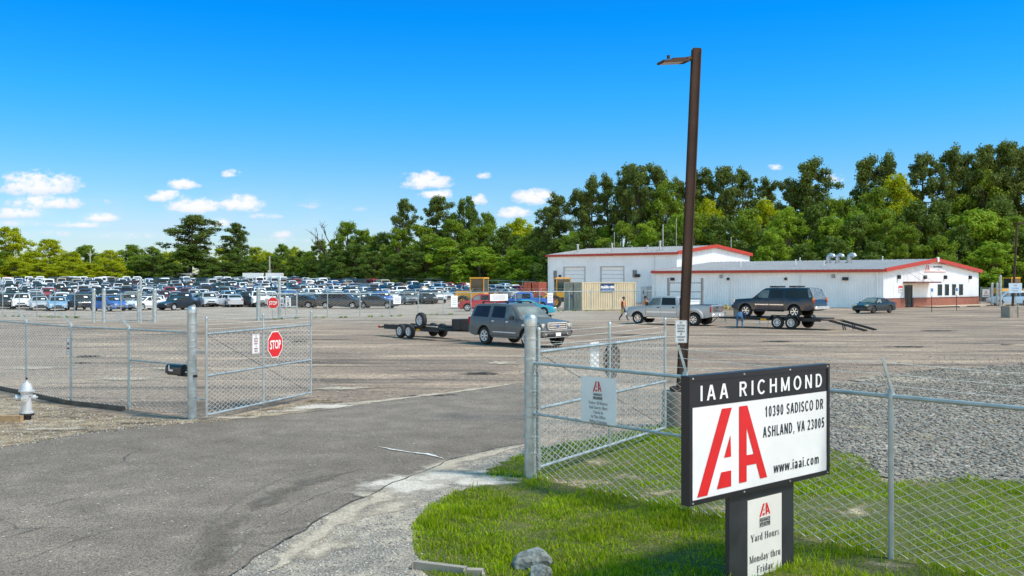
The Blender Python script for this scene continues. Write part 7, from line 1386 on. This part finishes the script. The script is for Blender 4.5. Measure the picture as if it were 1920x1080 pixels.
def make_tree(kind, seed):
    """unit: 10 m high; returns trunk builder and leaf quads"""
    rg = np.random.default_rng(seed); rd_ = random.Random(seed); tb = MB(); H = 10.; Cs = []; Rs = []
    if kind == 'pine':
        top = Vector((rd_.uniform(-.5, .5), rd_.uniform(-.4, .4), H * .96)); mid = top * .5 + Vector((rd_.uniform(-.25, .25), 0, 0)); tb.tube([(0, 0, -.5), mid * .6, mid, top * .78, top], .17, 7, r2=.04); nb = rd_.randint(22, 30); bare = rd_.uniform(.38, .52); skew = rd_.uniform(0, 6.28)
        for i in range(nb):
            q = (i + rd_.random() * .8) / nb; t = bare + (1 - bare) * q; b = mid.lerp(top, (t - .5) / .46) if t > .5 else mid * (t / .5); prof = (.55 + .45 * math.sin(min(1, q * 1.5 + .1) * math.pi * .5)) * (1 - max(0, q - .45) / .55 * .80); a = i * 2.4 + rd_.uniform(-.8, .8); Lb = 2.7 * prof * rd_.uniform(.45, 1.15) * (1 + .25 * math.cos(a - skew)); e = b + Vector((math.cos(a) * Lb, math.sin(a) * Lb, rd_.uniform(-.15, .55) * Lb * .7)); tb.tube([b, b.lerp(e, .5) + Vector((0, 0, -.06 * Lb)), e], .05, 4, r2=.012)
            for _ in range(6):
                u = rd_.uniform(.30, 1.05); p = b.lerp(e, u); Cs.append((p.x + rd_.uniform(-.32, .32), p.y + rd_.uniform(-.32, .32), p.z + rd_.uniform(-.15, .42))); rr = rd_.uniform(.24, .48); Rs.append((rr * 1.1, rr * 1.1, rr * .95))
        for _ in range(4): Cs.append((top.x + rd_.uniform(-.3, .3), top.y + rd_.uniform(-.3, .3), H * .95 + rd_.uniform(-.3, .1))); Rs.append((.3, .3, .3))
        V = leaves_at(rg, np.array(Cs), np.array(Rs), 88, .085, upb=.2)
    elif kind == 'bare':
        def br(p, d, L_, r_, dep):
            e = p + d * L_; tb.tube([p, p.lerp(e, .5) + Vector((rd_.uniform(-.06, .06) * L_, rd_.uniform(-.06, .06) * L_, 0)), e], r_, 5, r2=r_ * .6)
            if dep:
                for _ in range(3): br(p.lerp(e, rd_.uniform(.55, 1)), (d + Vector((rd_.uniform(-.8, .8), rd_.uniform(-.8, .8), rd_.uniform(-.1, .5)))).normalized(), L_ * rd_.uniform(.5, .72), r_ * .6, dep - 1)
        br(Vector((0, 0, -.5)), Vector((.03, 0, 1)), 5.6, .2, 4); return tb, None
    else:
        W_ = {'broad': 2.5, 'lime': 2.6, 'dark': 2.4, 'fresh': 2.2}[kind]; tb.tube([(0, 0, -.5), (rd_.uniform(-.2, .2), 0, 3), (rd_.uniform(-.5, .5), rd_.uniform(-.4, .4), 7.6)], .26, 7, r2=.06)
        lobes = []; nl = rd_.randint(15, 19)
        for i in range(nl):                                  # boughs of unequal size, fuller low down, one or two leaders on top
            q = (i + rd_.uniform(.1, .9)) / nl; z = .9 + 8.0 * q; pr = math.sin(min(1., .30 + q * .62) * math.pi) ** .8 if q < .9 else .22; a = i * 2.4 + rd_.uniform(-.7, .7); R_ = rd_.uniform(.95, 1.7) * (1.05 - .35 * q); lobes.append((math.cos(a) * W_ * pr * rd_.uniform(.55, 1.0), math.sin(a) * W_ * pr * rd_.uniform(.55, 1.0), z, R_))
            tb.tube([(0, 0, z * .7), (lobes[-1][0] * .8, lobes[-1][1] * .8, z)], .08, 4, r2=.02)
        lobes.append((rd_.uniform(-.4, .4), rd_.uniform(-.4, .4), 9.0, .95))
        for (x, y, z, R_) in lobes:
            for _ in range(int(7 * R_ * R_) + 4):
                d = Vector((rd_.gauss(0, 1), rd_.gauss(0, 1), rd_.gauss(.25, .9))).normalized() * R_ * rd_.uniform(.55, 1.05); r = rd_.uniform(.28, .62); Cs.append((x + d.x, y + d.y, min(z + d.z * .85, H - r * .6))); Rs.append((r, r, r * rd_.uniform(.85, 1.15)))
        n = len(Cs); V = leaves_at(rg, np.array(Cs), np.array(Rs), int(22000 / n), .105, upb=.05)
    V = V.reshape(-1, 3); V[:, 2] = np.maximum(V[:, 2], .02); return tb, V
TP = {}
def tree_proto(kind, k):
    key = (kind, k)
    if key not in TP:
        tb, V = make_tree(kind, hash(kind) % 97 + k * 13 + {'pine': 1, 'broad': 2, 'lime': 3, 'dark': 4, 'fresh': 5, 'bare': 6}[kind] * 31 if False else k * 13 + {'pine': 101, 'broad': 202, 'lime': 303, 'dark': 404, 'fresh': 505, 'bare': 606}[kind])
        t = tb.build('trunk', BARK, None, 60); c = None
        if V is not None: c = np_mesh('crown', V, np.arange(len(V)).reshape(-1, 4), LEAF[kind], None)
        TP[key] = [t, c, False]
    return TP[key]
TNAME = {'pine': 'pine_tree', 'broad': 'broadleaf_tree', 'lime': 'yellow_green_tree', 'dark': 'dark_broadleaf_tree', 'fresh': 'fresh_green_tree', 'bare': 'bare_tree'}
TDESC = {'pine': 'tall open crowned pine', 'broad': 'mid green broadleaf tree', 'lime': 'yellow green sunlit tree', 'dark': 'dark green dense tree', 'fresh': 'bright green leafy tree', 'bare': 'leafless dead tree'}
placed = []
trd = random.Random(3)
def tree(kind, px, top, d, wpx, where):
    base = ground_at(px, d); H = (HZ - top) / F * d + CAM_H - base.z; w = wpx / F * d; t, c, used = tree_proto(kind, trd.randrange(4 if kind != 'bare' else 1)); uw = {'pine': 4.3, 'broad': 6.2, 'lime': 6.3, 'dark': 6.0, 'fresh': 5.6, 'bare': 3}[kind]; w = max(w, H * uw / 10 * .80)
    r = empty(TNAME[kind], base, trd.uniform(0, 6.28)); s = H / 10.
    for o in (t, c):
        if o is None: continue
        if o.parent is None: o.parent = r
        else: q = o.copy(); COL.objects.link(q); q.parent = r
    r.scale = (w / uw, w / uw, s); tag(r, None, 'tree'); placed.append((where, kind, px, top, r))
FW, MW, BW = 'behind the far vans', 'behind the loader', 'behind the office'
for a in [('lime', 18, 424, 262, 105), ('lime', 92, 447, 266, 95), ('lime', 60, 470, 258, 90), ('lime', 135, 470, 262, 70), ('broad', 160, 458, 275, 80), ('lime', 205, 468, 260, 80), ('broad', 248, 457, 272, 75), ('lime', 195, 485, 254, 80), ('broad', 285, 462, 275, 70), ('broad', 255, 478, 256, 70), ('lime', 320, 470, 280, 70),
          ('dark', 290, 478, 250, 95), ('pine', 355, 408, 258, 118), ('dark', 350, 460, 252, 120), ('dark', 395, 480, 250, 60), ('pine', 449, 423, 262, 60), ('dark', 446, 462, 252, 70), ('lime', 418, 462, 285, 70), ('lime', 480, 462, 285, 60), ('lime', 500, 470, 275, 60), ('dark', 512, 478, 255, 70), ('broad', 530, 456, 280, 55), ('lime', 552, 462, 285, 50), ('dark', 570, 470, 252, 70), ('dark', 480, 492, 250, 70), ('broad', 0, 470, 252, 90), ('lime', 120, 488, 250, 75), ('lime', 30, 488, 248, 85), ('lime', 165, 492, 246, 70), ('lime', 75, 492, 246, 80), ('lime', 215, 490, 247, 60), ('lime', 530, 488, 262, 50), ('dark', 325, 492, 246, 80), ('dark', 420, 490, 246, 80)]: tree(*a, FW)
for a in [('broad', 600, 448, 240, 65), ('bare', 611, 412, 236, 45), ('dark', 630, 455, 225, 75), ('broad', 650, 412, 232, 75), ('broad', 682, 428, 228, 65), ('dark', 665, 455, 215, 90), ('dark', 716, 432, 222, 75), ('pine', 754, 379, 222, 58), ('broad', 745, 425, 214, 80), ('dark', 700, 470, 206, 90), ('pine', 815, 374, 212, 72), ('broad', 790, 418, 206, 90), ('dark', 874, 367, 208, 78), ('broad', 850, 408, 202, 100), ('dark', 765, 468, 200, 100), ('fresh', 835, 445, 197, 100), ('broad', 915, 396, 200, 70), ('broad', 905, 420, 196, 90), ('lime', 972, 408, 205, 100), ('dark', 945, 425, 192, 90), ('fresh', 900, 462, 188, 110), ('broad', 985, 440, 186, 90), ('fresh', 960, 470, 182, 100), ('dark', 1010, 425, 185, 80), ('dark', 860, 480, 192, 90), ('dark', 640, 478, 215, 80), ('broad', 580, 470, 246, 60), ('fresh', 1000, 478, 176, 90), ('dark', 590, 485, 235, 70), ('broad', 700, 440, 232, 60), ('dark', 800, 470, 198, 90)]: tree(*a, MW)
for a in [('pine', 1022, 392, 178, 70), ('pine', 1052, 372, 176, 75), ('pine', 1085, 362, 172, 65), ('pine', 1112, 338, 172, 75), ('pine', 1138, 338, 176, 60), ('pine', 1172, 318, 172, 85), ('pine', 1196, 322, 168, 60), ('pine', 1224, 317, 172, 62), ('broad', 1250, 338, 166, 80), ('pine', 1275, 345, 172, 60), ('pine', 1318, 325, 170, 90), ('pine', 1352, 322, 168, 85), ('pine', 1400, 327, 170, 80), ('pine', 1436, 342, 172, 70), ('pine', 1480, 343, 168, 60), ('pine', 1527, 306, 165, 95), ('pine', 1500, 350, 166, 70), ('broad', 1560, 366, 160, 80), ('broad', 1592, 372, 160, 80),
          ('pine', 1632, 302, 166, 75), ('pine', 1668, 297, 166, 70), ('lime', 1682, 320, 158, 110), ('broad', 1640, 345, 156, 100), ('pine', 1728, 298, 160, 75), ('pine', 1772, 290, 160, 95), ('pine', 1805, 298, 162, 60), ('pine', 1838, 285, 160, 75), ('pine', 1876, 277, 160, 80), ('pine', 1912, 284, 160, 70), ('pine', 1945, 290, 160, 80), ('broad', 1840, 310, 158, 80),
          ('dark', 1040, 445, 168, 90), ('fresh', 1075, 432, 166, 70), ('dark', 1100, 425, 164, 90), ('fresh', 1130, 420, 172, 60), ('broad', 1165, 415, 160, 100), ('fresh', 1215, 410, 158, 90), ('fresh', 1268, 400, 160, 70), ('fresh', 1305, 372, 168, 90), ('broad', 1300, 395, 154, 100), ('lime', 1328, 372, 164, 50), ('dark', 1350, 402, 152, 110), ('broad', 1400, 388, 154, 110), ('lime', 1432, 368, 160, 90), ('fresh', 1478, 385, 150, 100), ('dark', 1520, 380, 152, 110), ('fresh', 1562, 400, 148, 90), ('fresh', 1600, 388, 152, 70), ('dark', 1610, 400, 148, 110), ('broad', 1660, 385, 148, 110), ('dark', 1715, 375, 150, 120), ('broad', 1700, 420, 143, 100), ('dark', 1760, 372, 152, 120), ('fresh', 1828, 388, 146, 150), ('dark', 1870, 370, 152, 140), ('broad', 1895, 400, 144, 130), ('dark', 1800, 420, 143, 90), ('dark', 1440, 430, 146, 110), ('fresh', 1450, 425, 143, 80), ('dark', 1250, 430, 152, 100), ('dark', 1560, 440, 143, 90), ('broad', 1760, 440, 140, 100), ('dark', 1930, 430, 140, 120), ('fresh', 1865, 455, 138, 110), ('dark', 1145, 450, 158, 90), ('dark', 1070, 460, 160, 80), ('dark', 1640, 450, 142, 100), ('dark', 1380, 450, 148, 100), ('dark', 1500, 455, 142, 90)]: tree(*a, BW)
groups = {}
for t in placed: groups.setdefault((t[0], t[1]), []).append(t)
NW = ['first', 'second', 'third', 'fourth', 'fifth', 'sixth', 'seventh', 'eighth', 'ninth', 'tenth', 'eleventh', 'twelfth', 'thirteenth', 'fourteenth', 'fifteenth', 'sixteenth', 'seventeenth', 'eighteenth', 'nineteenth', 'twentieth', 'twenty-first', 'twenty-second', 'twenty-third', 'twenty-fourth', 'twenty-fifth', 'twenty-sixth', 'twenty-seventh', 'twenty-eighth', 'twenty-ninth', 'thirtieth']
for (wh_, kd), L_ in groups.items():
    L_.sort(key=lambda t: t[2])
    for i, t in enumerate(L_):
        if len(L_) == 1: t[4]['label'] = f"{TDESC[kd]} {wh_}, the only one there"
        else: t[4]['label'] = f"{TDESC[kd]} {wh_}, {NW[i]} of {len(L_)} towards the lamp post"
        t[4]['group'] = 'trees ' + wh_
# undergrowth along the foot of the wood
def undergrowth():
    rg = np.random.default_rng(8); C = []; Rr = []
    for (x0, x1, y0, y1, n) in ((-30, 620, 262, 262, 70), (600, 1010, 238, 180, 60), (1000, 1260, 176, 160, 26), (1250, 2000, 156, 140, 60)):
        for i in range(n):
            t = rg.random(); p = ground_at(x0 + (x1 - x0) * t, y0 + (y1 - y0) * t + rg.uniform(-2, 5)); r = rg.uniform(.9, 2.0); C.append((p.x, p.y, p.z + r * .6)); Rr.append((r * 1.3, r * 1.2, r))
    V = leaves_at(rg, np.array(C), np.array(Rr), 260, .17).reshape(-1, 3); o = np_mesh('undergrowth', V, np.arange(len(V)).reshape(-1, 4), LEAF['dark']); tag(o, 'dark bushy undergrowth along the foot of the wood', 'undergrowth', kind='stuff')
    # dense wood behind the first trees: one mass
    C = []; Rr = []
    for (x0, x1, y0, y1, h0, h1, n) in ((-60, 620, 300, 300, 4, 9, 110), (600, 1030, 262, 205, 5, 13, 110), (1010, 1290, 196, 186, 4, 10, 50), (1280, 2000, 182, 176, 6, 15, 150)):
        for i in range(n):
            t = rg.random(); p = ground_at(x0 + (x1 - x0) * t, y0 + (y1 - y0) * t + rg.uniform(0, 10)); hmax = h0 + (h1 - h0) * (.4 + .6 * math.sin(t * 3.0 + .1) if x0 < 0 else t); z = rg.uniform(.5, max(1., hmax)); r = rg.uniform(1.5, 2.6); C.append((p.x, p.y, p.z + z)); Rr.append((r * 1.3, r * 1.3, r))
    V = leaves_at(rg, np.array(C), np.array(Rr), 330, .24).reshape(-1, 3); o = np_mesh('far_wood', V, np.arange(len(V)).reshape(-1, 4), LEAF['broad']); tag(o, 'dark mass of wood filling behind the first trees', 'wood', kind='stuff')
    # weeds under the middle fence
    C = []; Rr = []
    for (q0, q1) in list(zip(mr, mr[1:])) + list(zip(mf, mf[1:])):
        for k in range(3):
            p = q0.lerp(q1, rg.random()); r = rg.uniform(.06, .16); C.append((p.x, p.y, .05)); Rr.append((r * 2.4, r * 1.6, r))
    V = leaves_at(rg, np.array(C), np.array(Rr), 26, .05).reshape(-1, 3); o = np_mesh('fence_weeds', V, np.arange(len(V)).reshape(-1, 4), LEAF['broad']); tag(o, 'sparse weeds along the foot of the middle fences', 'weeds', kind='stuff')
undergrowth()

# ================================================================== people
def person(label, loc, rz, J, zones, hair=(.02, .015, .012)):
    """J: joints; one continuous skinned body whose clothes are zones of its surface"""
    P = []; E = []; Rd = []; idx = {}
    def v(n, p, r): idx[n] = len(P); P.append(p); Rd.append(r); return idx[n]
    def e(a, b): E.append((idx[a], idx[b]))
    for n, (p, r) in J.items(): v(n, p, r)
    for a, b in (('pelvis', 'waist'), ('waist', 'chest'), ('chest', 'neck'), ('neck', 'chin'), ('chin', 'crown')): e(a, b)
    for s in 'LR':
        for a, b in (('pelvis', 'hip' + s), ('hip' + s, 'knee' + s), ('knee' + s, 'ankle' + s), ('ankle' + s, 'toe' + s), ('chest', 'sh' + s), ('sh' + s, 'el' + s), ('el' + s, 'wr' + s), ('wr' + s, 'palm' + s)): e(a, b)
        w, p = Vector(J['wr' + s][0]), Vector(J['palm' + s][0]); d = (p - w).normalized(); side = d.cross(Vector((1, 0, .01))).normalized()
        for k, (o, l) in enumerate(((-.03, .07), (-.01, .085), (.01, .08), (.03, .065))):
            v(f'f{s}{k}a', tuple(p + side * o + d * l * .5), .010); v(f'f{s}{k}b', tuple(p + side * o * 1.1 + d * l + Vector((.015, 0, 0))), .008); e('palm' + s, f'f{s}{k}a'); e(f'f{s}{k}a', f'f{s}{k}b')
        v(f't{s}a', tuple(w.lerp(p, .5) - side * .05), .011); v(f't{s}b', tuple(p - side * .065), .009); e('wr' + s, f't{s}a'); e(f't{s}a', f't{s}b')
    me = bpy.data.meshes.new('person'); me.from_pydata(P, E, []); o = bpy.data.objects.new('tmp', me); COL.objects.link(o); md = o.modifiers.new('skin', 'SKIN'); md.use_smooth_shade = True
    for i, sv in enumerate(me.skin_vertices[0].data): sv.radius = (Rd[i], Rd[i]); sv.use_root = (i == idx['pelvis'])
    sb = o.modifiers.new('sub', 'SUBSURF'); sb.levels = sb.render_levels = 2; dg = bpy.context.evaluated_depsgraph_get(); dg.update(); m2 = bpy.data.meshes.new_from_object(o.evaluated_get(dg)); bpy.data.objects.remove(o)
    mats = [z[0] for z in zones]; m2.materials.clear(); [m2.materials.append(m) for m in mats]
    for p in m2.polygons:
        c = p.center
        for i, z in enumerate(zones):
            if z[1](c): p.material_index = i; break
        p.use_smooth = True
    b = bpy.data.objects.new('person', m2); COL.objects.link(b); b.location = loc; b.rotation_euler = (0, 0, rz); return tag(b, label, 'person'), J
def face_hair(b, J, hm, cap=None):
    c = Vector(J['crown'][0]).lerp(Vector(J['chin'][0]), .35); up = (Vector(J['crown'][0]) - Vector(J['chin'][0])).normalized()
    m = MB(); m.lathe([(.098, -.02), (.106, .03), (.095, .075), (.06, .105), (.001, .118)], c + Vector((-.012, 0, .01)), 16)
    if cap is not None: m.box(c + Vector((.13, 0, .02)), (.12, .14, .015), bev=.005)
    m.build('hair' if cap is None else 'cap', hm if cap is None else cap, b, 60)
    f = Vector((1, 0, 0)); fc = Vector(J['chin'][0]).lerp(Vector(J['crown'][0]), .30); m = MB(); m.box(fc + f * .098 + Vector((0, 0, .0)), (.03, .028, .04), bev=.01); m.build('nose', SKIN, b, 50); m = MB()
    for s in (-1, 1): m.box(fc + f * .088 + Vector((0, s * .034, .03)), (.012, .022, .01)); 
    m.box(fc + f * .086 + Vector((0, 0, -.045)), (.012, .05, .01)); m.build('eyes_and_mouth', INK, b); m = MB()
    for s in (-1, 1): m.box(fc + Vector((0, s * .095, .01)), (.04, .02, .06), bev=.008)
    m.build('ear', SKIN, b, 50)
DENIM = mat('dark_denim', (.028, .045, .10), rough=.85, var=.2, scale=14); JEANS = mat('faded_jeans', (.05, .14, .26), rough=.85, var=.25, scale=14); SHIRTW = mat('pale_shirt', (.55, .50, .52), rough=.8, var=.1); NAVY = mat('navy_shirt', (.012, .03, .09), rough=.8, var=.15); SHOE = mat('dark_shoe', (.02, .018, .016), rough=.7); JACKET = mat('dark_jacket', (.02, .03, .05), rough=.8)
ORANGE = mat('safety_orange', (.85, .22, .015), rough=.7, var=.08); HAIRM = mat('black_hair', (.012, .01, .009), rough=.7)
J = dict(pelvis=((0, 0, .95), .135), waist=((.0, 0, 1.10), .125), chest=((.02, 0, 1.34), .145), neck=((.03, 0, 1.50), .058), chin=((.045, 0, 1.60), .082), crown=((.035, 0, 1.73), .090), hipL=((.02, .10, .88), .10), kneeL=((.22, .10, .50), .068), ankleL=((.30, .10, .10), .045), toeL=((.44, .11, .035), .035), hipR=((-.02, -.10, .88), .10), kneeR=((-.06, -.10, .49), .068), ankleR=((-.30, -.10, .13), .045), toeR=((-.19, -.11, .035), .035), shL=((.02, .19, 1.42), .07), elL=((.05, .26, 1.16), .05), wrL=((.20, .20, 1.0), .034), palmL=((.27, .17, .98), .036), shR=((.02, -.19, 1.42), .07), elR=((-.06, -.27, 1.15), .05), wrR=((.05, -.27, .92), .034), palmR=((.08, -.27, .84), .036))
p = G(1168.5, 601.5); ya = R(-20)
b, J1 = person('man in orange safety vest and jeans walking by the pickup hood', p, ya, J, [(SHOE, lambda c: c.z < .09), (DENIM, lambda c: c.z < 1.0 and abs(c.y) < .21), (SKIN, lambda c: c.z > 1.49 or c.z < 1.0), (JACKET, lambda c: abs(c.y) > .19), (SHIRTW, lambda c: True)])
face_hair(b, J1, HAIRM)
m = MB()
for s in (-1, 1):
    for k in range(5):
        pass
prof = [(1.04, .155), (1.15, .155), (1.30, .172), (1.42, .165), (1.48, .12)]; V = []; n = 22
for z, r_ in prof:
    for j in range(n):
        a = R(38) + (R(322) - R(38)) * j / (n - 1); V.append((.012 + r_ * 1.0 * math.cos(a), r_ * 1.22 * math.sin(a), z))
m.add(V, [(i * n + j, i * n + j + 1, (i + 1) * n + j + 1, (i + 1) * n + j) for i in range(len(prof) - 1) for j in range(n - 1)]); vo = m.build('safety_vest', ORANGE, b, 60); vo.modifiers.new('thick', 'SOLIDIFY').thickness = .012
m = MB(); m.box((.02, -.30, .70), (.22, .06, .34), bev=.02); bag = m.build('paper_folder', mat('manila_folder', (.50, .36, .15), rough=.7), None, 40); bag.location = p; bag.rotation_euler = (0, 0, ya); tag(bag, 'tan folder held at the side of the walking man', 'folder')
# man bending down at the trailer side
J = dict(pelvis=((-.10, 0, .86), .150), waist=((.05, 0, .93), .135), chest=((.34, 0, .92), .150), neck=((.49, 0, .87), .06), chin=((.57, 0, .84), .082), crown=((.69, 0, .80), .090), hipL=((-.08, .12, .78), .105), kneeL=((.04, .15, .44), .07), ankleL=((-.06, .16, .10), .046), toeL=((.10, .18, .035), .035), hipR=((-.08, -.12, .78), .105), kneeR=((.04, -.16, .44), .07), ankleR=((-.06, -.18, .10), .046), toeR=((.10, -.20, .035), .035), shL=((.38, .18, .92), .072), elL=((.48, .23, .68), .05), wrL=((.62, .16, .52), .034), palmL=((.67, .14, .47), .036), shR=((.38, -.18, .92), .072), elR=((.48, -.24, .68), .05), wrR=((.64, -.16, .55), .034), palmR=((.70, -.14, .52), .036))
p = G(1387, 615.5)
b, J1 = person('man in blue shirt and jeans bending down at the trailer side', p, R(62), J, [(SHOE, lambda c: c.z < .09 and c.x < .2), (JEANS, lambda c: c.x < .06 and abs(c.y) < .35 and not (c.x > .02 and c.z > 1.02)), (JEANS, lambda c: c.z < .7 and c.x < .2), (SKIN, lambda c: c.x > .50 and c.z > .72 or c.z < .60), (NAVY, lambda c: True)]); face_hair(b, J1, HAIRM)
# man behind the pickup hood
J = dict(pelvis=((0, 0, .95), .135), waist=((.0, 0, 1.10), .125), chest=((.02, 0, 1.34), .150), neck=((.03, 0, 1.50), .058), chin=((.045, 0, 1.60), .082), crown=((.035, 0, 1.73), .090), hipL=((0, .10, .88), .10), kneeL=((.03, .11, .49), .068), ankleL=((0, .12, .10), .045), toeL=((.14, .13, .035), .035), hipR=((0, -.10, .88), .10), kneeR=((.03, -.11, .49), .068), ankleR=((0, -.12, .10), .045), toeR=((.14, -.13, .035), .035), shL=((.02, .19, 1.42), .07), elL=((.02, .26, 1.15), .05), wrL=((.16, .22, .98), .034), palmL=((.22, .20, .95), .036), shR=((.02, -.19, 1.42), .07), elR=((.02, -.26, 1.15), .05), wrR=((.16, -.22, .98), .034), palmR=((.22, -.20, .95), .036))
pb = PK.matrix_basis @ Vector((1.15, -1.75, 0)); pb = Vector((pb.x, pb.y, 0)); pb = Vector(((1211 - 960) / F * 69.2, 69.2, 0))
b, J1 = person('man in orange shirt and dark cap standing behind the pickup hood', pb, R(200), J, [(SHOE, lambda c: c.z < .09), (DENIM, lambda c: c.z < 1.0 and abs(c.y) < .2), (SKIN, lambda c: c.z > 1.49 or c.z < 1.0), (ORANGE, lambda c: True)]); face_hair(b, J1, HAIRM, cap=BLACK); b.scale = (1.06, 1.06, 1.06)
